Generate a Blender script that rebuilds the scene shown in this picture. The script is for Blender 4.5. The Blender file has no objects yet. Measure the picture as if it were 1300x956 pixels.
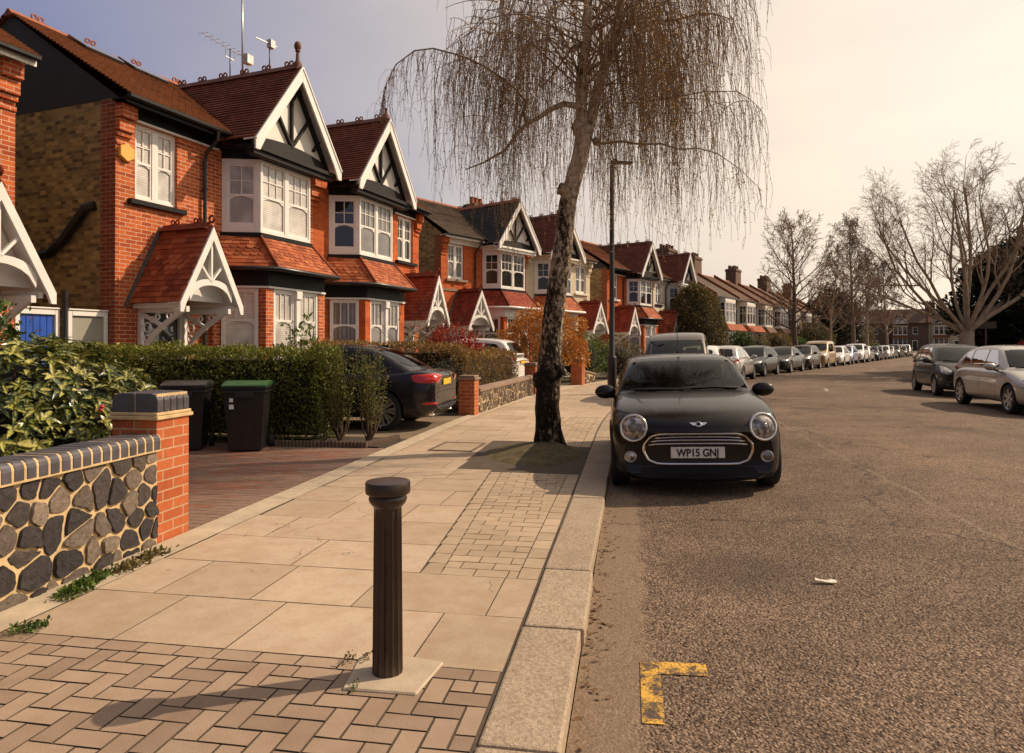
import bpy, bmesh, math, random
from mathutils import Vector, Matrix, noise as mnoise
from mathutils.bvhtree import BVHTree
random.seed(11)
R = math.radians
SC = bpy.context.scene
COL = SC.collection
V = Vector

# ------------------------------------------------------------------ helpers
def tag(o, label=None, cat=None, group=None, kind=None):
    if label: o['label'] = label
    if cat: o['category'] = cat
    if group: o['group'] = group
    if kind: o['kind'] = kind
    return o

def empty(name, loc=(0, 0, 0), rz=0, label=None, cat=None, group=None, rot=None):
    o = bpy.data.objects.new(name, None)
    o.empty_display_size = .2
    COL.objects.link(o)
    o.location = loc
    o.rotation_euler = rot if rot else (0, 0, rz)
    return tag(o, label, cat, group)

def copy_tree(o, parent=None):
    c = o.copy()
    COL.objects.link(c)
    c.parent = parent
    for ch in o.children:
        copy_tree(ch, c)
    return c

class MB:
    """collects faces and links them as one mesh object"""
    def __init__(self):
        self.v = []; self.f = []; self.m = []; self.c = []; self.uvs = {}
    def poly(self, pts, mi=0, col=None):
        n = len(self.v)
        self.v.extend([tuple(p) for p in pts])
        self.f.append(tuple(range(n, n + len(pts)))); self.m.append(mi); self.c.append(col)
    def mesh(self, vs, fs, mi=0, col=None):
        n = len(self.v)
        self.v.extend([tuple(p) for p in vs])
        for f in fs:
            self.f.append(tuple(i + n for i in f)); self.m.append(mi); self.c.append(col)
    def obox(self, o, ax, ay, az, mi=0, col=None):
        o, ax, ay, az = V(o), V(ax), V(ay), V(az)
        p = [o, o + ax, o + ax + ay, o + ay]
        q = [x + az for x in p]
        self.mesh(p + q, [(3, 2, 1, 0), (4, 5, 6, 7), (0, 1, 5, 4), (1, 2, 6, 5), (2, 3, 7, 6), (3, 0, 4, 7)], mi, col)
    def box(self, x0, x1, y0, y1, z0, z1, mi=0, col=None):
        self.obox((x0, y0, z0), (x1 - x0, 0, 0), (0, y1 - y0, 0), (0, 0, z1 - z0), mi, col)
    def bar(self, p, q, w, h, up=(0, 0, 1), mi=0, col=None):
        p, q = V(p), V(q)
        d = (q - p)
        u = V(up)
        s = d.cross(u)
        if s.length < 1e-6: s = d.cross(V((1, 0, 0)))
        s.normalize()
        u = s.cross(d).normalized()
        self.obox(p - s * w / 2 - u * h / 2, d, s * w, u * h, mi, col)
    def prism(self, pts, d, mi=0, col=None):
        """closed outline pts (3D, planar) extruded by vector d"""
        d = V(d); n = len(pts)
        a = [V(p) for p in pts]; b = [p + d for p in a]
        self.mesh(a + b, [tuple(range(n - 1, -1, -1)), tuple(range(n, 2 * n))] +
                  [(i, (i + 1) % n, n + (i + 1) % n, n + i) for i in range(n)], mi, col)
    def tube(self, pts, rad, n=6, mi=0, col=None, cap=True):
        pts = [V(p) for p in pts]
        k = len(pts)
        if not isinstance(rad, (list, tuple)): rad = [rad] * k
        vs = []; fs = []
        ref = V((0.37, 0.61, 0.7))
        for i, p in enumerate(pts):
            t = (pts[min(i + 1, k - 1)] - pts[max(i - 1, 0)])
            if t.length < 1e-9: t = V((0, 0, 1))
            t.normalize()
            s = t.cross(ref)
            if s.length < .05: s = t.cross(V((1, 0, 0)))
            s.normalize(); u = s.cross(t)
            for j in range(n):
                a = 2 * math.pi * j / n
                vs.append(p + (s * math.cos(a) + u * math.sin(a)) * rad[i])
        for i in range(k - 1):
            for j in range(n):
                fs.append((i * n + j, i * n + (j + 1) % n, (i + 1) * n + (j + 1) % n, (i + 1) * n + j))
        if cap:
            fs.append(tuple(range(n - 1, -1, -1))); fs.append(tuple((k - 1) * n + j for j in range(n)))
        self.mesh(vs, fs, mi, col)
    def lathe(self, prof, n=24, o=(0, 0, 0), axis=(0, 0, 1), mi=0, col=None, cap=True):
        """prof: (radius, height) along axis"""
        o = V(o); ax = V(axis).normalized()
        s = ax.cross(V((0, 1, 0)))
        if s.length < .1: s = ax.cross(V((1, 0, 0)))
        s.normalize(); u = ax.cross(s)
        vs = []; fs = []; k = len(prof)
        for (r, h) in prof:
            for j in range(n):
                a = 2 * math.pi * j / n
                vs.append(o + ax * h + (s * math.cos(a) + u * math.sin(a)) * r)
        for i in range(k - 1):
            for j in range(n):
                fs.append((i * n + j, i * n + (j + 1) % n, (i + 1) * n + (j + 1) % n, (i + 1) * n + j))
        if cap:
            fs.append(tuple(range(n - 1, -1, -1))); fs.append(tuple((k - 1) * n + j for j in range(n)))
        self.mesh(vs, fs, mi, col)
    def torus(self, o, axis, R_, r, n=20, m=8, mi=0):
        o = V(o); ax = V(axis).normalized()
        s = ax.cross(V((0, 0, 1)))
        if s.length < .1: s = ax.cross(V((1, 0, 0)))
        s.normalize(); u = ax.cross(s)
        vs = []; fs = []
        for i in range(n):
            a = 2 * math.pi * i / n
            d = s * math.cos(a) + u * math.sin(a)
            for j in range(m):
                b = 2 * math.pi * j / m
                vs.append(o + d * (R_ + r * math.cos(b)) + ax * r * math.sin(b))
        for i in range(n):
            for j in range(m):
                fs.append((i * m + j, ((i + 1) % n) * m + j, ((i + 1) % n) * m + (j + 1) % m, i * m + (j + 1) % m))
        self.mesh(vs, fs, mi)
    def build(self, name, mats, parent=None, smooth=False, bevel=0, uv=True, angle=None, segs=1, kind=None):
        me = bpy.data.meshes.new(name)
        me.from_pydata(self.v, [], self.f)
        if not isinstance(mats, (list, tuple)): mats = [mats]
        for m in mats: me.materials.append(m)
        if any(self.m): me.polygons.foreach_set('material_index', self.m)
        if uv and len(self.f):
            auto_uv(me)
            if self.uvs:
                ul = me.uv_layers['UVMap'].data
                for fi, uv in self.uvs.items():
                    for k, li in enumerate(me.polygons[fi].loop_indices): ul[li].uv = uv[k]
        if any(c is not None for c in self.c):
            at = me.attributes.new('rnd', 'FLOAT', 'FACE')
            at.data.foreach_set('value', [0.5 if c is None else float(c) for c in self.c])
        if smooth:
            me.polygons.foreach_set('use_smooth', [True] * len(me.polygons))
            if angle: me.set_sharp_from_angle(angle=R(angle))
        me.validate(clean_customdata=False)
        me.update()
        o = bpy.data.objects.new(name, me)
        COL.objects.link(o)
        if parent: o.parent = parent
        if bevel:
            b = o.modifiers.new('bevel', 'BEVEL'); b.width = bevel; b.segments = segs
            b.limit_method = 'ANGLE'; b.angle_limit = R(35)
        if kind: o['kind'] = kind
        return o

def auto_uv(me):
    """box UVs in metres: u along the horizontal tangent, v up the slope"""
    uvl = me.uv_layers.new(name='UVMap')
    co = [v.co for v in me.vertices]
    out = [0.0] * (2 * len(me.loops))
    for p in me.polygons:
        n = p.normal
        if abs(n.z) > .985:
            t = V((1, 0, 0)); b = V((0, 1, 0))
        else:
            t = V((-n.y, n.x, 0)).normalized()
            b = n.cross(t)
            if b.z < 0: b = -b
            if t.y < -1e-4 or (abs(t.y) <= 1e-4 and t.x < 0): t = -t
        for li in p.loop_indices:
            c = co[me.loops[li].vertex_index]
            out[2 * li] = c.dot(t); out[2 * li + 1] = c.dot(b)
    uvl.data.foreach_set('uv', out)

# ------------------------------------------------------------------ materials
class NT:
    def __init__(self, name):
        self.mat = bpy.data.materials.new(name); self.mat.use_nodes = True
        self.t = self.mat.node_tree; self.n = self.t.nodes; self.l = self.t.links
        self.b = self.n['Principled BSDF']
    def node(self, ty, **kw):
        nd = self.n.new('ShaderNode' + ty)
        for k, v in kw.items():
            if k.startswith('i_'):
                key = k[2:].replace('_', ' ')
                nd.inputs[key].default_value = v
            else: setattr(nd, k, v)
        return nd
    def link(self, a, b):
        self.l.new(a, b)
    def coord(self, kind='UV', scale=(1, 1, 1), rot=(0, 0, 0), loc=(0, 0, 0)):
        tc = self.node('TexCoord')
        mp = self.node('Mapping')
        mp.inputs['Scale'].default_value = scale
        mp.inputs['Rotation'].default_value = rot
        mp.inputs['Location'].default_value = loc
        self.link(tc.outputs[kind], mp.inputs['Vector'])
        return mp.outputs['Vector']
    def noise(self, vec, scale, detail=4, rough=.6):
        n = self.node('TexNoise'); n.inputs['Scale'].default_value = scale
        n.inputs['Detail'].default_value = detail; n.inputs['Roughness'].default_value = rough
        if vec is not None: self.link(vec, n.inputs['Vector'])
        return n.outputs['Fac']
    def ramp(self, fac, stops, interp='LINEAR'):
        r = self.node('ValToRGB'); r.color_ramp.interpolation = interp
        e = r.color_ramp.elements
        while len(e) < len(stops): e.new(.5)
        for el, (p, c) in zip(e, stops):
            el.position = p; el.color = (c[0], c[1], c[2], 1) if not isinstance(c, (int, float)) else (c, c, c, 1)
        self.link(fac, r.inputs['Fac'])
        return r.outputs['Color']
    def mix(self, fac, a, b, mode='MIX'):
        m = self.node('MixRGB'); m.blend_type = mode
        for val, key in ((fac, 'Fac'), (a, 'Color1'), (b, 'Color2')):
            if isinstance(val, (int, float)) and key == 'Fac': m.inputs[key].default_value = val
            elif isinstance(val, (tuple, list)): m.inputs[key].default_value = (val[0], val[1], val[2], 1)
            elif isinstance(val, (int, float)): m.inputs[key].default_value = (val, val, val, 1)
            else: self.link(val, m.inputs[key])
        return m.outputs['Color']
    def math(self, op, a, b=None, c=None):
        m = self.node('Math'); m.operation = op
        for i, x in enumerate((a, b, c)):
            if x is None: continue
            if isinstance(x, (int, float)): m.inputs[i].default_value = x
            else: self.link(x, m.inputs[i])
        return m.outputs[0]
    def bump(self, h, strength=.4, dist=.01, prev=None):
        b = self.node('Bump'); b.inputs['Strength'].default_value = strength; b.inputs['Distance'].default_value = dist
        self.link(h, b.inputs['Height'])
        if prev is not None: self.link(prev, b.inputs['Normal'])
        return b.outputs['Normal']
    def out(self, col=None, rough=None, normal=None, metal=None, spec=None, coat=None, coat_rough=None):
        for key, val in (('Base Color', col), ('Roughness', rough), ('Normal', normal), ('Metallic', metal),
                         ('Specular IOR Level', spec), ('Coat Weight', coat), ('Coat Roughness', coat_rough)):
            if val is None: continue
            if isinstance(val, (int, float)): self.b.inputs[key].default_value = val
            elif isinstance(val, (tuple, list)): self.b.inputs[key].default_value = (val[0], val[1], val[2], 1)
            else: self.link(val, self.b.inputs[key])
        return self.mat
    def rnd(self):
        a = self.node('Attribute'); a.attribute_name = 'rnd'
        return a.outputs['Fac']

def sc3(c, k): return (c[0] * k, c[1] * k, c[2] * k)

def m_plain(name, col, rough=.6, var=.25, scale=6, bump=.15, metal=0, spec=.5, coord='Object', fine=60):
    t = NT(name); v = t.coord(coord)
    n = t.noise(v, scale, 5)
    n2 = t.noise(v, fine, 3)
    c = t.ramp(n, [(.3, sc3(col, 1 - var)), (.7, sc3(col, 1 + var * .6))])
    c = t.mix(.35, c, t.ramp(n2, [(.3, .6), (.7, 1.0)]), 'MULTIPLY')
    nr = t.bump(n2, bump, .004)
    return t.out(c, t.math('MULTIPLY_ADD', n, .25, rough - .12), nr, metal, spec)

def m_brick(name, c1, c2, mortar, bw=.225, rh=.075, ms=.006, dirt=.35, bump=.5, off=.5):
    t = NT(name); v = t.coord('UV')
    br = t.node('TexBrick'); t.link(v, br.inputs['Vector'])
    br.offset = off
    br.inputs['Scale'].default_value = 1; br.inputs['Brick Width'].default_value = bw
    br.inputs['Row Height'].default_value = rh; br.inputs['Mortar Size'].default_value = ms
    br.inputs['Mortar Smooth'].default_value = .2; br.inputs['Bias'].default_value = 0
    br.inputs['Color1'].default_value = (*c1, 1); br.inputs['Color2'].default_value = (*c2, 1)
    br.inputs['Mortar'].default_value = (*mortar, 1)
    n = t.noise(v, 1.3, 6, .65); n2 = t.noise(v, 30, 4)
    c = t.mix(dirt, br.outputs['Color'], t.ramp(n, [(.3, .35), (.62, 1.0)]), 'MULTIPLY')
    c = t.mix(.5, c, t.ramp(n2, [(.2, .55), (.7, 1.1)]), 'MULTIPLY')
    h = t.math('ADD', t.math('MULTIPLY', br.outputs['Fac'], -1.0), t.math('MULTIPLY', n2, .35))
    return t.out(c, .85, t.bump(h, bump, .008), spec=.25)

def m_tile(name, c1, c2, tw=.17, rh=.1, dirt=.5, gap=.004, scallop=False):
    """plain clay roof tiles; courses are modelled, joints and colours come from here"""
    t = NT(name); v = t.coord('UV')
    br = t.node('TexBrick'); t.link(v, br.inputs['Vector'])
    br.inputs['Scale'].default_value = 1; br.inputs['Brick Width'].default_value = tw
    br.inputs['Row Height'].default_value = rh; br.inputs['Mortar Size'].default_value = gap
    br.inputs['Color1'].default_value = (*c1, 1); br.inputs['Color2'].default_value = (*c2, 1)
    br.inputs['Mortar'].default_value = (c2[0] * .25, c2[1] * .25, c2[2] * .25, 1)
    n = t.noise(v, 1.1, 6, .7); n2 = t.noise(v, 14, 4)
    c = t.mix(dirt, br.outputs['Color'], t.ramp(n, [(.32, (.28, .26, .25)), (.65, (1, 1, 1))]), 'MULTIPLY')
    c = t.mix(.55, c, t.ramp(n2, [(.25, .5), (.7, 1.15)]), 'MULTIPLY')
    h = t.math('ADD', t.math('MULTIPLY', br.outputs['Fac'], -1.0), t.math('MULTIPLY', n2, .5))
    return t.out(c, .8, t.bump(h, .4, .006), spec=.3)

def m_leaf(name, c1, c2, c3=None, rough=.45, trans=.25):
    """leaf colours vary with the per-face value and with place"""
    t = NT(name)
    r = t.rnd()
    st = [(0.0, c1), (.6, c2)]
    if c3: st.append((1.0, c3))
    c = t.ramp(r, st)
    n = t.noise(t.coord('Object'), 2.2, 3)
    c = t.mix(.6, c, t.ramp(n, [(.3, .45), (.68, 1.15)]), 'MULTIPLY')
    t.out(c, rough, spec=.35)
    tr = t.node('BsdfTranslucent'); t.link(c, tr.inputs['Color'])
    mx = t.node('MixShader'); mx.inputs['Fac'].default_value = trans
    t.link(t.b.outputs[0], mx.inputs[1]); t.link(tr.outputs[0], mx.inputs[2])
    t.link(mx.outputs[0], t.n['Material Output'].inputs['Surface'])
    return t.mat

def m_slab(name, c1, c2, scale=7, stain=(.55, .45, .36), speck=.35, fine=140, bump=.25, mid=.3, spots=False):
    t = NT(name); v = t.coord('Object')
    r = t.rnd()
    c = t.ramp(r, [(0, c1), (1, c2)])
    n = t.noise(v, scale, 6, .65); n2 = t.noise(v, fine, 3, .7); n3 = t.noise(v, .7, 4)
    c = t.mix(mid, c, t.ramp(n, [(.35, stain), (.62, (1, 1, 1))]), 'MULTIPLY')
    c = t.mix(speck, c, t.ramp(n2, [(.3, .5), (.62, 1.1)]), 'MULTIPLY')
    c = t.mix(.35, c, t.ramp(n3, [(.35, .6), (.65, 1.05)]), 'MULTIPLY')
    if spots:
        w = t.coord('Object')
        vo = t.node('TexVoronoi'); vo.inputs['Scale'].default_value = 2.6; t.link(w, vo.inputs['Vector'])
        c = t.mix(t.math('MULTIPLY', t.ramp(vo.outputs['Distance'], [(.03, 1.0), (.055, 0.0)]), t.ramp(n, [(.48, 0.0), (.52, .6)])), c, (.10, .075, .055))
        cr = t.node('TexVoronoi'); cr.feature = 'DISTANCE_TO_EDGE'; cr.inputs['Scale'].default_value = .75
        nn = t.node('TexNoise'); nn.inputs['Scale'].default_value = 2.5; t.link(w, nn.inputs['Vector'])
        ad = t.node('VectorMath'); ad.operation = 'ADD'; t.link(w, ad.inputs[0]); t.link(nn.outputs['Color'], ad.inputs[1]); t.link(ad.outputs[0], cr.inputs['Vector'])
        c = t.mix(t.math('MULTIPLY', t.ramp(cr.outputs['Distance'], [(.0, .8), (.005, 0.0)]), t.ramp(n3, [(.53, 0.0), (.56, 1.0)])), c, (.09, .065, .045))
    return t.out(c, .85, t.bump(t.math('ADD', n2, n), bump, .006), spec=.25)

def m_glass(name, col, coat=1.0, rough=.04, slats=0, curtain=0):
    """window pane: the blind or dark room just behind it, under a glossy coat"""
    t = NT(name)
    v = t.coord('Object')
    n = t.noise(v, 1.6, 3)
    c = t.ramp(n, [(.35, sc3(col, .6)), (.7, sc3(col, 1.2))])
    if slats:
        w = t.node('TexWave'); w.bands_direction = 'Z'; w.inputs['Scale'].default_value = slats
        t.link(v, w.inputs['Vector'])
        c = t.mix(.55, c, t.ramp(w.outputs['Fac'], [(.1, .55), (.6, 1.1)]), 'MULTIPLY')
    if curtain:
        w = t.node('TexWave'); w.bands_direction = 'Y'; w.inputs['Scale'].default_value = curtain
        w.inputs['Distortion'].default_value = 2
        t.link(v, w.inputs['Vector'])
        c = t.mix(.7, c, t.ramp(w.outputs['Fac'], [(.1, .35), (.7, 1.15)]), 'MULTIPLY')
    wob = t.noise(v, .9, 2)
    nr = t.bump(wob, .12, .02)
    return t.out(c, .5 if slats or curtain else rough, None, spec=.5, coat=coat, coat_rough=.03)

def m_paint(name, col, rough=.35, coat=.9, metal=0.0, dust=.25):
    t = NT(name); v = t.coord('Object')
    n = t.noise(v, 3, 4); n2 = t.noise(v, 40, 3)
    c = t.mix(t.math('MULTIPLY', t.ramp(n, [(.4, 0.0), (.75, 1.0)]), dust * .25), col, (.30, .24, .18))
    t.out(c, t.math('MULTIPLY_ADD', n2, .2, rough - .1), None, metal, .2 if sum(col) > .4 else .1, coat if sum(col) > .4 else min(coat, .5), .04)
    return t.mat

M = {}
M['brick_red'] = m_brick('red_brick', (.60, .14, .032), (.34, .060, .018), (.64, .48, .34))
M['brick_flat'] = m_brick('plain_red_brick', (.60, .135, .028), (.42, .075, .02), (.40, .15, .06), dirt=.45)
M['brick_dark'] = m_brick('shaded_red_brick', (.30, .075, .03), (.2, .045, .02), (.38, .28, .2))  # darker copy of the red brick, shade put into its colours
M['brick_stock'] = m_brick('yellow_stock_brick', (.46, .31, .125), (.12, .075, .035), (.30, .23, .14), .155, dirt=.45)
M['brick_orange'] = m_brick('pillar_brick', (.50, .135, .045), (.40, .092, .03), (.50, .34, .2))
M['brick_grey'] = m_brick('grey_brown_brick', (.20, .12, .08), (.13, .08, .055), (.22, .17, .13))
M['brick_blue'] = m_plain('blue_engineering_brick', (.075, .07, .082), .45, .35, 9, .3)
M['tile_brown'] = m_tile('brown_clay_tiles', (.27, .088, .044), (.165, .052, .028))
M['tile_main'] = m_tile('weathered_orange_brown_tiles', (.27, .105, .042), (.20, .074, .03), dirt=.35)
M['tile_red'] = m_tile('red_clay_tiles', (.42, .10, .035), (.30, .062, .022), dirt=.35)
M['tile_pent'] = m_tile('bay_roof_tiles', (.50, .14, .05), (.36, .085, .03), dirt=.35)
M['slate'] = m_tile('grey_slates', (.075, .07, .068), (.05, .048, .048), .28, .2, .4)
M['slate_warm'] = m_tile('warm_grey_slates', (.20, .15, .11), (.15, .11, .08), .28, .2, .4)
M['terracotta'] = m_plain('terracotta', (.34, .10, .045), .75, .4, 12, .3)
M['terracotta_dark'] = m_plain('sooty_terracotta', (.16, .06, .035), .8, .45, 12, .3)
M['white'] = m_plain('white_gloss_paint', (.80, .77, .72), .38, .08, 3, .04)
M['plaster'] = m_plain('white_plaster', (.78, .74, .67), .8, .12, 4, .1)
M['cream'] = m_plain('cream_render', (.62, .52, .36), .85, .15, 3, .15)
M['cream_pale'] = m_plain('pale_cream_render', (.70, .62, .48), .85, .15, 3, .15)
M['pebble'] = m_plain('grey_render', (.36, .31, .25), .9, .2, 3, .4, fine=180)
M['black'] = m_plain('black_timber_paint', (.010, .009, .008), .5, .3, 5, .1, spec=.2)
M['timber_grey'] = m_plain('worn_black_timber', (.022, .019, .018), .6, .4, 5, .15, spec=.2)
M['cladding'] = m_plain('dark_slate_cladding', (.026, .024, .024), .7, .3, 4, .2)
M['lead'] = m_plain('lead_flashing', (.10, .095, .09), .6, .3, 6, .2)
M['gutter'] = m_plain('black_plastic_pipe', (.012, .011, .011), .35, .2, 6, .02)
M['soil'] = m_plain('bare_soil', (.05, .032, .02), .95, .5, 7, .9)
M['garden'] = m_plain('garden_earth', (.07, .055, .03), .95, .5, 2, .8)
M['glass_dark'] = m_glass('dark_window_glass', (.022, .021, .02))
M['glass_blind'] = m_glass('window_with_blind', (.50, .47, .43), slats=9)
M['glass_shutter'] = m_glass('window_with_shutters', (.62, .58, .52), slats=7)
M['glass_curtain'] = m_glass('window_with_curtain', (.20, .185, .17), curtain=6)
M['glass_frost'] = m_glass('window_with_white_blind', (.56, .55, .54))
M['door_blue'] = m_plain('blue_door_paint', (.01, .075, .42), .4, .1, 4, .05)
M['gate_grey'] = m_plain('sage_grey_panel', (.30, .29, .235), .5, .08, 3, .05)
M['door_dark'] = m_plain('dark_door_paint', (.03, .028, .03), .4, .2, 4, .05)
M['metal_grey'] = m_plain('galvanised_metal', (.42, .41, .40), .4, .2, 8, .05, metal=.8)
M['aerial'] = m_plain('aerial_alloy', (.5, .48, .46), .35, .15, 8, .02, metal=.9)
M['iron_brown'] = m_plain('brown_black_cast_iron', (.042, .024, .016), .3, .4, 9, .12)
M['lamp_black'] = m_plain('black_lamp_paint', (.02, .016, .014), .4, .3, 8, .05)
M['concrete'] = m_plain('concrete', (.46, .37, .26), .9, .2, 6, .4, fine=150)
M['mortar'] = m_plain('sandy_mortar', (.58, .42, .22), .95, .25, 9, .6, fine=120)
M['flint'] = m_slab('dark_rubble_stone', (.045, .04, .042), (.27, .215, .165), 26, (.45, .4, .36), .6, 70, .9, .6)
M['rubble_tan'] = m_slab('tan_rubble_stone', (.10, .075, .06), (.33, .25, .17), 26, (.45, .4, .36), .6, 70, .9, .6)
M['stone_cap'] = m_slab('coping_stone', (.30, .21, .15), (.24, .17, .13), 6, (.5, .4, .35), .3, 100, .3)
M['flag'] = m_slab('york_stone_flags', (.42, .325, .225), (.52, .405, .29), mid=.42, speck=.35, stain=(.72, .60, .50), spots=True)
M['block'] = m_slab('grey_block_paving', (.29, .205, .145), (.41, .30, .21), 5, (.6, .5, .42), .45, 170, .3)
M['block_light'] = m_slab('buff_block_paving', (.40, .31, .21), (.50, .385, .265), 5, (.6, .5, .42), .35, 170, .3)
M['block_red'] = m_slab('red_block_paving', (.28, .12, .078), (.26, .17, .125), 4, (.5, .45, .42), .4, 150, .3)
M['joint'] = m_plain('dark_joint_sand', (.085, .06, .038), .95, .3, 9, .4)
M['granite'] = m_slab('granite_kerb', (.37, .29, .205), (.46, .365, .26), 9, (.6, .5, .42), .85, 62, 1.0)
M['tyre'] = m_plain('tyre_rubber', (.012, .012, .012), .8, .3, 9, .2)
M['chrome'] = m_plain('chrome', (.75, .73, .70), .12, .05, 5, 0, metal=1)
M['alloy'] = m_plain('alloy_wheel', (.42, .41, .40), .3, .1, 6, .02, metal=.85)
M['alloy_dark'] = m_plain('dark_alloy_wheel', (.16, .155, .15), .3, .15, 6, .02, metal=.8)
M['trim'] = m_plain('black_car_trim', (.007, .006, .006), .6, .2, 8, .1, spec=.2)
M['trim_gloss'] = m_plain('black_gloss_trim', (.008, .008, .008), .15, .2, 8, 0)
M['seat'] = m_plain('dark_car_seat', (.03, .028, .027), .8, .3, 8, .2)
M['plate_white'] = m_plain('white_number_plate', (.78, .77, .74), .35, .04, 6, 0)
M['plate_yellow'] = m_plain('yellow_number_plate', (.80, .50, .03), .35, .04, 6, 0)
M['ink'] = m_plain('black_lettering', (.01, .01, .01), .5, .1, 6, 0)
M['red_light'] = m_paint('red_light_lens', (.45, .008, .008), .12, 1, 0, 0)
M['amber'] = m_paint('amber_lens', (.7, .25, .02), .15, 1, 0, 0)
M['bin'] = m_plain('black_bin_plastic', (.016, .014, .013), .42, .35, 5, .08)
M['bin_lid_grey'] = m_plain('grey_bin_lid', (.05, .048, .047), .4, .3, 5, .06)
M['bin_lid_green'] = m_plain('green_bin_lid', (.045, .135, .04), .4, .3, 5, .06)
M['yellow_box'] = m_plain('yellow_plastic', (.75, .42, .07), .35, .12, 5, .02)
M['paper'] = m_plain('paper', (.75, .70, .6), .8, .1, 9, .1)
M['wood_log'] = m_plain('weathered_log', (.13, .085, .055), .85, .4, 15, .4)
M['rust'] = m_plain('rusty_iron_cover', (.14, .09, .06), .8, .4, 14, .5)
M['dry_leaf'] = m_plain('dry_leaf', (.15, .075, .03), .8, .5, 20, .2)

def m_clear(name, tint=(.5, .55, .5), gloss=.10, dark=.35):
    """car glass: see-through, tinted, with a sharp mirror-like reflection"""
    t = NT(name)
    tr = t.node('BsdfTransparent'); tr.inputs['Color'].default_value = (tint[0], tint[1], tint[2], 1)
    gl = t.node('BsdfGlossy'); gl.inputs['Roughness'].default_value = .015
    gl.inputs['Color'].default_value = (.9, .9, .9, 1)
    fr = t.node('Fresnel'); fr.inputs['IOR'].default_value = 1.5
    fac = t.math('MULTIPLY_ADD', fr.outputs[0], .75, gloss * .1)
    mx = t.node('MixShader'); t.link(fac, mx.inputs['Fac'])
    t.link(tr.outputs[0], mx.inputs[1]); t.link(gl.outputs[0], mx.inputs[2])
    t.link(mx.outputs[0], t.n['Material Output'].inputs['Surface'])
    return t.mat
M['car_glass'] = m_clear('tinted_car_glass', (.36, .38, .33))
M['lamp_glass'] = m_clear('clear_lamp_glass', (.95, .95, .95), .2)

def m_headlight():
    t = NT('headlight_reflector'); v = t.coord('Object')
    n = t.noise(v, 14, 2)
    c = t.ramp(n, [(.35, (.10, .085, .07)), (.62, (.58, .53, .47))], 'EASE')
    return t.out(c, .26, None, .55, .5, 1.0, .02)
M['headlight'] = m_headlight()
M['lens'] = m_plain('grey_lens', (.16, .15, .14), .15, .1, 5, 0, spec=.6)

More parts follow.
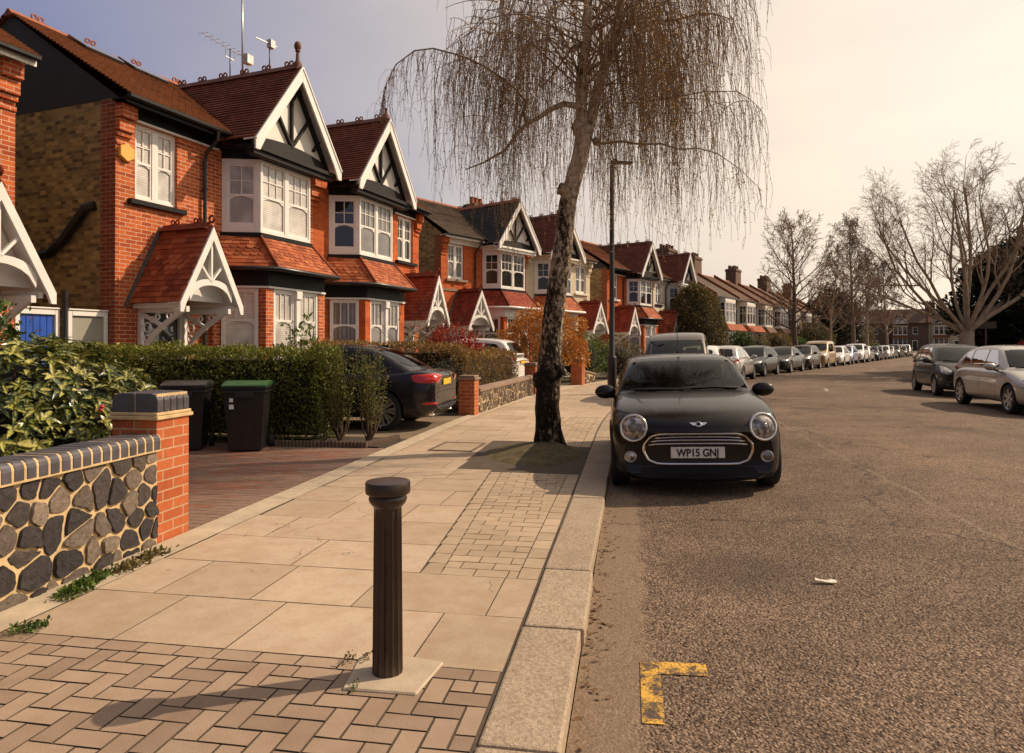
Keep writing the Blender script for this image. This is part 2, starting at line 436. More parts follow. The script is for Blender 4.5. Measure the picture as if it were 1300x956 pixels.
def m_asphalt():
    t = NT('worn_asphalt')
    v = t.coord('Object'); uv = t.coord('UV')
    vo = t.node('TexVoronoi'); vo.inputs['Scale'].default_value = 92; t.link(v, vo.inputs['Vector'])
    vo2 = t.node('TexVoronoi'); vo2.inputs['Scale'].default_value = 64; t.link(v, vo2.inputs['Vector'])
    sep = t.node('SeparateXYZ'); t.link(uv, sep.inputs[0])
    off = sep.outputs['X']; s = sep.outputs['Y']
    big = t.noise(v, .35, 5, .6); mid = t.noise(v, 2.2, 5, .6); fine = t.noise(v, 160, 2)
    stone = t.ramp(vo.outputs['Color'], [(.1, (.05, .034, .025)), (.4, (.19, .135, .097)), (.75, (.34, .25, .18)), (1, (.50, .39, .29))])
    stone = t.mix(.5, stone, t.ramp(vo2.outputs['Distance'], [(.1, (1.25, 1.2, 1.15)), (.55, (.35, .33, .32))]), 'MULTIPLY')
    c = t.mix(.6, stone, t.ramp(big, [(.35, (.52, .5, .48)), (.65, (1.15, 1.1, 1.05))]), 'MULTIPLY')
    c = t.mix(.45, c, t.ramp(mid, [(.3, (.6, .58, .56)), (.6, (1.1, 1.08, 1.05))]), 'MULTIPLY')
    # dusty gutter beside both kerbs
    wob = t.math('MULTIPLY_ADD', t.noise(v, 3.5, 4), .35, off)
    gut = t.ramp(wob, [(.44, 1.0), (.53, 0.0)])
    dust = t.mix(t.noise(v, 24, 5), (.165, .115, .075), (.31, .225, .15))
    dust = t.mix(.4, dust, t.ramp(fine, [(.3, .5), (.65, 1.1)]), 'MULTIPLY')
    c = t.mix(t.math('MULTIPLY', gut, .68), c, dust)
    blot = t.node('TexVoronoi'); blot.inputs['Scale'].default_value = .55; bw_ = t.mix(.12, v, t.node('TexNoise', i_Scale=1.3).outputs['Color']); t.link(bw_, blot.inputs['Vector'])
    c = t.mix(t.math('MULTIPLY', t.ramp(blot.outputs['Distance'], [(.12, 1.0), (.3, 0.0)]), .5), c, (.06, .045, .035))
    # wheel-track wear along the lane
    wear = t.ramp(t.math('ABSOLUTE', t.math('SUBTRACT', t.math('MULTIPLY_ADD', mid, .6, off), 4.4)), [(.0, (1.18, 1.15, 1.1)), (.9, (1, 1, 1))])
    c = t.mix(.6, c, wear, 'MULTIPLY')
    # long seam of a relaid strip and a few cracks
    seam = t.math('ABSOLUTE', t.math('SUBTRACT', t.math('MULTIPLY_ADD', t.noise(v, 1.6, 4), .22, off), 3.05))
    c = t.mix(t.ramp(seam, [(.0, .32), (.03, 0.0)]), c, (.36, .28, .2))
    cr = t.node('TexVoronoi'); cr.feature = 'DISTANCE_TO_EDGE'; cr.inputs['Scale'].default_value = .28
    vd = t.node('VectorMath'); vd.operation = 'ADD'
    nn = t.node('TexNoise'); nn.inputs['Scale'].default_value = 1.6; nn.inputs['Detail'].default_value = 5
    t.link(v, nn.inputs['Vector']); t.link(v, vd.inputs[0])
    sc = t.node('VectorMath'); sc.operation = 'SCALE'; sc.inputs['Scale'].default_value = .9
    t.link(nn.outputs['Color'], sc.inputs[0]); t.link(sc.outputs[0], vd.inputs[1]); t.link(vd.outputs[0], cr.inputs['Vector'])
    c = t.mix(t.ramp(cr.outputs['Distance'], [(.0, .75), (.006, 0.0)]), c, (.03, .024, .02))
    h = t.math('ADD', t.math('MULTIPLY', vo2.outputs['Distance'], -1.2), t.math('MULTIPLY', vo.outputs['Distance'], -.8))
    h = t.math('MULTIPLY', h, t.math('MULTIPLY_ADD', gut, -.75, 1.0))
    return t.out(c, .9, t.bump(h, .7, .012), spec=.2)
M['asphalt'] = m_asphalt()

def m_birch():
    t = NT('birch_bark')
    v = t.coord('Object', (1, 1, .35)); w = t.coord('Object')
    n = t.math('ADD', t.math('MULTIPLY', t.noise(t.coord('Object', (1, 1, .5)), 24, 5, .75), .6), t.math('MULTIPLY', t.noise(v, 4, 4), .4))
    n2 = t.noise(t.coord('Object', (1, 1, 6)), 7, 4)
    sep = t.node('SeparateXYZ'); t.link(w, sep.inputs[0])
    # rough dark bark low down, pale patches higher
    lo = t.ramp(t.math('MULTIPLY_ADD', sep.outputs['Z'], .16, .0), [(.05, .0), (.3, .045), (.6, .13), (1, .17)])
    f = t.math('ADD', n, lo)
    c = t.ramp(f, [(.50, (.014, .010, .007)), (.555, (.075, .048, .030)), (.60, (.36, .27, .18)), (.70, (.62, .51, .39))])
    c = t.mix(.5, c, t.ramp(n2, [(.35, .4), (.6, 1.1)]), 'MULTIPLY')
    h = t.math('ADD', n, t.noise(v, 24, 4))
    return t.out(c, .9, t.bump(h, 1.0, .03), spec=.2)
M['birch'] = m_birch()
M['twig_brown'] = m_plain('brown_twigs', (.31, .19, .10), .8, .5, 4, .1)
M['twig_red'] = m_plain('red_brown_twigs', (.10, .045, .03), .8, .4, 4, .1)
M['bark_grey'] = m_plain('grey_brown_bark', (.12, .08, .052), .9, .45, 5, .6)
M['twig_stem'] = m_plain('dark_shrub_stems', (.10, .062, .034), .85, .5, 4, .1)
M['twig_tan'] = m_plain('tan_twigs', (.30, .205, .135), .85, .4, 4, .1)
M['bark_pale'] = m_plain('pale_bark', (.34, .255, .175), .85, .4, 4, .4)
M['bark_far'] = m_plain('hazy_brown_bark', (.22, .145, .095), .9, .3, 4, .2)  # paler brown, distance haze mixed into the colour
M['twig_far'] = m_plain('hazy_brown_twigs', (.20, .125, .08), .9, .3, 4, .1)  # lightened as well, so the colour carries the distance haze
M['catkin'] = m_leaf('birch_catkins', (.22, .13, .045), (.42, .27, .08), (.55, .40, .13), .7, .5)
M['leaf_hedge'] = m_leaf('privet_leaves', (.035, .048, .010), (.14, .165, .024), (.36, .33, .045))
M['leaf_brown'] = m_leaf('brown_hedge_leaves', (.08, .055, .018), (.25, .15, .04), (.40, .22, .055))
M['leaf_green'] = m_leaf('green_leaves', (.03, .055, .012), (.09, .15, .026), (.2, .26, .045))
M['leaf_dark'] = m_leaf('dark_evergreen_leaves', (.008, .010, .005), (.020, .024, .010), (.04, .042, .017))
M['leaf_olive'] = m_leaf('olive_evergreen_leaves', (.05, .048, .018), (.16, .13, .042), (.34, .22, .075))
M['leaf_orange'] = m_leaf('orange_leaves', (.20, .07, .012), (.52, .20, .03), (.65, .32, .07))
M['leaf_red'] = m_leaf('red_leaves', (.12, .015, .012), (.36, .03, .02), (.5, .09, .03))
M['leaf_bush'] = m_leaf('brown_green_leaves', (.05, .042, .018), (.16, .13, .045), (.32, .24, .09))
M['shade'] = m_plain('foliage_inner_shade', (.014, .012, .007), .95, .4, 9, .3)  # near-black colour painting the shade inside hedges and shrubs
M['moss'] = m_plain('mossy_earth', (.105, .078, .028), .95, .65, 6, 1.0, fine=90)
M['ground_brown'] = m_plain('far_ground', (.10, .085, .05), .95, .3, .05, .3)  # brown earth tone for the ground out to the horizon

def m_aucuba():
    t = NT('variegated_laurel_leaves')
    uv = t.coord('UV'); r = t.rnd()
    sep = t.node('SeparateXYZ'); t.link(uv, sep.inputs[0])
    n = t.noise(t.coord('Object'), 55, 3)
    n2 = t.noise(t.coord('Object'), 1.7, 3)
    edge = t.math('ABSOLUTE', t.math('SUBTRACT', sep.outputs['X'], .5))
    f = t.math('ADD', t.math('MULTIPLY', edge, -.55), t.math('ADD', t.math('MULTIPLY', n, 1.0), t.math('MULTIPLY', r, .42)))
    c = t.ramp(f, [(.40, (.016, .034, .008)), (.53, (.07, .10, .018)), (.66, (.33, .31, .06)), (.92, (.60, .53, .18))])
    c = t.mix(.45, c, t.ramp(n2, [(.3, .45), (.6, 1.1)]), 'MULTIPLY')
    t.out(c, .3, None, spec=.5)
    tr = t.node('BsdfTranslucent'); t.link(c, tr.inputs['Color'])
    mx = t.node('MixShader'); mx.inputs['Fac'].default_value = .18
    t.link(t.b.outputs[0], mx.inputs[1]); t.link(tr.outputs[0], mx.inputs[2])
    t.link(mx.outputs[0], t.n['Material Output'].inputs['Surface'])
    return t.mat
M['aucuba'] = m_aucuba()

def m_marking(name, col):
    t = NT(name); v = t.coord('Object')
    vo = t.node('TexVoronoi'); vo.inputs['Scale'].default_value = 60; t.link(v, vo.inputs['Vector'])
    n = t.noise(v, 9, 5)
    f = t.math('ADD', t.math('MULTIPLY', t.noise(v, 75, 4, .7), .55), n)
    c = t.mix(t.ramp(f, [(.68, 0.0), (.82, 1.0)]), col, (.09, .065, .048))
    return t.out(c, .8, t.bump(vo.outputs['Distance'], .5, .008), spec=.25)
M['mark_yellow'] = m_marking('worn_yellow_paint', (.62, .36, .06))
M['mark_white'] = m_marking('worn_white_paint', (.62, .55, .44))
# ------------------------------------------------------------------ the line of the street
def heading(s):
    return .0165 * (min(max(s, 11), 37.4) - 11)
_PX = [(-.235, -30.0)]
_DS = .25
for i in range(1, int(400 / _DS)):
    s = -30 + (i - .5) * _DS
    a = heading(s)
    x, y = _PX[-1]
    _PX.append((x + math.sin(a) * _DS, y + math.cos(a) * _DS))
def P(s, off=0.0, z=0.0):
    """point at distance s along the left kerb, off metres to its right"""
    t = (s + 30) / _DS
    i = max(0, min(int(t), len(_PX) - 2)); f = t - i
    x = _PX[i][0] + (_PX[i + 1][0] - _PX[i][0]) * f
    y = _PX[i][1] + (_PX[i + 1][1] - _PX[i][1]) * f
    a = heading(s)
    return V((x + off * math.cos(a), y - off * math.sin(a), z))
ROADW = 10.0; PZ = .082; WALL = -3.06; KW = .30
def road_z(off):
    u = (off - ROADW / 2) / (ROADW / 2)
    return .085 * (1 - u * u)
def road_roll(off):
    return math.atan(-.085 * 2 * (off - ROADW / 2) / (ROADW / 2) ** 2)

def strip(name, mat, s0, s1, offs, zf, ds=1.0, kind='structure', uvso=True):
    mb = MB(); n = int(math.ceil((s1 - s0) / ds))
    vs = []; fs = []; uv = []
    for i in range(n + 1):
        s = s0 + (s1 - s0) * i / n
        for o in offs:
            vs.append(P(s, o, zf(o))); uv.append((o, s))
    k = len(offs)
    for i in range(n):
        for j in range(k - 1):
            fs.append((i * k + j, i * k + j + 1, (i + 1) * k + j + 1, (i + 1) * k + j))
    mb.mesh(vs, fs)
    o = mb.build(name, mat, uv=False, smooth=True)
    ul = o.data.uv_layers.new(name='UVMap')
    for l in o.data.loops:
        ul.data[l.index].uv = uv[l.vertex_index]
    o['kind'] = kind
    return o

# far ground to the horizon
mb = MB(); mb.poly([(-2500, -2500, -.09), (2500, -2500, -.09), (2500, 2500, -.09), (-2500, 2500, -.09)])
mb.build('ground', M['ground_brown'], kind='structure')
strip('road', M['asphalt'], -14, 175, [ROADW * i / 16 for i in range(17)], road_z, 1.0)
strip('front_garden_ground', M['garden'], -14, 170, [-26, -9, WALL - .02], lambda o: PZ - .03, 2)
strip('opposite_ground', M['garden'], -14, 170, [ROADW + 3.2, ROADW + 20, ROADW + 60], lambda o: PZ - .01, 2)
strip('pavement_bed', M['joint'], -14, 170, [WALL - .05, -.02], lambda o: PZ - .005, 1)
strip('opposite_pavement', M['flag'], -14, 170, [ROADW + .2, ROADW + 3.22], lambda o: PZ, 1)

def kerb_run(name, off0, off1, s0, s1, lab):
    """granite kerb stones, one after another"""
    mb = MB(); s = s0; k = 0
    rr = random.Random(5)
    while s < s1:
        L = rr.choice([.62, .9, 1.05, .8, .38, .95])
        if s > 40: L = 3.0
        j0, j1, jz = rr.uniform(-.012, .012), rr.uniform(-.012, .012), rr.uniform(-.004, .004)
        a = P(s + .006, off0 + j0 * .3, 0); b = P(s + .006, off1 + j0, 0)
        c = P(s + L - .006, off1 + j1, 0); d = P(s + L - .006, off0 + j1 * .3, 0)
        zt = PZ + .004 + jz
        lo = [V((p.x, p.y, -.08)) for p in (a, b, c, d)]
        hi = [V((p.x, p.y, zt)) for p in (a, b, c, d)]
        mb.mesh(lo + hi, [(4, 5, 6, 7), (0, 1, 5, 4), (1, 2, 6, 5), (2, 3, 7, 6), (3, 0, 4, 7)], 0, rr.random())
        s += L; k += 1
    return mb.build(name, M['granite'], bevel=.012, segs=2, kind='structure')
kerb_run('kerb', -KW, 0, -3, 170, '')
kerb_run('opposite_kerb', ROADW, ROADW + .2, -3, 170, '')

# flagstones with staggered joints, cut short beside the block paving
fl = MB(); bl = MB(); bz = MB()
rf = random.Random(21)
def slab(mb, s0, s1, o0, o1, z=PZ, gap=.0035, tilt=.0009, zb=-.02):
    g = gap
    oa, ob = o1 if isinstance(o1, tuple) else (o1, o1)
    cs = [(s0 + g, o0 + g), (s0 + g, oa - g), (s1 - g, ob - g), (s1 - g, o0 + g)]
    t1, t2 = rf.uniform(-tilt, tilt), rf.uniform(-tilt, tilt)
    top = [P(a, b, z + (t1 if i < 2 else -t1) + (t2 if i in (0, 3) else -t2)) for i, (a, b) in enumerate(cs)]
    lo = [V((p.x, p.y, z + zb)) for p in top]
    r_ = rf.random()
    mb.mesh(lo + top, [(4, 5, 6, 7)], 0, r_)
    mb.mesh(lo + top, [(0, 1, 5, 4), (1, 2, 6, 5), (2, 3, 7, 6), (3, 0, 4, 7)], 1, r_)
LEDGE = -2.84
def right_edge(s):
    # block strips beside the kerb
    if 4.1 <= s <= 7.67: return -1.06 - .075 * (s - 4.114)
    if 9.55 <= s <= 13.6: return -1.12
    return -KW - .012
s = 2.93
row = 0
while s < 60:
    L = .592
    e = right_edge(s + .3); ee = (right_edge(s + .003), right_edge(s + L - .003))
    o = LEDGE + rf.uniform(0, .02) - (.38 if row % 2 else 0)
    while o < e - .02:
        w = rf.choice([.75, .9, .88, .6]) if s < 30 else .9
        a, b = max(o, LEDGE), min(o + w, e)
        if e - b < .16: b = e; 
        tree_pit = (7.5 < s < 9.62)
        if tree_pit and b > -1.9:
            if a < -1.9: b = -1.72 - rf.uniform(0, .1)
            else: break
        if b - a > .06: slab(fl, s, s + L, a, ee if b == e and abs(ee[0] - ee[1]) < .2 else b)
        o += w
        if b == e: break
    s += L; row += 1
pav = fl.build('pavement', [M['flag'], M['joint']], kind='structure')
# the narrow mortared edge against the garden walls
strip('pavement_edging', M['concrete'], -3, 60, [WALL + .0, LEDGE + .0], lambda o: PZ + .002 + (.016 if o < -3 else 0), .5)
strip('far_pavement', M['flag'], 60, 170, [WALL, -KW - .01], lambda o: PZ + .002, 2)

# block paving: herringbone in the foreground with a stretcher course, bonded strips by the kerb
for (w0, w1) in ((2.83, 2.93),):
    o = WALL + .02
    while o < -KW - .02:
        b = min(o + .2, -KW - .015)
        slab(bl, w0, w1, o, b, gap=.005); o += .2
u = .1
for i in range(-40, 60):
    for j in range(-20, 40):
        # 90 degree herringbone on a 100 mm grid
        k = (i - j) % 4
        if k == 0: cell = (i * u, j * u, 2 * u, u)
        elif k == 3: cell = (i * u, j * u, u, 2 * u)
        else: continue
        o0 = -3.4 + cell[0]; s0 = -.67 + cell[1]
        o1, s1 = o0 + cell[2], s0 + cell[3]
        o0c, o1c = max(o0, WALL + .02), min(o1, -KW - .015); s1c = min(s1, 2.83)
        if o1c - o0c < .02 or s1c - s0 < .02: continue
        slab(bl, s0, s1c, o0c, o1c, gap=.005)
def bond_strip(s0, s1, lf, rt):
    """border courses along both sides, stretchers across between them"""
    bw, bl_ = .132, .21
    s = s0
    while s < s1 - .05:
        e = min(s + bl_, s1)
        slab(bz, s, e, lf(s), (lf(s) + bw, lf(e) + bw)); slab(bz, s, e, rt - bw, rt)
        s += bl_
    s = s0; k = 0
    while s < s1 - .05:
        o = lf(s + .06) + bw; first = True
        e = min(s + bw, s1)
        while o < rt - bw - .002:
            b = min(o + (bl_ / 2 if (first and k % 2) else bl_), rt - bw)
            if rt - bw - b < .05: b = rt - bw
            slab(bz, s, e, o, b); o = b; first = False
        s += bw; k += 1
bond_strip(4.114, 7.55, lambda s: -1.06 - .075 * (s - 4.114), -KW - .015)
bond_strip(9.6, 13.6, lambda s: -1.11, -KW - .015)
bl.build('block_paving', [M['block'], M['joint']], kind='structure')
bz.build('kerbside_block_paving', [M['block_light'], M['joint']], kind='structure')

# drive of the first house: red and grey blocks in courses
dr = MB()
y = 4.62; k = 0
while y < 8.95:
    x = -9.2 + (.1 if k % 2 else 0)
    while x < -3.34:
        xe = min(x + .2, -3.34)
        border = (y > 8.65) or xe > -3.56
        g = .0035
        zt = PZ + .008 + rf.uniform(-.001, .001)
        c = rf.random()
        if border: c = .9 + .1 * c
        elif (k // 2) % 5 == 0: c = .7 + .3 * c
        elif c > .72: c = .95
        dr.box(x + g, xe - g, y + g, y + .1 - g, zt - .03, zt, 0, c)
        x += .2
    y += .1; k += 1
dr.build('block_paved_drive', M['block_red'], kind='structure')
mb = MB(); mb.box(-9.3, -3.33, 4.6, 8.97, .0, PZ - .008); mb.build('drive_bed', M['joint'], kind='structure')
mb = MB(); mb.box(-8.6, -3.31, 9.95, 13.42, .0, PZ + .006)
mb.build('concrete_drive', m_slab('worn_concrete_drive', (.25, .19, .13), (.25, .19, .13), 2.5, (.55, .48, .42), .4, 120, .3, .7), kind='structure')
mb = MB(); mb.box(-9.0, -3.3, 8.99, 9.93, .0, PZ + .012); mb.box(-4.7, -3.42, 8.97, 9.9, PZ, PZ + .03)
mb.build('planting_bed', M['soil'], kind='structure')
a, b, c, d = P(20.2, WALL), P(24.1, WALL), P(24.1, -8), P(20.2, -8)
mb = MB(); mb.prism([(p.x, p.y, .02) for p in (a, b, c, d)], (0, 0, PZ - .01)); mb.build('neighbour_drive', M['concrete'], kind='structure')

# moss and earth heaped round the birch
mb = MB(); n = 64
rings = [(.0, .11), (.25, .10), (.5, .065), (.75, .03), (.92, .012), (1.0, -.012)]
vs = []; fs = []
TREE = P(9.15, -.86, PZ)
for (r, h) in rings:
    for j in range(n):
        a = 2 * math.pi * j / n
        rx = (.84 if math.cos(a) < 0 else .50) * (1 + .10 * mnoise.noise((math.cos(a) * 2, math.sin(a) * 2, 3)))
        ry = (1.15 if math.sin(a) < 0 else .62) * (1 + .10 * mnoise.noise((math.cos(a) * 2, math.sin(a) * 2, 7)))
        x = TREE.x + math.cos(a) * rx * r; yv = TREE.y + math.sin(a) * ry * r
        z = PZ + h * 1.15 + .02 * mnoise.noise((x * 5, yv * 5, 0)) * (1 if r < .95 else 0)
        vs.append((x, yv, z))
for i in range(len(rings) - 1):
    for j in range(n):
        fs.append((i * n + j, i * n + (j + 1) % n, (i + 1) * n + (j + 1) % n, (i + 1) * n + j))
mb.mesh(vs, fs)
mb.build('mossy_earth', M['moss'], smooth=True, uv=False, kind='structure')

# worn paint on the road
def mark(name, pts, m):
    mb = MB(); mb.poly(pts); return mb.build(name, m, kind='structure')
def mark_rect(name, s0, s1, o0, o1, m):
    mb = MB(); k = max(2, int(abs(o1 - o0) / .15) + 1); vs = []; fs = []
    for i in range(k + 1):
        o = o0 + (o1 - o0) * i / k
        vs += [P(s0, o, road_z(o) + .004), P(s1, o, road_z(o) + .004)]
    for i in range(k): fs.append((2 * i, 2 * i + 2, 2 * i + 3, 2 * i + 1))
    mb.mesh(vs, fs); return mb.build(name, m, kind='structure')
mark_rect('yellow_road_marking', 3.17, 3.29, .28, .58, M['mark_yellow'])
mark_rect('yellow_road_marking', 2.75, 3.17, .28, .37, M['mark_yellow'])
for (s0, s1, o) in ((36, 39.4, 4.9), (46, 49.5, 4.9), (58, 62, 4.9), (24, 25.4, 5.0), (70, 74, 4.9)):
    mark_rect('white_road_marking', s0, s1, o, o + .11, M['mark_white'])

# ------------------------------------------------------------------ rubble walls, pillars
def clip(poly, nx, ny, d):
    out = []
    for i in range(len(poly)):
        a, b = poly[i], poly[(i + 1) % len(poly)]
        da = a[0] * nx + a[1] * ny - d; db = b[0] * nx + b[1] * ny - d
        if da <= 0: out.append(a)
        if (da < 0) != (db < 0) and abs(da - db) > 1e-9:
            t = da / (da - db); out.append((a[0] + (b[0] - a[0]) * t, a[1] + (b[1] - a[1]) * t))
    return out
def voronoi(w, h, size, rr, asp=1.35):
    pts = []
    ny = max(1, round(h / size)); 
    for j in range(-1, ny + 1):
        nx = max(1, round(w / (size * asp)))
        for i in range(-1, nx + 1):
            pts.append(((i + .5 + rr.uniform(-.30, .30) + (.5 if j % 2 else 0)) * w / nx, (j + .5 + rr.uniform(-.27, .27)) * h / ny))
    pts = [p for p in pts if rr.random() > .17]
    cells = []
    for p in pts:
        poly = [(0, 0), (w, 0), (w, h), (0, h)]
        for q in pts:
            if q is p: continue
            dx, dy = q[0] - p[0], q[1] - p[1]
            if dx * dx + dy * dy > (size * 4.2) ** 2: continue
            m = ((p[0] + q[0]) / 2, (p[1] + q[1]) / 2)
            poly = clip(poly, dx, dy, dx * m[0] + dy * m[1])
            if len(poly) < 3: break
        if len(poly) >= 3: cells.append(poly)
    return cells
def rubble_wall(name, p0, p1, h0, h1, label, group, size=.17, seed=1, cap='brick', thick=.24):
    """p0, p1: ground points on the street face; heights at both ends"""
    rr = random.Random(seed)
    p0, p1 = V(p0), V(p1)
    d = (p1 - p0); L = d.length; d.normalize()
    nrm = V((d.y, -d.x, 0))
    if nrm.x < 0 and abs(nrm.x) > .2: nrm = -nrm
    mid = (p0 + p1) / 2
    root = empty(name, mid, 0, label, 'garden wall', group)
    p0 = p0 - mid; p1 = p1 - mid
    def at(u, z, o): return p0 + d * u + V((0, 0, z)) + nrm * o
    def H(u): return h0 + (h1 - h0) * u / L
    capH = .115
    mb = MB()
    mb.prism([at(0, 0, 0), at(L, 0, 0), at(L, h1 - capH, 0), at(0, h0 - capH, 0)], -nrm * thick)
    mb.build('wall_core', M['mortar'], root)
    st = MB()
    for poly in voronoi(L, max(h0, h1) - capH, size, rr):
        cx = sum(p[0] for p in poly) / len(poly); cy = sum(p[1] for p in poly) / len(poly)
        if cy > H(cx) - capH - .015: continue
        # densify and round the outline, pull in for the mortar
        ring = []
        m = len(poly)
        pull = rr.uniform(.83, .93) * (1 if cap == 'brick' else .9)
        for i in range(m):
            a, b = poly[i], poly[(i + 1) % m]
            ln = math.hypot(b[0] - a[0], b[1] - a[1])
            if ln < .012: continue
            k = max(2, int(ln / .022))
            for j in range(k):
                t = (j + .5) / k
                x = a[0] + (b[0] - a[0]) * t; y = a[1] + (b[1] - a[1]) * t
                cr = 1 - .045 * (2 * t - 1) ** 4
                x = cx + (x - cx) * pull * cr; y = cy + (y - cy) * pull * cr
                nn = mnoise.noise((x * 26, y * 26, seed * 3.1)) * .011
                y = min(y + nn, H(x) - capH - .008)
                ring.append((x + nn, y))
        if len(ring) < 4: continue
        dep = rr.uniform(.010, .027); col = rr.random() ** 2.0; n = len(ring)
        lv = [(1.0, .0), (.992, dep * .7), (.955, dep), (.74, dep * 1.02), (.52, dep * 1.0), (.28, dep * 1.05)]
        vs = []; fs = []
        sx, sy = rr.uniform(-.02, .02), rr.uniform(-.03, .03)
        for (k, z) in lv:
            for (x, y) in ring:
                xx, yy = cx + (x - cx) * k, cy + (y - cy) * k
                zz = z if z == 0 else z + (sx * (xx - cx) + sy * (yy - cy)) * 2 + .006 * mnoise.noise((xx * 28, yy * 28, seed)) + .005 * mnoise.noise((xx * 60, yy * 90, seed))
                vs.append(at(xx, yy, zz - .003))
        c0 = len(vs); vs.append(at(cx, cy, dep * 1.0))
        for k in range(5):
            for j in range(n):
                fs.append((k * n + j, k * n + (j + 1) % n, (k + 1) * n + (j + 1) % n, (k + 1) * n + j))
        for j in range(n): fs.append((5 * n + j, 5 * n + (j + 1) % n, c0))
        st.mesh(vs, fs, 0, col)
    st.build('stones', M['flint' if cap == 'brick' else 'rubble_tan'], root, smooth=True, angle=38, uv=False)
    cp = MB()
    if cap == 'brick':
        # brick on edge, round-shouldered; mortar between
        n = int(L / .078); w = L / n
        cr = MB()
        prof = [(-thick - .012, 0), (.035, 0), (.035, .062), (.030, .083), (.019, .099), (.004, .108), (-thick + .02, .108), (-thick - .012, .09)]
        for i in range(n):
            u0, u1 = i * w + .0075, (i + 1) * w - .0075
            zz = rr.uniform(-.002, .002)
            q = [at(u0, H(u0) - capH + .004 + z + zz, o) for (o, z) in prof]
            cp.prism(q, at(u1, H(u1), 0) - at(u0, H(u0), 0), 0, rr.random())
        prof2 = [(-thick - .004, -.012), (.031, -.012), (.031, .068), (.023, .0915), (.004, .1045), (-thick + .03, .1045)]
        q = [at(0, H(0) - capH + .004 + z, o) for (o, z) in prof2]
        cr.prism(q, at(L, H(L), 0) - at(0, H(0), 0))
        cp.build('coping_bricks', M['brick_blue'], root, bevel=.004)
        cr.build('coping_mortar', M['mortar'], root)
    else:
        n = max(1, int(L / 1.0)); w = L / n
        for i in range(n):
            u0, u1 = i * w + .006, (i + 1) * w - .006
            q = [at(u0, H(u0) - capH + .004 + z, o) for (o, z) in [(-thick - .03, 0), (.04, 0), (.04, .08), (-.1, .11), (-thick - .03, .08)]]
            cp.prism(q, at(u1, H(u1), 0) - at(u0, H(u0), 0), 0, rr.random())
        cp.build('coping_stones', M['stone_cap'], root, bevel=.008)
    return root

def pillar(name, x, y, rz, h, w, label, cap='blue', mat='brick_orange'):
    root = empty(name, (x, y, PZ), rz, label, 'brick pillar', 'brick gate pillars')
    mb = MB(); a = w / 2
    hb = h - (.20 if cap == 'blue' else .10)
    mb.box(-a, a, -a, a, -.05, hb)
    sh = mb.build('shaft', M[mat], root, bevel=.004)
    c = MB()
    if cap == 'blue':
        t = MB()
        t.box(-a - .022, a + .022, -a - .022, a + .022, hb + .001, hb + .028)
        t.box(-a - .012, a + .012, -a - .012, a + .012, hb + .03, hb + .052)
        t.build('creasing_tile', M['mortar'], root, bevel=.004)
        # bullnose bricks on edge
        n = 5; ww = w / n
        for i in range(n):
            y0 = -a + i * ww + .004; y1 = y0 + ww - .008
            for (x0, x1) in ((-a, -.004), (.004, a)):
                pr = [(x0, hb + .055), (x1, hb + .055)]
                if x1 > .1:
                    pr = [(x0, hb + .055), (x1 + .004, hb + .055), (x1 + .004, hb + .14), (x1 - .015, hb + .175), (x1 - .05, hb + .19), (x0, hb + .19)]
                else:
                    pr = [(x0 - .004, hb + .055), (x1, hb + .055), (x1, hb + .19), (x0 + .05, hb + .19), (x0 + .015, hb + .175), (x0 - .004, hb + .14)]
                c.prism([(p[0], y0, p[1]) for p in pr], (0, y1 - y0, 0))
        c.build('cap_bricks', M['brick_blue'], root, bevel=.004)
        cm = MB(); cm.box(-a + .01, a - .01, -a + .01, a - .01, hb + .05, hb + .183); cm.build('cap_mortar', M['mortar'], root)
    else:
        c.box(-a - .03, a + .03, -a - .03, a + .03, hb + .001, hb + .05)
        c.box(-a, a, -a, a, hb + .051, hb + .095)
        c.build('cap_stone', M['stone_cap'], root, bevel=.008)
    return root
rubble_wall('stone_wall', (-3.28, .4, PZ - .04), (-3.30, 4.34, PZ - .04), .82, .84,
            'nearest low rubble stone wall with rounded blue brick coping, beside the variegated shrub', 'rubble garden walls', .112, 4)
pillar('brick_pillar', -3.49, 4.53, 0, 1.09, .36, 'nearest red brick pillar with blue brick cap, at the end of the stone wall')
pillar('brick_pillar', -3.28, 13.74, R(-3), .82, .34, 'red brick pillar standing right behind the parked black saloon', 'stone')
rubble_wall('stone_wall', (-3.12, 13.96, PZ - .04), (-2.78, 19.75, PZ - .04), .60, .62,
            'long rubble wall with pale mortar between two brick pillars, behind the birch', 'rubble garden walls', .135, 9, 'stone')
pillar('brick_pillar', -2.86, 20.0, R(-10), .93, .34, 'brick pillar left of the birch trunk, at the far end of the long rubble wall', 'stone')
pa = P(24.3, WALL - .1)
pillar('brick_pillar', pa.x, pa.y, -heading(24.3), .98, .42, 'brick pillar just right of the birch trunk, beside green bushes', 'stone')
a, b = P(24.55, WALL + .02), P(26.0, WALL + .02)
rubble_wall('stone_wall', (a.x, a.y, PZ - .04), (b.x, b.y, PZ - .04), .62, .45,
            'short stub of rubble wall right of the birch, sloping down beside a brick pillar', 'rubble garden walls', .16, 15, 'stone')
# ------------------------------------------------------------------ house building kit
def lerp(a, b, t): return V(a) * (1 - t) + V(b) * t

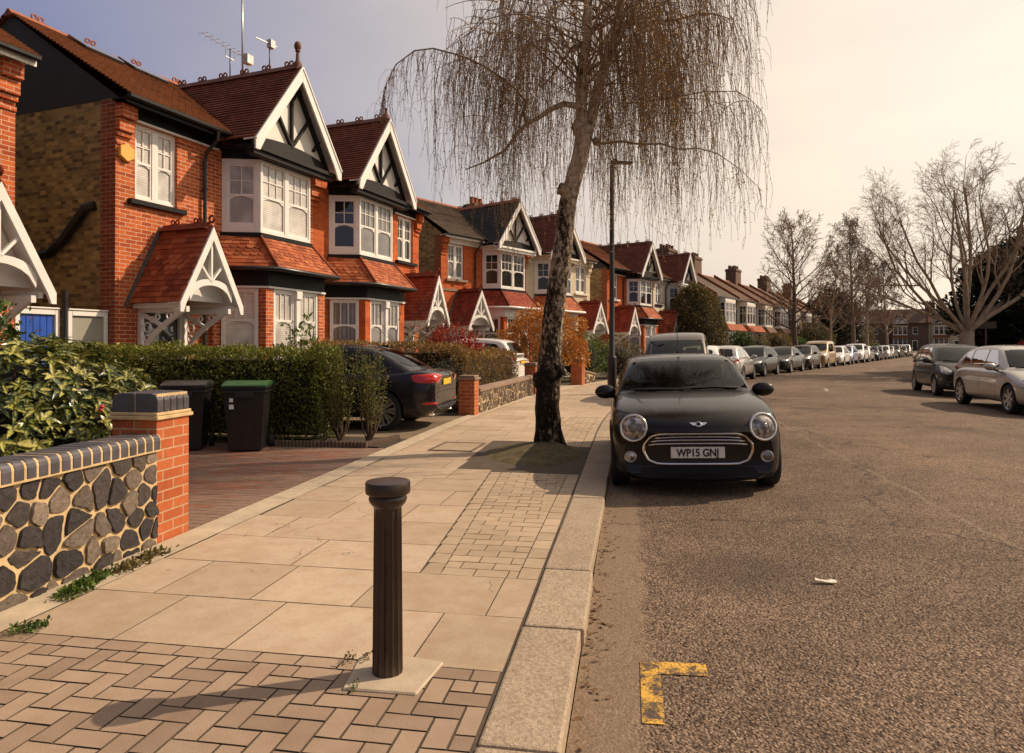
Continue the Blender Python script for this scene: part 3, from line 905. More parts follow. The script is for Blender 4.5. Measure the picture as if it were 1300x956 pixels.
def courses(mb, e0, e1, r0, r1, course=.105, lift=.03, mi=0):
    """one roof slope laid in stepped courses from eave (e0-e1) to ridge (r0-r1)"""
    e0, e1, r0, r1 = V(e0), V(e1), V(r0), V(r1)
    H = ((r0 + r1) / 2 - (e0 + e1) / 2).length
    n = max(2, int(round(H / course)))
    nr = (e1 - e0).cross(lerp(r0, r1, .5) - lerp(e0, e1, .5)).normalized()
    if nr.z < 0: nr = -nr
    ud = (e1 - e0).normalized()
    rr = random.Random(int(H * 100))
    for i in range(n):
        t0, t1 = i / n, (i + 1) / n
        a, b = lerp(e0, r0, t0), lerp(e1, r1, t0)
        c, d = lerp(e1, r1, t1), lerp(e0, r0, t1)
        j = rr.uniform(-.003, .003)
        k = len(mb.f)
        up = nr * (lift + j)
        mb.poly([a + up, b + up, c + nr * .004, d + nr * .004], mi)
        mb.uvs[k] = [((p - e0).dot(ud), v) for p, v in ((a, i * .1 + .003), (b, i * .1 + .003), (c, i * .1 + .097), (d, i * .1 + .097))]
        mb.poly([a - nr * .012, b - nr * .012, b + up, a + up], mi)
        mb.uvs[k + 1] = [((p - e0).dot(ud), i * .1 + .05) for p in (a, b, b, a)]

def tiles(mb, e0, e1, r0, r1, course=.11, tw=.165, scallop=(), seed=1, mi=0):
    """one slope of separate tiles; courses named in scallop have rounded ends"""
    rr = random.Random(seed)
    e0, e1, r0, r1 = V(e0), V(e1), V(r0), V(r1)
    H = (lerp(r0, r1, .5) - lerp(e0, e1, .5)).length
    n = max(2, int(round(H / course)))
    ud = (e1 - e0).normalized()
    nr = ud.cross(lerp(r0, r1, .5) - lerp(e0, e1, .5)).normalized()
    if nr.z < 0: nr = -nr
    vd = nr.cross(ud)
    if vd.z < 0: vd = -vd
    S = H / n
    mb.poly([e0 - nr * .01, e1 - nr * .01, r1 - nr * .01, r0 - nr * .01], mi, .1)
    for i in range(n):
        a, b = lerp(e0, r0, i / n), lerp(e1, r1, i / n)
        c, d = lerp(e0, r0, (i + 1) / n), lerp(e1, r1, (i + 1) / n)
        ua, ub = (a - e0).dot(ud), (b - e0).dot(ud)
        uc, udd = (c - e0).dot(ud), (d - e0).dot(ud)
        W = ub - ua
        x = ua - (tw / 2 if i % 2 else 0)
        while x < ub:
            x0, x1 = max(x, ua), min(x + tw, ub)
            if x1 - x0 > .02:
                g = .004
                # follow the raking ends
                def topx(q):
                    t = (q - ua) / max(W, 1e-6)
                    return uc + (udd - uc) * t if (q <= ua + 1e-4 or q >= ub - 1e-4) else q
                y0 = i * S; y1 = (i + 1) * S
                dr = S * .12
                lift = .017 + rr.uniform(-.003, .006)
                def pt(u, v, z): return e0 + ud * u + vd * (v) + nr * z
                if i in scallop and x1 - x0 > .1:
                    m = (x0 + x1) / 2
                    low = [(x0 + g, y0 + .035), (x0 + .03, y0 + .0), (m, y0 - .022), (x1 - .03, y0 + .0), (x1 - g, y0 + .035)]
                else:
                    low = [(x0 + g, y0 + rr.uniform(-.003, .003)), (x1 - g, y0 + rr.uniform(-.003, .003))]
                base = [pt(u, v - .01, lift) for u, v in low]
                top = [pt(topx(x1), y1 + dr, .004), pt(topx(x0), y1 + dr, .004)]
                col = rr.random()
                mb.poly(base + top, mi, col)
                for k in range(len(base) - 1):
                    mb.poly([base[k] - nr * .014, base[k + 1] - nr * .014, base[k + 1], base[k]], mi, col)
            x += tw

def m_rtile(name, c1, c2, c3):
    t = NT(name); v = t.coord('Object')
    c = t.ramp(t.rnd(), [(0, c1), (.5, c2), (1, c3)])
    n = t.noise(v, 3.5, 6, .7); n2 = t.noise(v, 40, 3)
    c = t.mix(.5, c, t.ramp(n, [(.32, .3), (.62, 1.05)]), 'MULTIPLY')
    c = t.mix(.35, c, t.ramp(n2, [(.3, .5), (.65, 1.1)]), 'MULTIPLY')
    return t.out(c, .8, t.bump(n2, .3, .004), spec=.3)
M['tiles_pent'] = m_rtile('mixed_red_tiles', (.26, .065, .022), (.42, .105, .035), (.52, .17, .07))
M['tiles_porch'] = m_rtile('dark_red_tiles', (.20, .042, .018), (.32, .07, .025), (.40, .12, .05))
M['tiles_deep'] = m_rtile('deep_red_tiles', (.20, .032, .014), (.30, .048, .02), (.33, .065, .03))

def crest(mb, p0, p1, spacing=.62, ring=True, r=.052, h=.05):
    """angular ridge tiles with pairs of rings standing on them"""
    p0, p1 = V(p0), V(p1)
    d = p1 - p0; L = d.length; d.normalize()
    s = d.cross(V((0, 0, 1))).normalized()
    mb.prism([p0 + s * .13 - V((0, 0, .08)), p0 + V((0, 0, h)) + s * .025, p0 + V((0, 0, h)) - s * .025, p0 - s * .13 - V((0, 0, .08))], d * L)
    if not ring: return
    n = int(L / spacing)
    for i in range(n):
        c = p0 + d * ((i + .5) * L / n) + V((0, 0, h + r * .95))
        for q in (-r * 1.12, r * 1.12):
            mb.torus(c + d * q, s, r * .82, r * .32, 14, 6)
        mb.obox(c - d * r * 2 - s * .018 - V((0, 0, r * 1.2)), d * r * 4, s * .036, V((0, 0, r * .5)))

def sash(parent, o, t, n, w, h, cols=2, glass='glass_dark', top=.5, fw=.055, arch=True, frame='white', rows=2, name='window', plain=False):
    """timber sash window: o is the bottom corner on the wall face, t along, n outward"""
    o, t, n = V(o), V(t).normalized(), V(n).normalized()
    z = V((0, 0, 1))
    f = MB()
    def bx(u0, u1, v0, v1, d0, d1): f.obox(o + t * u0 + z * v0 + n * d0, t * (u1 - u0), z * (v1 - v0), n * (d1 - d0))
    bx(0, fw, 0, h, -.07, .012); bx(w - fw, w, 0, h, -.07, .012)
    bx(fw, w - fw, h - fw, h, -.07, .010); bx(fw, w - fw, 0, fw * 1.3, -.07, .010)
    i0, i1 = fw, w - fw
    m = fw * 1.3 + (h - fw * 2.3) * (1 - top)
    s = .032
    # sash stiles and rails
    bx(i0, i0 + s, fw * 1.3, h - fw, -.055, -.004); bx(i1 - s, i1, fw * 1.3, h - fw, -.055, -.004)
    bx(i0 + s, i1 - s, h - fw - s, h - fw, -.055, -.006); bx(i0 + s, i1 - s, fw * 1.3, fw * 1.3 + .055, -.055, -.006)
    if not plain:
        bx(i0 + s, i1 - s, m - .022, m + .022, -.055, -.002)
        b = .02
        for k in range(1, cols):
            u = i0 + s + (i1 - i0 - 2 * s) * k / cols
            bx(u - b / 2, u + b / 2, m + .022, h - fw - s, -.05, -.012)
        if rows > 1:
            v = (m + h - fw - s) / 2
            bx(i0 + s, i1 - s, v - b / 2, v + b / 2, -.048, -.014)
        if arch:
            a = min(.12, (i1 - i0) * .22)
            for (ux, sg) in ((i0 + s, 1), (i1 - s, -1)):
                q = [o + t * ux + z * (m - .022) - n * .05, o + t * (ux + sg * a * 1.9) + z * (m - .022) - n * .05,
                     o + t * (ux + sg * a * .8) + z * (m - .022 - a * .22) - n * .05, o + t * ux + z * (m - .022 - a * .62) - n * .05]
                f.prism(q, n * .038)
    ob = f.build(name, M[frame], parent)
    g = MB()
    g.poly([o + t * i0 + z * fw - n * .035, o + t * i1 + z * fw - n * .035, o + t * i1 + z * (h - fw) - n * .035, o + t * i0 + z * (h - fw) - n * .035])
    g.build('pane', M[glass], ob)
    return ob

def wall_sheet(mb, o, t, w, h, holes, n, reveal=.11, mi=0, mir=None):
    """wall face with rectangular openings (u0,u1,v0,v1) and their reveals"""
    o, t, n = V(o), V(t), V(n); z = V((0, 0, 1))
    us = sorted({0, w} | {x for hh in holes for x in hh[:2]}); vs = sorted({0, h} | {x for hh in holes for x in hh[2:4]})
    for i in range(len(us) - 1):
        for j in range(len(vs) - 1):
            u, v = (us[i] + us[i + 1]) / 2, (vs[j] + vs[j + 1]) / 2
            if any(a < u < b and c < v < d for a, b, c, d in holes): continue
            mb.poly([o + t * us[i] + z * vs[j], o + t * us[i + 1] + z * vs[j], o + t * us[i + 1] + z * vs[j + 1], o + t * us[i] + z * vs[j + 1]], mi)
    for a, b, c, d in holes:
        r = -n * reveal
        for p, q in (((a, c), (a, d)), ((a, d), (b, d)), ((b, d), (b, c)), ((b, c), (a, c))):
            P0, P1 = o + t * p[0] + z * p[1], o + t * q[0] + z * q[1]
            mb.poly([P0, P1, P1 + r, P0 + r], mi if mir is None else mir)

W_ = 5.6; G_ = 1.88; EZ = 5.93; RZ = 7.93; RB = -2.75
def half(root, sg, S):
    """one half of a semi-detached pair. local x: out to the street, y: along it.
    sg=-1 is the half nearer the camera; al counts outwards from the party wall"""
    def p(al, b, z): return V((b, sg * al, z))
    T = V((0, sg, 0)); N = V((1, 0, 0)); Z = V((0, 0, 1))
    BR = M[S.get('brick', 'brick_red')]; trim = M[S.get('band', 'black')]
    near = S.get('near', False)
    # ---- walls
    mb = MB()
    wall_sheet(mb, p(0, 0, 0), T, W_, EZ - .02, [(4.25, 5.2, 4.2, 5.62), (4.1, 5.08, .12, 2.2)], N)
    mb.build('front_wall', BR, root)
    mb = MB()
    mb.poly([p(W_, -.0, 0), p(W_, -8, 0), p(W_, -8, EZ), p(W_, -.0, EZ)])
    mb.build('side_wall', M[S.get('side', 'brick_stock')], root)
    if S.get('quoin', True):
        mb = MB(); mb.obox(p(W_ + .003, 0, 0), (-.36, 0, 0), T * .004, (0, 0, EZ)); mb.build('corner_brickwork', M['brick_dark'], root)
    mb = MB()
    mb.poly([p(W_ + .006, .1, EZ + .0), p(W_ + .006, -6.3, EZ + .0), p(W_ + .006, RB, RZ - .05)])
    mb.build('gable_end_cladding', M[S.get('clad', 'cladding')], root)
    # ---- stepped brick corbel under the gutter at the corner and at the party wall
    mb = MB(); mc = MB()
    for k, (z0, z1, d) in enumerate(((5.12, 5.20, .03), (5.27, 5.35, .06), (5.36, 5.58, .11), (5.59, 5.83, .19))):
        mb.obox(p(W_ - .30, 0, z0), (d, 0, 0), T * (.30 + (.012 if k else .008)), (0, 0, z1 - z0))
        mc.obox(p(.0 if sg > 0 else .004, 0, z0 - .05), (d * 1.4, 0, 0), T * .24, (0, 0, z1 - z0))
    for mb in (mb, mc): mb.build('corbel', M[S.get('corbel', S.get('brick', 'brick_red'))], root, bevel=.006)
    # ---- eaves: frieze board, soffit, gutter, downpipe
    e0, e1 = G_ + 1.25, W_ + .02
    mb = MB()
    mb.obox(p(e0, .02, 5.66), (.02, 0, 0), T * (e1 - e0 - .3), (0, 0, .22))
    mb.obox(p(e0, .0, 5.875), (.36, 0, 0), T * (e1 - e0 + .06), (0, 0, .02))
    mb.obox(p(e0, .34, 5.80), (.022, 0, 0), T * (e1 - e0 + .06), (0, 0, .13))
    mb.build('eaves_board', trim, root)
    mb = MB(); mb.obox(p(e0 + .1, .022, 5.625), (.045, 0, 0), T * (e1 - e0 - .42), (0, 0, .032)); mb.build('moulding', M['white'], root)
    mb = MB()
    mb.tube([p(e0, .42, 5.915), p(e1 + .06, .42, 5.915)], .055, 8)
    mb.build('gutter', M['gutter'], root, smooth=True, angle=40)
    mb = MB(); da = 3.62
    mb.tube([p(da, .42, 5.87), p(da, .40, 5.70), p(da, .12, 5.48), p(da, .075, 5.3), p(da, .075, .2)], .038, 8)
    for z in (1.2, 3.0, 4.7): mb.lathe([(.05, 0), (.05, .05)], 8, p(da, .075, z))
    mb.build('downpipe', M['gutter'], root, smooth=True, angle=40)
    # ---- main roof, front and rear slopes
    mb = MB()
    courses(mb, p(-.0, .46, EZ), p(W_ + .09, .46, EZ), p(-.0, RB, RZ), p(W_ + .09, RB, RZ), .105)
    courses(mb, p(0, -6.4, EZ - .2), p(W_ + .09, -6.4, EZ - .2), p(0, RB, RZ), p(W_ + .09, RB, RZ), .2)
    rf_ = mb.build('main_roof', M[S.get('roof', 'tile_main')], root)
    mb = MB(); crest(mb, p(.2 if sg > 0 else 0, RB, RZ), p(W_ + .08, RB, RZ), .95, near, .06); mb.build('ridge_tiles', M['terracotta'], rf_)
    if S.get('rooflight'):
        mb = MB()
        q = lerp(p(4.6, .46, EZ), p(4.6, RB, RZ), .80); dq = (p(0, RB, RZ) - p(0, .46, EZ)).normalized()
        nq = V((.53, 0, .85))
        for k in range(2):
            mb.obox(q + T * (-k * 1.15) + nq * .02, T * -.9, dq * .62, nq * .07)
        mb.build('rooflight', M['glass_dark'], rf_, bevel=.01)
    # ---- front gable over the bay
    gz, bz_ = 7.77, 1.10
    tip = 1.46; tz = 5.80
    mb = MB()
    for s_ in (-1, 1):
        courses(mb, p(G_ + s_ * tip, bz_ + .02, tz), p(G_ + s_ * tip, RB + .1, tz), p(G_, bz_ + .02, gz), p(G_, RB + .1, gz), .095)
    gr = mb.build('gable_roof', M[S.get('front_roof', 'tile_brown')], root)
    mb = MB(); crest(mb, p(G_, bz_ - .02, gz), p(G_, RB + .05, gz), .60, True, .058); mb.build('ridge_tiles', M[S.get('crest', 'terracotta_dark')], gr)
    mb = MB()
    if S.get('finial') == 'ball':
        mb.lathe([(.10, -.05), (.09, .05), (.045, .12), (.035, .30), (.06, .33), (.05, .36), (.075, .40), (.08, .46), (.06, .52), (.02, .55)], 12, p(G_, bz_ - .1, gz + .02))
    elif S.get('finial') == 'cap':
        mb.lathe([(.14, -.04), (.10, .06), (.05, .13), (.035, .22), (.05, .25), (.03, .28)], 10, p(G_, bz_ - .1, gz + .02))
    if mb.v: mb.build('finial', M['terracotta_dark'], gr, smooth=True, angle=40)
    pb = .80
    mb = MB()
    mb.poly([p(G_ - 1.28, pb, 5.75), p(G_ + 1.28, pb, 5.75), p(G_, pb, gz - .12)])
    gp = mb.build('gable_panel', M['plaster'], root)
    mb = MB()
    # tie beam with a raised arched top
    n = 8; lo = []; hi = []
    for i in range(n + 1):
        u = -1.3 + 2.6 * i / n
        hi.append(p(G_ + u, pb + .005, 5.86 + .14 * (1 - (u / 1.3) ** 2)))
    mb.prism([p(G_ - 1.3, pb + .005, 5.70), p(G_ + 1.3, pb + .005, 5.70)] + hi[::-1], (.06, 0, 0))
    mb.bar(p(G_, pb + .03, 5.95), p(G_, pb + .03, 7.45), .05, .10, N)
    for s_ in (-1, 1):
        mb.bar(p(G_ + s_ * .04, pb + .033, 6.02), p(G_ + s_ * .64, pb + .033, 6.80), .05, .10, N)
        mb.bar(p(G_ + s_ * .02, pb + .036, 7.05), p(G_ + s_ * .30, pb + .036, 7.36), .05, .10, N)
        mb.bar(p(G_ + s_ * .78, pb + .033, 6.1), p(G_ + s_ * .98, pb + .033, 6.36), .05, .10, N)
        mb.bar(p(G_ + s_ * 1.30, pb + .039, 5.72), p(G_ + s_ * .0, pb + .039, gz - .16), .05, .13, N)
    mb.build('timbers', M['timber_grey'], gp)
    mb = MB()
    mb.obox(p(G_ - 1.33, .76, 5.60), (.26, 0, 0), T * 2.66, (0, 0, .085))
    mb.obox(p(G_ - 1.33, .76, 5.50), (.20, 0, 0), T * 2.66, (0, 0, .085))
    mb.obox(p(G_ - 1.33, 0, 5.69), (.79, 0, 0), T * 2.66, (0, 0, .03))
    mb.build('gable_cornice', M['timber_grey'] if S.get('band', 'black') == 'black' else M[S['band']], gp)
    mb = MB()
    bw = .21
    for s_ in (-1, 1):
        a = p(G_ + s_ * (tip + .02), bz_, tz - .03); c = p(G_, bz_, gz + .0)
        dv = (c - a).normalized(); pr = V((0, -dv.z, dv.y))
        if pr.z > 0: pr = -pr
        foot = [a, a + V((0, 0, -.16)), a + V((0, 0, -.20)) - T * s_ * .10, a + pr * bw + dv * .12]
        c2 = c + V((0, 0, -bw / max(.2, abs(pr.z)))) 
        mb.prism([a, c, c2] + [a + pr * bw + dv * .22, a + V((0, 0, -.24)) - T * s_ * .13, a + V((0, 0, -.24))], (.045, 0, 0))
        mb.bar(a + V((-.16, 0, -.01)) + pr * .02, c + V((-.16, 0, -.03)), .28, .02, pr)
        # moulding along the top of the board
        mb.bar(a + V((.05, 0, -.03)), c + V((.05, 0, -.035)), .03, .045, pr)
    mb.build('bargeboard', M['white'], gp, bevel=.006)
    # ---- first-floor bay
    z0, z1 = 3.94, 5.50
    PL = [(G_ - 1.2, 0), (G_ - .84, .70), (G_ + .84, .70), (G_ + 1.2, 0)]
    def facet(i, ext=0):
        (a0, b0), (a1, b1) = PL[i], PL[i + 1]
        A_, B_ = p(a0, b0, 0), p(a1, b1, 0)
        if sg < 0: A_, B_ = B_, A_
        t = (B_ - A_); w = t.length; t.normalize(); n = V((t.y, -t.x, 0))
        if n.x < 0: n = -n
        return A_, t, n, w
    gl1 = S.get('glass1', 'glass_dark'); gl1s = S.get('glass1s', gl1)
    for i in range(3):
        A_, t, n, w = facet(i)
        if i == 1:
            sash(root, A_ + Z * z0 + t * .0, t, n, w / 2 - .002, z1 - z0, 3, gl1, .5)
            sash(root, A_ + Z * z0 + t * (w / 2 + .002), t, n, w / 2 - .002, z1 - z0, 3, gl1, .5)
        else:
            sash(root, A_ + Z * z0, t, n, w, z1 - z0, 2, gl1s, .5, fw=.12)
    mb = MB()
    def ring(off, zz0, zz1, e=0):
        # band following the bay plan, pushed out by off
        q = [(G_ - 1.2 - off, 0), (G_ - .84 - off * .6, .70 + off), (G_ + .84 + off * .6, .70 + off), (G_ + 1.2 + off, 0)]
        mb.prism([p(a, b, zz0) for a, b in q], (0, 0, zz1 - zz0))
    ring(.06, 3.83, 3.935); bs = mb.build('bay_sill', M['black'], root, bevel=.008)
    mb = MB(); ring(.02, 5.505, 5.685); mb.build('bay_head', trim, root)
    mb = MB()
    mb.prism([p(a * 1.0, b, z0) for a, b in ((G_ - 1.12, -.02), (G_ - .76, .60), (G_ + .76, .60), (G_ + 1.12, -.02))], (0, 0, z1 - z0)); mb.build('bay_core', M['door_dark'], root)
    # ---- tiled pent roof between the two storeys
    mb = MB(); zt, ze = 3.84, 3.16
    top = [(G_ - 1.24, 0.02), (G_ - .87, .74), (G_ + .87, .74), (G_ + 1.24, 0.02)]
    bot = [(G_ - 1.75, .10), (G_ - 1.05, 1.32), (G_ + 1.05, 1.32), (G_ + 1.75, .10)]
    for i in range(3):
        tiles(mb, p(*bot[i], ze), p(*bot[i + 1], ze), p(*top[i], zt), p(*top[i + 1], zt), .105, .165, (3, 4, 5) , 5 + i)
    pr = mb.build('pent_roof', M[S.get('pent', 'tiles_pent')], root, uv=False)
    for i in (1, 2):
        mb = MB(); a, b = p(*bot[i], ze), p(*top[i], zt)
        nd = V((.5, 0, .85)); mb.tube([a + nd * .02, b + nd * .02], .035, 6)
        mb.build('hip_tiles', M[S.get('hip', 'tiles_pent')], pr, smooth=True)
    mb = MB()
    pts = [p(*bot[0], ze - .04), p(*bot[1], ze - .04), p(*bot[2], ze - .04), p(*bot[3], ze - .04)]
    mb.tube([V((q.x + .04, q.y, q.z)) for q in pts], .05, 8); mb.build('bay_gutter', M['gutter'] if S.get('band', 'black') == 'black' else M['white'], pr, smooth=True)
    # ---- ground-floor bay
    GP = [(G_ - 1.5, 0), (G_ - .95, 1.0), (G_ + .95, 1.0), (G_ + 1.5, 0)]
    PLs = PL; PL2 = GP
    mb = MB()
    def ring2(off, a0, a1):
        q = [(G_ - 1.5 - off, 0), (G_ - .95 - off * .6, 1.0 + off), (G_ + .95 + off * .6, 1.0 + off), (G_ + 1.5 + off, 0)]
        mb.prism([p(a, b, a0) for a, b in q], (0, 0, a1 - a0))
    ring2(.03, 2.78, 3.1); ring2(.14, 3.102, 3.15); mb.build('bay_fascia', trim, root, bevel=.01)
    mb = MB(); ring2(.05, 2.735, 2.777); mb.build('moulding', M['white'], root)
    mb = MB(); ring2(.0, 0, .72)
    for (a, b) in GP:
        w = .12
        a2 = a + (.06 if a < G_ else -.06); b2 = max(b - .1, 0.02)
        mb.obox(p(a2 - w, b2 - .1, .722), (.2, 0, 0), T * 2 * w, (0, 0, 2.01))
    mb.build('bay_walls', BR, root)
    mb = MB(); ring2(.04, .722, .78); mb.build('bay_sill', M[S.get('sill', 'white')], root)
    gl0 = S.get('glass0', 'glass_curtain')
    for i in range(3):
        (a0, b0), (a1, b1) = GP[i], GP[i + 1]
        A_, B_ = p(a0, b0, 0), p(a1, b1, 0)
        if sg < 0: A_, B_ = B_, A_
        t = B_ - A_; w = t.length; t.normalize(); n = V((t.y, -t.x, 0))
        if n.x < 0: n = -n
        A_ = A_ - n * .03
        if i == 1:
            m_ = .19
            hw = (w - 2 * m_) / 2
            sash(root, A_ + t * m_ + Z * .79, t, n, hw - .07, 1.94, 3, gl0, .34, rows=1)
            sash(root, A_ + t * (m_ + hw + .07) + Z * .79, t, n, hw - .07, 1.94, 3, gl0, .34, rows=1)
            mu = MB(); mu.obox(A_ + t * (m_ + hw - .068) + Z * .79 - n * .05, t * .136, n * .12, Z * 1.94)
            mu.obox(A_ + t * (m_ + hw - .1) + Z * 2.55 - n * .05, t * .2, n * .16, Z * .18)
            mu.build('mullion', M['white'], root, bevel=.01)
        else:
            m_ = .2
            sash(root, A_ + t * m_ + Z * .79, t, n, w - 2 * m_, 1.94, 3, gl0, .34, rows=1)
    mb = MB(); mb.prism([p(a, b, .75) for a, b in ((G_ - 1.36, -.02), (G_ - .86, .86), (G_ + .86, .86), (G_ + 1.36, -.02))], (0, 0, 2.0)); mb.build('bay_core', M['door_dark'], root)
    # ---- upstairs window beside the bay
    u0, u1 = (4.25, 5.2)
    o = p(u0, -.07, 4.2) if sg > 0 else p(u1, -.07, 4.2)
    t = V((0, 1, 0))
    if S.get('pairwin', True):
        sash(root, o, t, N, (u1 - u0) / 2 - .001, 1.42, 2, S.get('glass2', gl1), .5)
        sash(root, o + t * ((u1 - u0) / 2 + .001), t, N, (u1 - u0) / 2 - .001, 1.42, 2, S.get('glass2', gl1), .5)
    else:
        sash(root, o, t, N, (u1 - u0), 1.42, 2, S.get('glass2', gl1), .5)
    mb = MB(); mb.obox(p(u0 - .16, -.06, 4.10), (.16, 0, 0), T * (u1 - u0 + .32), (0, 0, .098)); mb.build('window_sill', M[S.get('sill1', 'black')], root, bevel=.01)
    if S.get('bandcourse'):
        mb = MB(); mb.obox(p(G_ + 1.3, 0.003, 3.72), (.03, 0, 0), T * (W_ - G_ - 1.32), (0, 0, .09)); mb.build('band_course', M['stone_cap'], root)
    # ---- front door under the porch
    mb = MB()
    mb.obox(p(4.18, -.10, .14), (.05, 0, 0), T * .82, (0, 0, 2.0))
    d_ = mb.build('front_door', M[S.get('door', 'door_dark')], root, bevel=.006)
    g = MB(); g.obox(p(4.30, -.052, 1.1), (.012, 0, 0), T * .25, (0, 0, .8)); g.obox(p(4.63, -.052, 1.1), (.012, 0, 0), T * .25, (0, 0, .8)); g.build('door_glass', M['glass_dark'], d_)
    fr = MB(); fr.obox(p(4.1, -.08, .12), (.09, 0, 0), T * .078, (0, 0, 2.08)); fr.obox(p(5.002, -.08, .12), (.09, 0, 0), T * .078, (0, 0, 2.08)); fr.obox(p(4.1, -.08, 2.14), (.09, 0, 0), T * .98, (0, 0, .06)); fr.build('door_frame', M['white'], root)
    st = MB(); st.box(0, .5, min(sg * 4.0, sg * 5.2), max(sg * 4.0, sg * 5.2), 0, .12); st.build('door_step', M['stone_cap'], root)
    # ---- porch canopy
    c = 4.6; tw_ = .74; pf = 1.22; pz, pe = 3.72, 2.30
    po = MB()
    for s_ in (-1, 1):
        a = p(c + s_ * (tw_ + .02), pf, pe - .02); b = p(c, pf, pz)
        dv = (b - a).normalized(); prn = V((0, -dv.z, dv.y))
        if prn.z > 0: prn = -prn
        c2 = b + V((0, 0, -.115 / max(.2, abs(prn.z))))
        po.prism([a, b, c2, a + prn * .115 + dv * .05, a + V((0, 0, -.16)) - T * s_ * .07, a + V((0, 0, -.16))], (.05, 0, 0))
        po.bar(a + V((-.14, 0, 0)) + prn * .012, b + V((-.14, 0, -.01)), .24, .015, prn)
        # fretted side bracket: post on the wall, top rail, curved brace, scrollwork
        y_ = c + s_ * .50
        po.obox(p(y_ - .035, .003, 1.28), (.075, 0, 0), T * .07, (0, 0, .96))
        po.obox(p(y_ - .035, .08, 2.13), (pf - .13, 0, 0), T * .07, (0, 0, .10))
        n = 9; q = []
        for k in range(n + 1):
            f = k / n
            q.append((.08 + (pf - .2) * f ** 1.15, 1.30 + .83 * f ** .72))
        for k in range(n):
            (b0, za), (b1, zb) = q[k], q[k + 1]
            po.prism([p(y_ - .03, b0, za), p(y_ - .03, b1, zb), p(y_ - .03, b1, zb + .10), p(y_ - .03, b0, za + .10)], T * .06)
        po.bar(p(y_, .09, 2.1), p(y_, .62, 1.86), .05, .06, N)
        for (bb, zz, rr_) in ((.20, 1.86, .085), (.19, 1.66, .06), (.72, 2.06, .055), (.45, 2.05, .05), (.32, 2.0, .05)):
            po.torus(p(y_, bb, zz), T, rr_, .017, 12, 5)
        po.lathe([(.03, 0), (.045, .03), (.03, .08), (.015, .1)], 8, p(y_, .06, 1.2))
    # arched front: curved lower rail, king post, struts
    n = 10
    for k in range(n):
        f0, f1 = -1 + 2 * k / n, -1 + 2 * (k + 1) / n
        z_ = lambda f: 2.26 + .38 * math.sqrt(max(0, 1 - f * f * .96))
        po.prism([p(c + f0 * .50, pf - .04, z_(f0)), p(c + f1 * .50, pf - .04, z_(f1)), p(c + f1 * .52, pf - .04, z_(f1) + .10 + .05 * abs(f1)), p(c + f0 * .52, pf - .04, z_(f0) + .10 + .05 * abs(f0))], (.04, 0, 0))
    po.bar(p(c, pf - .025, 2.70), p(c, pf - .025, 3.48), .04, .07, N)
    for s_ in (-1, 1): po.bar(p(c + s_ * .03, pf - .022, 2.74), p(c + s_ * .25, pf - .022, 3.0), .04, .06, N)
    # boarded soffit set back inside the gable
    po.poly([p(c - .62, pf - .30, 2.35), p(c + .62, pf - .30, 2.35), p(c, pf - .30, 3.6)])
    for s_ in (-1, 1):
        po.poly([p(c + s_ * .70, 0, 2.30), p(c + s_ * .70, pf - .05, 2.30), p(c, pf - .05, 3.66), p(c, 0, 3.66)])
        po.obox(p(c + s_ * .62 - .03, .01, 2.20), (pf - .08, 0, 0), T * .06, (0, 0, .09))
    po_ = po.build('porch', M['white'], root)
    mb = MB()
    for s_ in (-1, 1):
        tiles(mb, p(c + s_ * tw_, 0.0, pe), p(c + s_ * tw_, pf + .03, pe), p(c, 0.0, pz + .02), p(c, pf + .03, pz + .02), .115, .165, (5, 6, 7, 8), 3)
    mb.build('porch_roof', M[S.get('porch', 'tiles_porch')], po_, uv=False)
    mb = MB(); crest(mb, p(c, .05, pz + .05), p(c, pf - .05, pz + .05), .42, True, .05, .045)
    mb.torus(p(c, pf + .0, pz + .15), T, .06, .022, 14, 6)
    mb.build('ridge_tiles', M['tiles_deep'], po_)
    mb = MB()
    for s_ in (-1, 1): mb.bar(p(c + s_ * (tw_ + .06), .012, pe - .06), p(c + s_ * .05, .012, pz + .05), .06, .05, N)
    mb.build('flashing', M['lead'], po_)
    if S.get('alarm'):
        mb = MB(); o = p(5.42, .003, 5.0)
        pts = [o + V((0, .17 * math.cos(a), .17 * math.sin(a))) for a in [math.pi / 6 + k * math.pi / 3 for k in range(6)]]
        mb.prism(pts, (.08, 0, 0)); mb.build('alarm_box', M['yellow_box'], root, bevel=.012)
    if S.get('chimney'):
        mb = MB(); mb.obox(p(.5, -3.4, 7.0), (.7, 0, 0), T * -1.0, (0, 0, 1.35)); mb.obox(p(.55, -3.45, 8.15), (.8, 0, 0), T * -1.1, (0, 0, .12))
        ch = mb.build('chimney', M['brick_grey'], root)
        pm = MB()
        for k in range(3): pm.lathe([(.11, 0), (.10, .3), (.12, .33), (.11, .36)], 10, p(.28 - k * .3, -3.05, 8.35))
        pm.build('chimney_pots', M['terracotta'], ch)

def house(name, x, y, deg, sg, S, label, group='bay-fronted houses along the left side'):
    root = empty(name, (x, y, PZ - .1), -R(deg), label, 'house', group)
    half(root, sg, S)
    return root

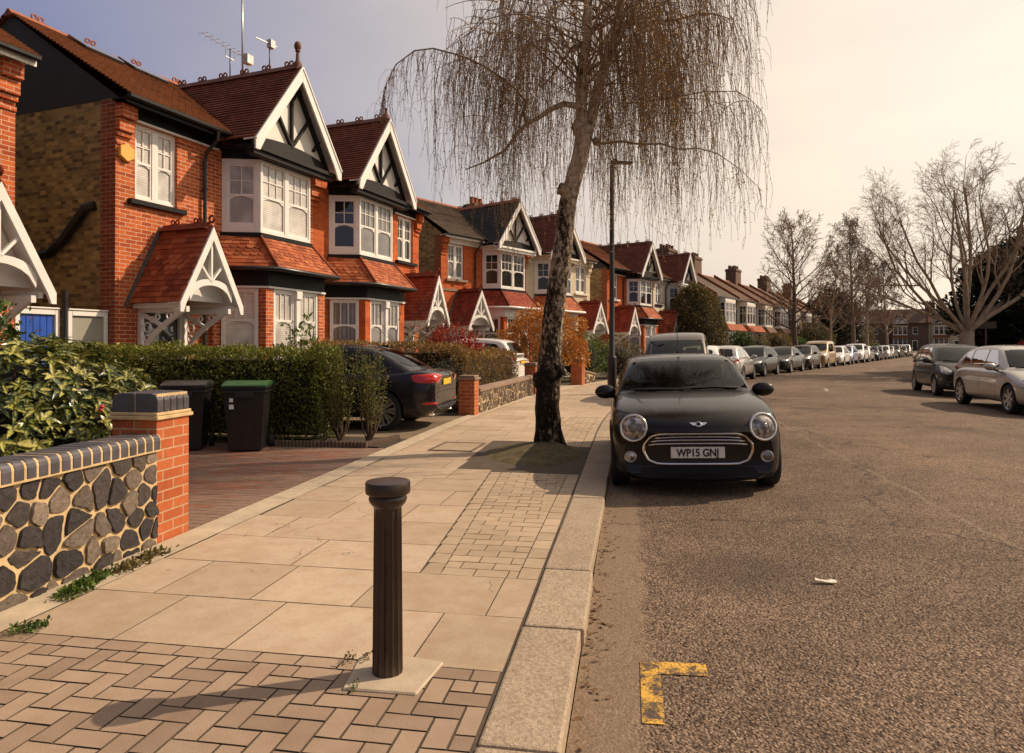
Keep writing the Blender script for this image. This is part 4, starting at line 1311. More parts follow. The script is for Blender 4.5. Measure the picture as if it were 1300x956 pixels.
P1 = (-7.952, 16.242, 10.9); P2 = (-4.69, 30.92, 28.0); P3 = (1.14, 43.89, 25.5)
def along(Pp, a): return (Pp[0] + a * math.sin(R(Pp[2])), Pp[1] + a * math.cos(R(Pp[2])), Pp[2])
P0 = along(P1, -12.93)
A = dict(near=True, glass1='glass_shutter', glass1s='glass_blind', glass2='glass_shutter', glass0='glass_shutter', finial='ball', alarm=True, rooflight=True)
house('brick_house', *P1, -1, A, 'red brick house with yellow brick side wall, alarm box and ball finial on its gable')
B = dict(near=True, brick='brick_flat', glass1='glass_curtain', glass1s='glass_dark', glass2='glass_dark', glass0='glass_curtain', finial='cap', porch='tiles_deep', corbel='brick_flat')
house('brick_house', *P1, 1, B, 'orange-red brick house with half-timbered gable, behind the black saloon')
house('brick_house', *P0, 1, dict(near=True, glass1='glass_dark', band='white'), 'brick house cut by the left edge, only its porch and eaves corner showing')
C = dict(brick='brick_flat', roof='slate_warm', front_roof='slate', crest='terracotta', band='white', glass1='glass_dark', glass2='glass_curtain', glass0='glass_dark', porch='tiles_deep', pent='tiles_deep', sill1='stone_cap', bandcourse=True, clad='brick_stock', chimney=True, hip='tiles_deep')
house('brick_house', *P2, -1, C, 'orange-red brick house with grey slate gable roof, left of the birch trunk')
D = dict(brick='cream', roof='tile_main', side='cream', quoin=False, band='cream_pale', glass1='glass_dark', glass2='glass_dark', porch='tiles_deep', pent='tiles_pent', clad='cream', sill1='cream_pale')
house('rendered_house', *P2, 1, D, 'cream rendered house with brown gable roof, directly behind the birch trunk')
E_ = dict(brick='brick_flat', roof='tile_main', front_roof='tile_brown', band='black', glass1='glass_dark', porch='tiles_deep', pent='tiles_pent', sill1='white', side='brick_stock')
house('brick_house', *P3, -1, E_, 'brick house with white bay and brown gable roof, right of the tall lamp post')
P6 = along(P3, 6.3)
house('rendered_house', P6[0] - .1, P6[1], 24, -1, dict(brick='cream_pale', side='cream_pale', quoin=False, clad='cream_pale', glass1='glass_dark', roof='tile_main', band='white'), 'pale rendered gabled house half hidden by the conical evergreen')

# side gates between the first two houses
def gate(name, a0, a1, mat, label):
    x, y, dg = P1
    root = empty(name, (*along(P1, (a0 + a1) / 2)[:2], PZ), -R(dg), label, 'side gate')
    w = (a1 - a0) / 2
    mb = MB()
    for s_ in (-1, 1): mb.box(-.25, -.14, s_ * w - (.075 if s_ > 0 else 0), s_ * w + (.075 if s_ < 0 else 0), 0, 2.02)
    mb.box(-.25, -.14, -w + .076, w - .076, 1.93, 2.02)
    mb.box(-.25, -.12, -w, w, 2.022, 2.05)
    mb.build('gate_frame', M['white'], root, bevel=.006)
    mb = MB()
    n = 5 if mat == 'door_blue' else 1
    for k in range(n):
        y0 = -w + .08 + (2 * w - .16) * k / n; y1 = -w + .08 + (2 * w - .16) * (k + 1) / n - .006
        mb.box(-.21, -.18, y0, y1, .05, 1.92)
    if n == 1: mb.box(-.182, -.170, -w + .08, w - .08, 1.02, 1.07); mb.box(-.182, -.172, -w + .08, w - .08, 1.52, 1.54)
    mb.build('gate_leaf', M[mat], root, bevel=.004)
    return root
gate('side_gate', -7.22, -6.50, 'door_blue', 'bright blue boarded door in a white frame beside the left porch')
gate('side_gate', -6.36, -5.62, 'gate_grey', 'sage grey panelled gate in a white frame against the yellow brick wall')
mb = MB(); q = along(P1, -6.43)
mb.tube([(0, 0, 0), (0, 0, 2.35)], .045, 8)
o = mb.build('drainpipe', M['gutter'], smooth=True, angle=40); o.location = (q[0] - .1, q[1], PZ)
tag(o, 'black drainpipe standing between the blue door and the grey gate', 'drainpipe')
# black flue elbow on the yellow brick side wall
x, y, dg = P1
mb = MB()
def fl_(b, z): return (b, 0, z)
q = along(P1, -5.6 - .10)
mb.tube([(-.45, .06, 4.02), (-.62, 0, 3.98), (-1.2, 0, 3.42), (-1.55, 0, 3.2), (-2.0, 0, 3.18)], .085, 10)
o = mb.build('flue_pipe', M['gutter'], smooth=True, angle=50); o.location = (q[0], q[1], 0); o.rotation_euler = (0, 0, -R(dg))
tag(o, 'black bent flue pipe fixed on the yellow brick side wall', 'flue pipe')

# aerials on the first roof
def aerial(b, a, z, h, lab, kind):
    root = empty('roof_aerial', (x + a * math.sin(R(dg)) + b * math.cos(R(dg)), y + a * math.cos(R(dg)) - b * math.sin(R(dg)), z), -R(dg), lab, 'aerial', 'aerials on the first roof')
    mb = MB(); mb.tube([(0, 0, -.3), (.0, -.02 if kind == 'mast' else 0, h)], .022 if kind == 'mast' else .014, 6); mb.build('mast', M['aerial'] if kind == 'mast' else M['gutter'], root, smooth=True)
    mb = MB()
    if kind == 'yagi':
        zt = h - .02
        mb.tube([(.15, -.95, zt - .06), (-.1, .62, zt + .06)], .011, 5)
        for k in range(9):
            t_ = k / 8; q = lerp((.15, -.95, zt - .06), (-.1, .62, zt + .06), t_)
            mb.tube([q + V((-.12, -.02, 0)), q + V((.12, .02, 0))], .005, 4)
        mb.obox((-.14, .52, zt - .1), (.16, .03, 0), (0, .2, 0), (0, 0, .22))
        mb.tube([(0, -.14, zt - .22), (0, -.14, zt - .05)], .008, 4); mb.tube([(0, .14, zt - .22), (0, .14, zt)], .008, 4); mb.tube([(0, -.14, zt - .22), (0, .14, zt - .22)], .008, 4)
        mb.build('antenna', M['aerial'], root)
    elif kind == 'small':
        mb.tube([(0, -.45, h - .12), (0, .25, h - .05)], .012, 5)
        mb.box(-.06, .06, -.02, .12, h - .16, h + .02); mb.build('antenna', M['aerial'], root)
# aerials standing on the first gable ridge
aerial(-.55, -1.88, 7.85, 2.3, 'tall thin aerial mast on the first gable ridge, reaching the top edge', 'mast')
aerial(-.92, -1.88, 7.85, .62, 'horizontal comb aerial on a short stem beside the tall mast', 'yagi')
aerial(.22, -1.88, 7.85, .62, 'small short aerial nearest the ball finial', 'small')

# ------------------------------------------------------------------ terrace further up the street
def terrace(name, loc, deg, S, label, group, chim=False, w=6.0):
    root = empty(name, loc, -R(deg), label, 'house', group)
    N = V((1, 0, 0)); T = V((0, 1, 0)); Z = V((0, 0, 1))
    ez, rz, rb = S.get('ez', 5.5), S.get('rz', 8.0), -3.8
    mb = MB(); wall_sheet(mb, (0, 0, 0), T, w, ez, [(4.35, 5.25, 3.5, 5.0), (4.3, 5.2, .1, 2.2)], N)
    mb.build('front_wall', M[S.get('up', 'cream_pale')], root)
    mb = MB(); mb.poly([(0, w, 0), (-7.6, w, 0), (-7.6, w, ez), (rb, w, rz), (0, w, ez)]); mb.poly([(0, 0, 0), (-7.6, 0, 0), (-7.6, 0, ez), (rb, 0, rz), (0, 0, ez)])
    mb.build('party_wall', M['brick_grey'], root)
    mb = MB(); courses(mb, (.38, 0.08, ez), (.38, w - .08, ez), (rb, 0.08, rz), (rb, w - .08, rz), .2); courses(mb, (-7.7, .08, ez), (-7.7, w - .08, ez), (rb, .08, rz), (rb, w - .08, rz), .4)
    rf_ = mb.build('roof', M[S.get('roof', 'tile_main')], root)
    mb = MB(); crest(mb, (rb, 0.1, rz), (rb, w - .1, rz), 1, False); mb.build('ridge_tiles', M['terracotta'], rf_)
    mb = MB()
    # upstand between the roofs
    mb.prism([(.42, -.11, ez - .15), (.42, -.11, ez + .2), (rb, -.11, rz + .3), (rb, -.11, rz - .2)], (0, .2, 0)); mb.build('parapet', M['brick_dark'], rf_)
    mb = MB(); mb.box(.32, .44, .1, w - .12, ez - .12, ez + .01); mb.build('gutter', M['gutter'], root)
    mb = MB(); mb.tube([(.06, .25, ez - .1), (.06, .25, .2)], .04, 6); mb.build('downpipe', M['gutter'], root)
    # two-storey square bay
    y0, y1, d = .9, 3.5, .75
    mb = MB(); mb.box(.002, d, y0, y1, 0, .75); mb.box(.002, d, y0, y1, 2.75, 3.35); mb.box(.002, d - .1, y0 + .1, y1 - .1, .75, 5.2)
    mb.box(.002, d + .02, y0 - .02, y1 + .02, 5.05, 5.3)
    mb.build('bay', M[S.get('bay', 'plaster')], root)
    for (z, h) in ((.76, 1.98), (3.36, 1.68)):
        for k in range(3):
            sash(root, (d, y0 + .06 + k * .83, z), T, N, .82, h, 2, S.get('glass', 'glass_dark'), .4, arch=False)
        sash(root, (.02, y0 + .0, z), N, -T, d - .03, h, 2, S.get('glass', 'glass_dark'), .4, arch=False)
    mb = MB()
    for q in (((.0, y0 - .25, 2.75), (d + .45, y0 - .25, 2.75), (d + .02, y0 - .02, 3.3), (0, y0 - .02, 3.3)), ((d + .45, y0 - .25, 2.75), (d + .45, y1 + S.get('pw', .2), 2.75), (d + .02, y1 + S.get('pw', .2), 3.3), (d + .02, y0 - .02, 3.3))):
        courses(mb, q[0], q[1], q[3], q[2], .12)
    mb.build('pent_roof', M[S.get('pent', 'tile_main')], root)
    if S.get('gable'):
        mb = MB(); gc = (y0 + y1) / 2; gz = ez + 1.9
        for s_ in (-1, 1): courses(mb, (d + .25, gc + s_ * 1.5, ez - .1), (rb + .6, gc + s_ * 1.5, ez - .1), (d + .25, gc, gz), (rb + .6, gc, gz), .2)
        mb.build('gable_roof', M[S.get('roof', 'tile_main')], root)
        mb = MB(); mb.poly([(d + .05, gc - 1.35, ez - .12), (d + .05, gc + 1.35, ez - .12), (d + .05, gc, gz - .15)]); gp = mb.build('gable_panel', M['plaster'], root)
        mb = MB()
        for s_ in (-1, 1): mb.bar((d + .25, gc + s_ * 1.5, ez - .22), (d + .25, gc, gz - .1), .05, .2, N)
        mb.build('bargeboard', M['white'], gp)
    sash(root, (-.07, 4.35, 3.5), T, N, .9, 1.5, 2, S.get('glass', 'glass_dark'), .5, arch=False)
    mb = MB(); mb.box(-.1, -.05, 4.32, 5.18, .12, 2.18); mb.build('front_door', M['door_dark'], root)
    if chim:
        mb = MB(); mb.box(rb - .5, rb + .55, -.9, .9, rz - .9, rz + 1.35); mb.box(rb - .57, rb + .62, -.97, .97, rz + 1.1, rz + 1.26)
        ch = mb.build('chimney', M['brick_grey'], root)
        mb = MB()
        for k in range(6): mb.lathe([(.13, 0), (.11, .32), (.14, .36)], 8, (rb + .02 + (.2 if k % 2 else -.2), -.7 + k * .28, rz + 1.35))
        mb.build('chimney_pots', M['terracotta_dark'], ch)
    return root
M['tile_far'] = m_tile('far_brown_tiles', (.20, .125, .085), (.16, .10, .07), .28, .2, .4)
M['tile_ter'] = m_tile('dull_brown_tiles', (.21, .115, .065), (.165, .088, .05), dirt=.35)
Tn = [('cream_pale', 'plaster', 'slate_warm'), ('cream_pale', 'plaster', 'tile_main'), ('plaster', 'cream_pale', 'tile_main'), ('pebble', 'plaster', 'tile_main'),
      ('pebble', 'pebble', 'slate_warm'), ('cream_pale', 'plaster', 'tile_main'), ('pebble', 'plaster', 'tile_main'), ('cream', 'plaster', 'tile_main')]
Tl = ['first of the terrace row beyond the conical evergreen, partly hidden by it', 'second terrace house beyond the evergreen, white square bay and orange lower roof',
      'third terrace house beyond the evergreen, white walls under a tiled roof', 'fourth terrace house beyond the evergreen, grey rendered with white bay',
      'fifth terrace house, grey rendered front left of the round bare tree', 'sixth terrace house, pale front seen through branches of the round bare tree',
      'seventh terrace house, grey front mostly behind the round bare tree', 'last terrace house on the left, farthest before the trees']
for i in range(8):
    a = P(55.2 + i * 6.0, -7.2)
    terrace('terrace_house', (a.x, a.y, PZ - .1), 25, dict(up=Tn[i][0], bay=Tn[i][1], roof=Tn[i][2].replace('tile_main', 'tile_ter'), rz=8.1, pent='tile_pent' if i in (0, 1, 6) else 'tile_ter', pw=1.9 if i in (0, 1, 6) else .2), Tl[i], 'terraced houses up the street', i % 2 == 1 or i == 0)
# the row that closes the end of the street
El = ['pale end-on house at the left of the row closing the street', 'house with white gabled bay, centre left of the row closing the street', 'house with tall chimney in the row closing the street',
      'house with cream bay right of the chimney in the row closing the street', 'house behind the big pale tree in the row closing the street', 'farthest right house in the row closing the street']
ang = R(25)
for i in range(6):
    c = V((62, 150, 0)) + V((math.cos(ang), -math.sin(ang), 0)) * (i * 7.2 - 24)
    terrace('end_house', (c.x, c.y, .4), 25 + 90, dict(up=['pebble', 'brick_grey', 'brick_grey', 'cream', 'brick_grey', 'brick_grey'][i], bay='cream', roof='tile_far', gable=i != 0, ez=5.8, rz=8.8), El[i], 'houses closing the end of the street', i in (1, 3), 7.2)
# ------------------------------------------------------------------ foliage and trees
def leaf_mass(mb, n, fpos, size, rr, up=.4, shape=4, curl=.25, aspect=1.9, mi=0, colf=None):
    """n leaves; fpos(rr) gives (point, outward normal, shade 0..1)"""
    for _ in range(n):
        p, nn, sh = fpos(rr)
        d = V((rr.gauss(0, 1), rr.gauss(0, 1), rr.gauss(0, 1))).normalized()
        d = (d + nn * .7 + V((0, 0, up))).normalized()
        side = d.cross(V((rr.gauss(0, 1), rr.gauss(0, 1), rr.gauss(0, 1)))).normalized()
        L = size * rr.uniform(.5, 1.6); W = L / aspect
        q = d.cross(side)
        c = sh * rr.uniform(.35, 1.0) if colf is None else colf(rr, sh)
        mb.poly([p, p + d * L * .5 + side * W * .5 + q * L * curl * .3, p + d * L, p + d * L * .5 - side * W * .5 + q * L * curl * .3], mi, c)

def box_hedge(name, corners, h0, h1, n, size, mat, label, group='hedges', seed=1, core='shade', cat='hedge', rough=.075, zb=PZ):
    """corners: 4 plan points; leaves thick on the faces, ragged top"""
    rr = random.Random(seed)
    cs = [V((c[0], c[1], 0)) for c in corners]
    cen = sum(cs, V()) / 4
    root = empty(name, (cen.x, cen.y, zb), 0, label, cat, group)
    cs = [c - cen for c in cs]
    ins = [c * 1.0 for c in cs]
    def bil(u, v): return lerp(lerp(cs[0], cs[1], u), lerp(cs[3], cs[2], u), v)
    def H(u, v): return h0 + (h1 - h0) * u + .035 * mnoise.noise((u * 9 + seed, v * 3, 0)) + .02 * mnoise.noise((u * 31, v * 7, seed))
    core_ = MB()
    K = 10
    La = (cs[1] - cs[0]).length; Lb = (cs[2] - cs[1]).length
    iu, iv = min(.3, .15 / La), min(.3, .15 / Lb)
    i0 = [bil(u, v) for u, v in ((iu, iv), (1 - iu, iv), (1 - iu, 1 - iv), (iu, 1 - iv))]
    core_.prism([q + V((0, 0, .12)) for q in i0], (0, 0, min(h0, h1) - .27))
    core_.build('branches', M[core], root)  # solid dark block standing in for shade behind the leaves
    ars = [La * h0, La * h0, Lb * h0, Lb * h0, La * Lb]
    tot = sum(ars)
    def fpos(rr):
        t = rr.uniform(0, tot); k = 0
        while t > ars[k]: t -= ars[k]; k += 1
        ins_ = abs(rr.gauss(0, rough))
        u, v, w = rr.random(), rr.random(), rr.random() ** .85
        if k == 0: v = 0 + ins_ / Lb; nn = (cs[0] - cs[3]).normalized()
        elif k == 1: v = 1 - ins_ / Lb; nn = (cs[3] - cs[0]).normalized()
        elif k == 2: u = 0 + ins_ / La; nn = (cs[0] - cs[1]).normalized()
        elif k == 3: u = 1 - ins_ / La; nn = (cs[1] - cs[0]).normalized()
        b = bil(u, v)
        if k == 4: z = H(u, v) - ins_; nn = V((0, 0, 1))
        else: z = H(u, v) * w
        bump = .045 * mnoise.noise((b.x * 7, b.y * 7, z * 7)) + .10 * mnoise.noise((b.x * 3.1, b.y * 3.1, z * 3.1 + seed))
        sh = .62 + .38 * min(1, max(0, (z / h0) ** 1.5)) if k != 4 else 1.0  # painted shade: leaf colour darkens down the sides, top stays light
        return b + V((0, 0, z)) + nn * bump, nn, sh
    mb = MB(); leaf_mass(mb, n, fpos, size, rr)
    mb.build('leaves', M[mat], root, uv=False)
    return root

def bush(name, loc, rad, n, size, mat, label, cat='bush', group=None, seed=1, stems=6, core=None, lump=.28, cone=0.0, aspect=1.9, flat=.0, up=.3, stem_mat='twig_stem'):
    """rounded shrub: lumpy shell of leaves over stems; cone>0 narrows it to the top"""
    rr = random.Random(seed)
    root = empty(name, loc, rr.uniform(0, 6), label, cat, group)
    rx, ry, rz = rad
    st = MB()
    for k in range(stems):
        a = rr.uniform(0, 6.28); r = rr.uniform(.2, .75)
        pts = [(rr.uniform(-.06, .06), rr.uniform(-.06, .06), 0)]
        for j in range(1, 5):
            f = j / 4
            pts.append((math.cos(a) * rx * r * f ** .9 + rr.uniform(-.03, .03), math.sin(a) * ry * r * f ** .9 + rr.uniform(-.03, .03), rz * 1.5 * f))
        st.tube(pts, [.022, .018, .013, .009, .005], 5)
    st.build('stems', M[stem_mat], root, uv=False)
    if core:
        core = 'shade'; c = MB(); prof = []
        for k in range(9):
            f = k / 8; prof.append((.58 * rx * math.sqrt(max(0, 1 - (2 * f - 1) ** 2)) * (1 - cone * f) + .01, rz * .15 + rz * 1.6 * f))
        c.lathe(prof, 12); c.build('inner_shade_core', M[core], root, smooth=True)  # dark solid core, added as the shade within the bush
    def fpos(rr):
        ct = rr.uniform(-1 + flat, 1); a = rr.uniform(0, 2 * math.pi); s_ = math.sqrt(1 - ct * ct)
        d = V((s_ * math.cos(a), s_ * math.sin(a), ct))
        nse = mnoise.noise((d.x * 2.2 + seed, d.y * 2.2, d.z * 2.2)) + .5 * mnoise.noise((d.x * 5 + seed, d.y * 5, d.z * 5))
        r = (1 + lump * nse) * (1 - abs(rr.gauss(0, .13)))
        f = (ct * r + 1) / 2
        k = 1 - cone * max(0, f)
        z = rz * (1 + d.z * r)
        sh = .35 + .65 * max(0, min(1, .5 + .9 * nse + .3 * d.z))  # shade painted into leaf colour in hollows and lower down
        return V((d.x * rx * r * k, d.y * ry * r * k, max(.02, z))), d, sh
    mb = MB(); leaf_mass(mb, n, fpos, size, rr, up, aspect=aspect)
    mb.build('leaves', M[mat], root, uv=False)
    return root

def big_leaf(mb, p, d, up, L, W, droop, rr, col):
    """one broad pointed leaf, folded on its midrib and drooping; UVs run across and along it"""
    d = d.normalized(); s = d.cross(up)
    if s.length < .05: s = d.cross(V((1, 0, .2)))
    s.normalize(); u = s.cross(d)
    K = 5; pts = []
    for i in range(K + 1):
        f = i / K
        w = W * math.sin(math.pi * (f * .94 + .03) ** .8) * .5
        c = p + d * L * f - V((0, 0, droop * L * f * f)) + u * 0
        pts.append((c + s * w + u * w * .35, c, c - s * w + u * w * .35, f))
    for i in range(K):
        a, b = pts[i], pts[i + 1]
        k = len(mb.f)
        mb.poly([a[0], b[0], b[1], a[1]], 0, col); mb.uvs[k] = [(0, a[3]), (0, b[3]), (.5, b[3]), (.5, a[3])]
        mb.poly([a[1], b[1], b[2], a[2]], 0, col); mb.uvs[k + 1] = [(.5, a[3]), (.5, b[3]), (1, b[3]), (1, a[3])]

# --- the variegated shrub at the left
def variegated():
    rr = random.Random(3)
    c = V((-4.78, 4.72, PZ)); rx, ry, rz = .98, 1.08, .76
    root = empty('variegated_shrub', c, 0, 'large variegated shrub with glossy yellow-blotched leaves behind the nearest stone wall', 'shrub')
    st = MB()
    for k in range(16):
        a = rr.uniform(0, 6.28); r = rr.uniform(.2, .8)
        st.tube([(0, 0, 0), (math.cos(a) * rx * r * .4, math.sin(a) * ry * r * .4, .5), (math.cos(a) * rx * r * .8, math.sin(a) * ry * r * .8, .95), (math.cos(a) * rx * r, math.sin(a) * ry * r, 1.3)], [.02, .016, .011, .006], 5)
    st.build('stems', M['twig_stem'], root, uv=False)
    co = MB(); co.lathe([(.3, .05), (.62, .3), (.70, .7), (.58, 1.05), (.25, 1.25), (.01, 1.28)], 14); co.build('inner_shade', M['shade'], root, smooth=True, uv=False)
    mb = MB()
    for _ in range(1200):
        ct = rr.uniform(-.85, 1); a = rr.uniform(0, 6.283); s_ = math.sqrt(1 - ct * ct)
        d = V((s_ * math.cos(a), s_ * math.sin(a), ct))
        nse = mnoise.noise((d.x * 2.3, d.y * 2.3, d.z * 2.3 + 4)) 
        r = 1 + .24 * nse - abs(rr.gauss(0, .10))
        p = V((d.x * rx * r, d.y * ry * r, max(.08, rz * (1 + d.z * r) - .02)))
        # a whorl of leaves at the shoot tip
        axis = (d + V((0, 0, .55)) + V((rr.gauss(0, .3), rr.gauss(0, .3), rr.gauss(0, .2)))).normalized()
        s1 = axis.cross(V((0, 0, 1))); s1 = s1.normalized() if s1.length > .05 else V((1, 0, 0))
        s2 = axis.cross(s1)
        m = rr.choice([4, 5, 6]); ph = rr.uniform(0, 6.28)
        tone = rr.random()
        for k in range(m):
            b = ph + k * 6.283 / m
            ld = axis * rr.uniform(.25, .7) + (s1 * math.cos(b) + s2 * math.sin(b))
            L = rr.uniform(.075, .14)
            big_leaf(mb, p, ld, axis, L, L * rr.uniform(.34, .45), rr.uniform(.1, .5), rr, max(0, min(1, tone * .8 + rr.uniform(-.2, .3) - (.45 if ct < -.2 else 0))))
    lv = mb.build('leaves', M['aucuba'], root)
    be = MB()
    for _ in range(7):
        a = rr.uniform(-2.4, .6); z = rr.uniform(.5, 1.1)
        o = V((math.cos(a) * rx * .93, math.sin(a) * ry * .93, z))
        for k in range(3): be.lathe([(.002, 0), (.013, .005), (.016, .014), (.012, .024), (.002, .028)], 8, o + V((rr.uniform(-.02, .02), rr.uniform(-.02, .02), rr.uniform(-.02, .02))))
    be.build('berries', M['red_light'], root, smooth=True, kind='stuff')
variegated()

bush('flowering_shrub', (-6.25, 5.6, PZ), (.62, .6, .98), 2600, .055, 'leaf_green', 'feathery green shrub dotted with orange flowers at the left edge', 'shrub', seed=8, stems=9, lump=.35)
mb = MB(); rr = random.Random(4)
for _ in range(60):
    a = rr.uniform(0, 6.28); z = rr.uniform(.9, 1.75)
    o = V((-6.25 + math.cos(a) * .55 * rr.uniform(.7, 1.05), 5.6 + math.sin(a) * .55 * rr.uniform(.7, 1.05), PZ + z))
    for k in range(5):
        b = k * 1.257; mb.poly([o, o + V((math.cos(b), math.sin(b), .4)) * .028, o + V((math.cos(b + .6), math.sin(b + .6), .2)) * .034, o + V((math.cos(b + 1.1), math.sin(b + 1.1), .4)) * .028], 0, rr.random())
sh = [o for o in COL.objects if o.name.startswith('flowering_shrub')][0]
fo = mb.build('flowers', M['leaf_orange'], None, uv=False); fo.parent = sh; fo.matrix_parent_inverse = (Matrix.Translation(sh.location) @ sh.rotation_euler.to_matrix().to_4x4()).inverted()
mb = MB(); mb.box(-7.6, -5.25, 5.98, 6.2, PZ - .02, .62); o = mb.build('low_brick_wall', M['brick_orange'], bevel=.006)
tag(o, 'low orange brick wall glimpsed under the variegated shrub at the left edge', 'garden wall')

# --- hedges on the left
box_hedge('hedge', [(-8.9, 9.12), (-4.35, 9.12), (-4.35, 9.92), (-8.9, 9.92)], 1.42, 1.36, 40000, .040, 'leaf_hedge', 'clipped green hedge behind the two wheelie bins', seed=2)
def upright_shrub(loc, h, w, nst, seed, label, leaves=1500):
    rr = random.Random(seed)
    root = empty('upright_shrub', loc, 0, label, 'shrub', 'loose privet shrubs at the hedge end')
    st = MB(); lf = MB()
    for k in range(nst):
        a = rr.uniform(0, 6.28); r = rr.uniform(.1, 1) * w
        hh = h * rr.uniform(.72, 1.05)
        pts = []
        for j in range(7):
            f = j / 6
            pts.append(V((math.cos(a) * r * (f ** .55) + rr.uniform(-.02, .02), math.sin(a) * r * (f ** .55) + rr.uniform(-.02, .02), hh * f)))
        st.tube(pts, [.011, .010, .008, .007, .005, .004, .003], 5)
        for q in range(int(leaves / nst)):
            f = rr.uniform(.18, 1) ** .8; i = min(5, int(f * 6)); p = lerp(pts[i], pts[i + 1], f * 6 - i)
            d = V((rr.gauss(0, 1), rr.gauss(0, 1), rr.gauss(.3, .7))).normalized(); s = d.cross(V((rr.gauss(0, 1), rr.gauss(0, 1), rr.gauss(0, 1)))).normalized()
            p = p + d * rr.uniform(0, .07); L = rr.uniform(.025, .045)
            lf.poly([p, p + d * L * .5 + s * L * .27, p + d * L, p + d * L * .5 - s * L * .27], 0, rr.random())
    st.build('stems', M['twig_stem'], root, uv=False)
    lf.build('leaves', M['leaf_hedge'], root, uv=False)
upright_shrub((-4.18, 9.42, PZ), 1.42, .34, 22, 5, 'loose twiggy privet shrub right against the end of the clipped hedge', 3000)
upright_shrub((-3.72, 9.36, PZ), 1.40, .36, 26, 6, 'loose twiggy privet shrub standing alone nearest the pavement', 2300)
# log edging
root = empty('log_edging', (-4.2, 8.93, PZ), 0, 'low dark log-roll edging along the bed under the hedge', 'edging')
mb = MB()
pts = [(-4.95, 8.93)]
while pts[-1][0] < -3.60: pts.append((pts[-1][0] + .052, 8.93 + .03 * math.sin(pts[-1][0] * 3)))
while pts[-1][1] < 9.75: pts.append((pts[-1][0] + .012, pts[-1][1] + .05))
for (px, py) in pts: mb.lathe([(.026, 0), (.026, .085), (.018, .098)], 7, (px + 4.2, py - 8.93, 0))
mb.build('logs', M['wood_log'], root, smooth=True, angle=40)

bush('young_laurel', (-5.15, 10.12, PZ), (.40, .36, .90), 520, .085, 'leaf_green', 'small leafy shrub rising above the hedge in front of the first bay', 'shrub', seed=12, stems=8, lump=.4, aspect=2.2)
box_hedge('hedge', [(-8.0, 13.95), (-3.72, 14.35), (-3.62, 15.15), (-8.0, 14.9)], 1.55, 1.42, 18000, .045, 'leaf_brown', 'brownish hedge running back from the pavement behind the parked black saloon', seed=4, rough=.07)
box_hedge('hedge', [(-4.3, 14.9), (-3.55, 14.6), (-3.2, 19.5), (-4.0, 19.6)], 1.36, 1.25, 16000, .045, 'leaf_brown', 'green-brown hedge behind the long rubble wall', seed=5, rough=.07)
bush('ball_bush', (-3.78, 13.78, PZ + .35), (.36, .36, .40), 3200, .03, 'leaf_dark', 'dark round clipped bush behind the boot of the black saloon', 'bush', seed=3, stems=3, core='leaf_dark', lump=.06)
bush('red_shrub', (-4.4, 16.5, PZ), (.85, .6, .92), 2400, .07, 'leaf_red', 'red-leaved shrub in front of the second porch', 'shrub', seed=5, lump=.35, flat=.9)
bush('pale_bush', (-5.1, 15.7, PZ), (.62, .6, .86), 2200, .04, 'leaf_bush', 'pale yellow-green rounded bush left of the red shrub', 'bush', seed=6, lump=.1)

def bare_shrub(name, loc, h, w, n, seed, label, mat='twig_red', cat='bare shrub'):
    rr = random.Random(seed); root = empty(name, loc, 0, label, cat)
    mb = MB()
    def grow(p, d, L, r, lv):
        pts = [p]; 
        for k in range(4):
            d = (d + V((rr.gauss(0, .18), rr.gauss(0, .18), rr.gauss(.05, .1)))).normalized(); pts.append(pts[-1] + d * L / 4)
        mb.tube(pts, [r, r * .85, r * .7, r * .55, r * .4], 5)
        if lv > 0:
            for k in range(rr.choice([3, 4])):
                i = rr.randint(1, 4); nd = (d + V((rr.gauss(0, .6), rr.gauss(0, .6), rr.gauss(.2, .4)))).normalized()
                grow(pts[i], nd, L * rr.uniform(.5, .8), r * .5, lv - 1)
    for k in range(n):
        a = rr.uniform(0, 6.28)
        grow(V((0, 0, 0)), V((math.cos(a) * w, math.sin(a) * w, 1)).normalized(), h * .55, .018, 3)
    mb.build('branches', M[mat], root, uv=False)
bare_shrub('bare_shrub', (-4.9, 14.95, PZ), 2.6, .55, 5, 3, 'bare red-twigged shrub in front of the second house')
bare_shrub('bare_shrub', P(40.5, -4.6, PZ), 2.2, .5, 6, 7, 'bare brown shrub in front of the lamp-post house')

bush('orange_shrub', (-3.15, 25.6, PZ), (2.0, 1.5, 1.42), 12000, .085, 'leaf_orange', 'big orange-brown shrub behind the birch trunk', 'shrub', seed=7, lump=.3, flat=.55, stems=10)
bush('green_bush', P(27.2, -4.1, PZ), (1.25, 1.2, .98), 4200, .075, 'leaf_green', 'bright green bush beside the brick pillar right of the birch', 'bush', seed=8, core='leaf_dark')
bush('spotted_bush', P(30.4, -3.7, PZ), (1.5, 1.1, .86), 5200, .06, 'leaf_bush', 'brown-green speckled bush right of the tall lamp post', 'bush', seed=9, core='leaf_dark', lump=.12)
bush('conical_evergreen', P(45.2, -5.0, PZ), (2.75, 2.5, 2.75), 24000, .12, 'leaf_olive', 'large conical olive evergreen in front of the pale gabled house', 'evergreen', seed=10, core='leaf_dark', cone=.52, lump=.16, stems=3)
bush('glossy_bush', P(52.5, -4.2, PZ), (1.0, 1.0, 1.2), 2600, .13, 'leaf_green', 'dark glossy bush right of the conical evergreen', 'bush', seed=11, core='leaf_dark', lump=.3)
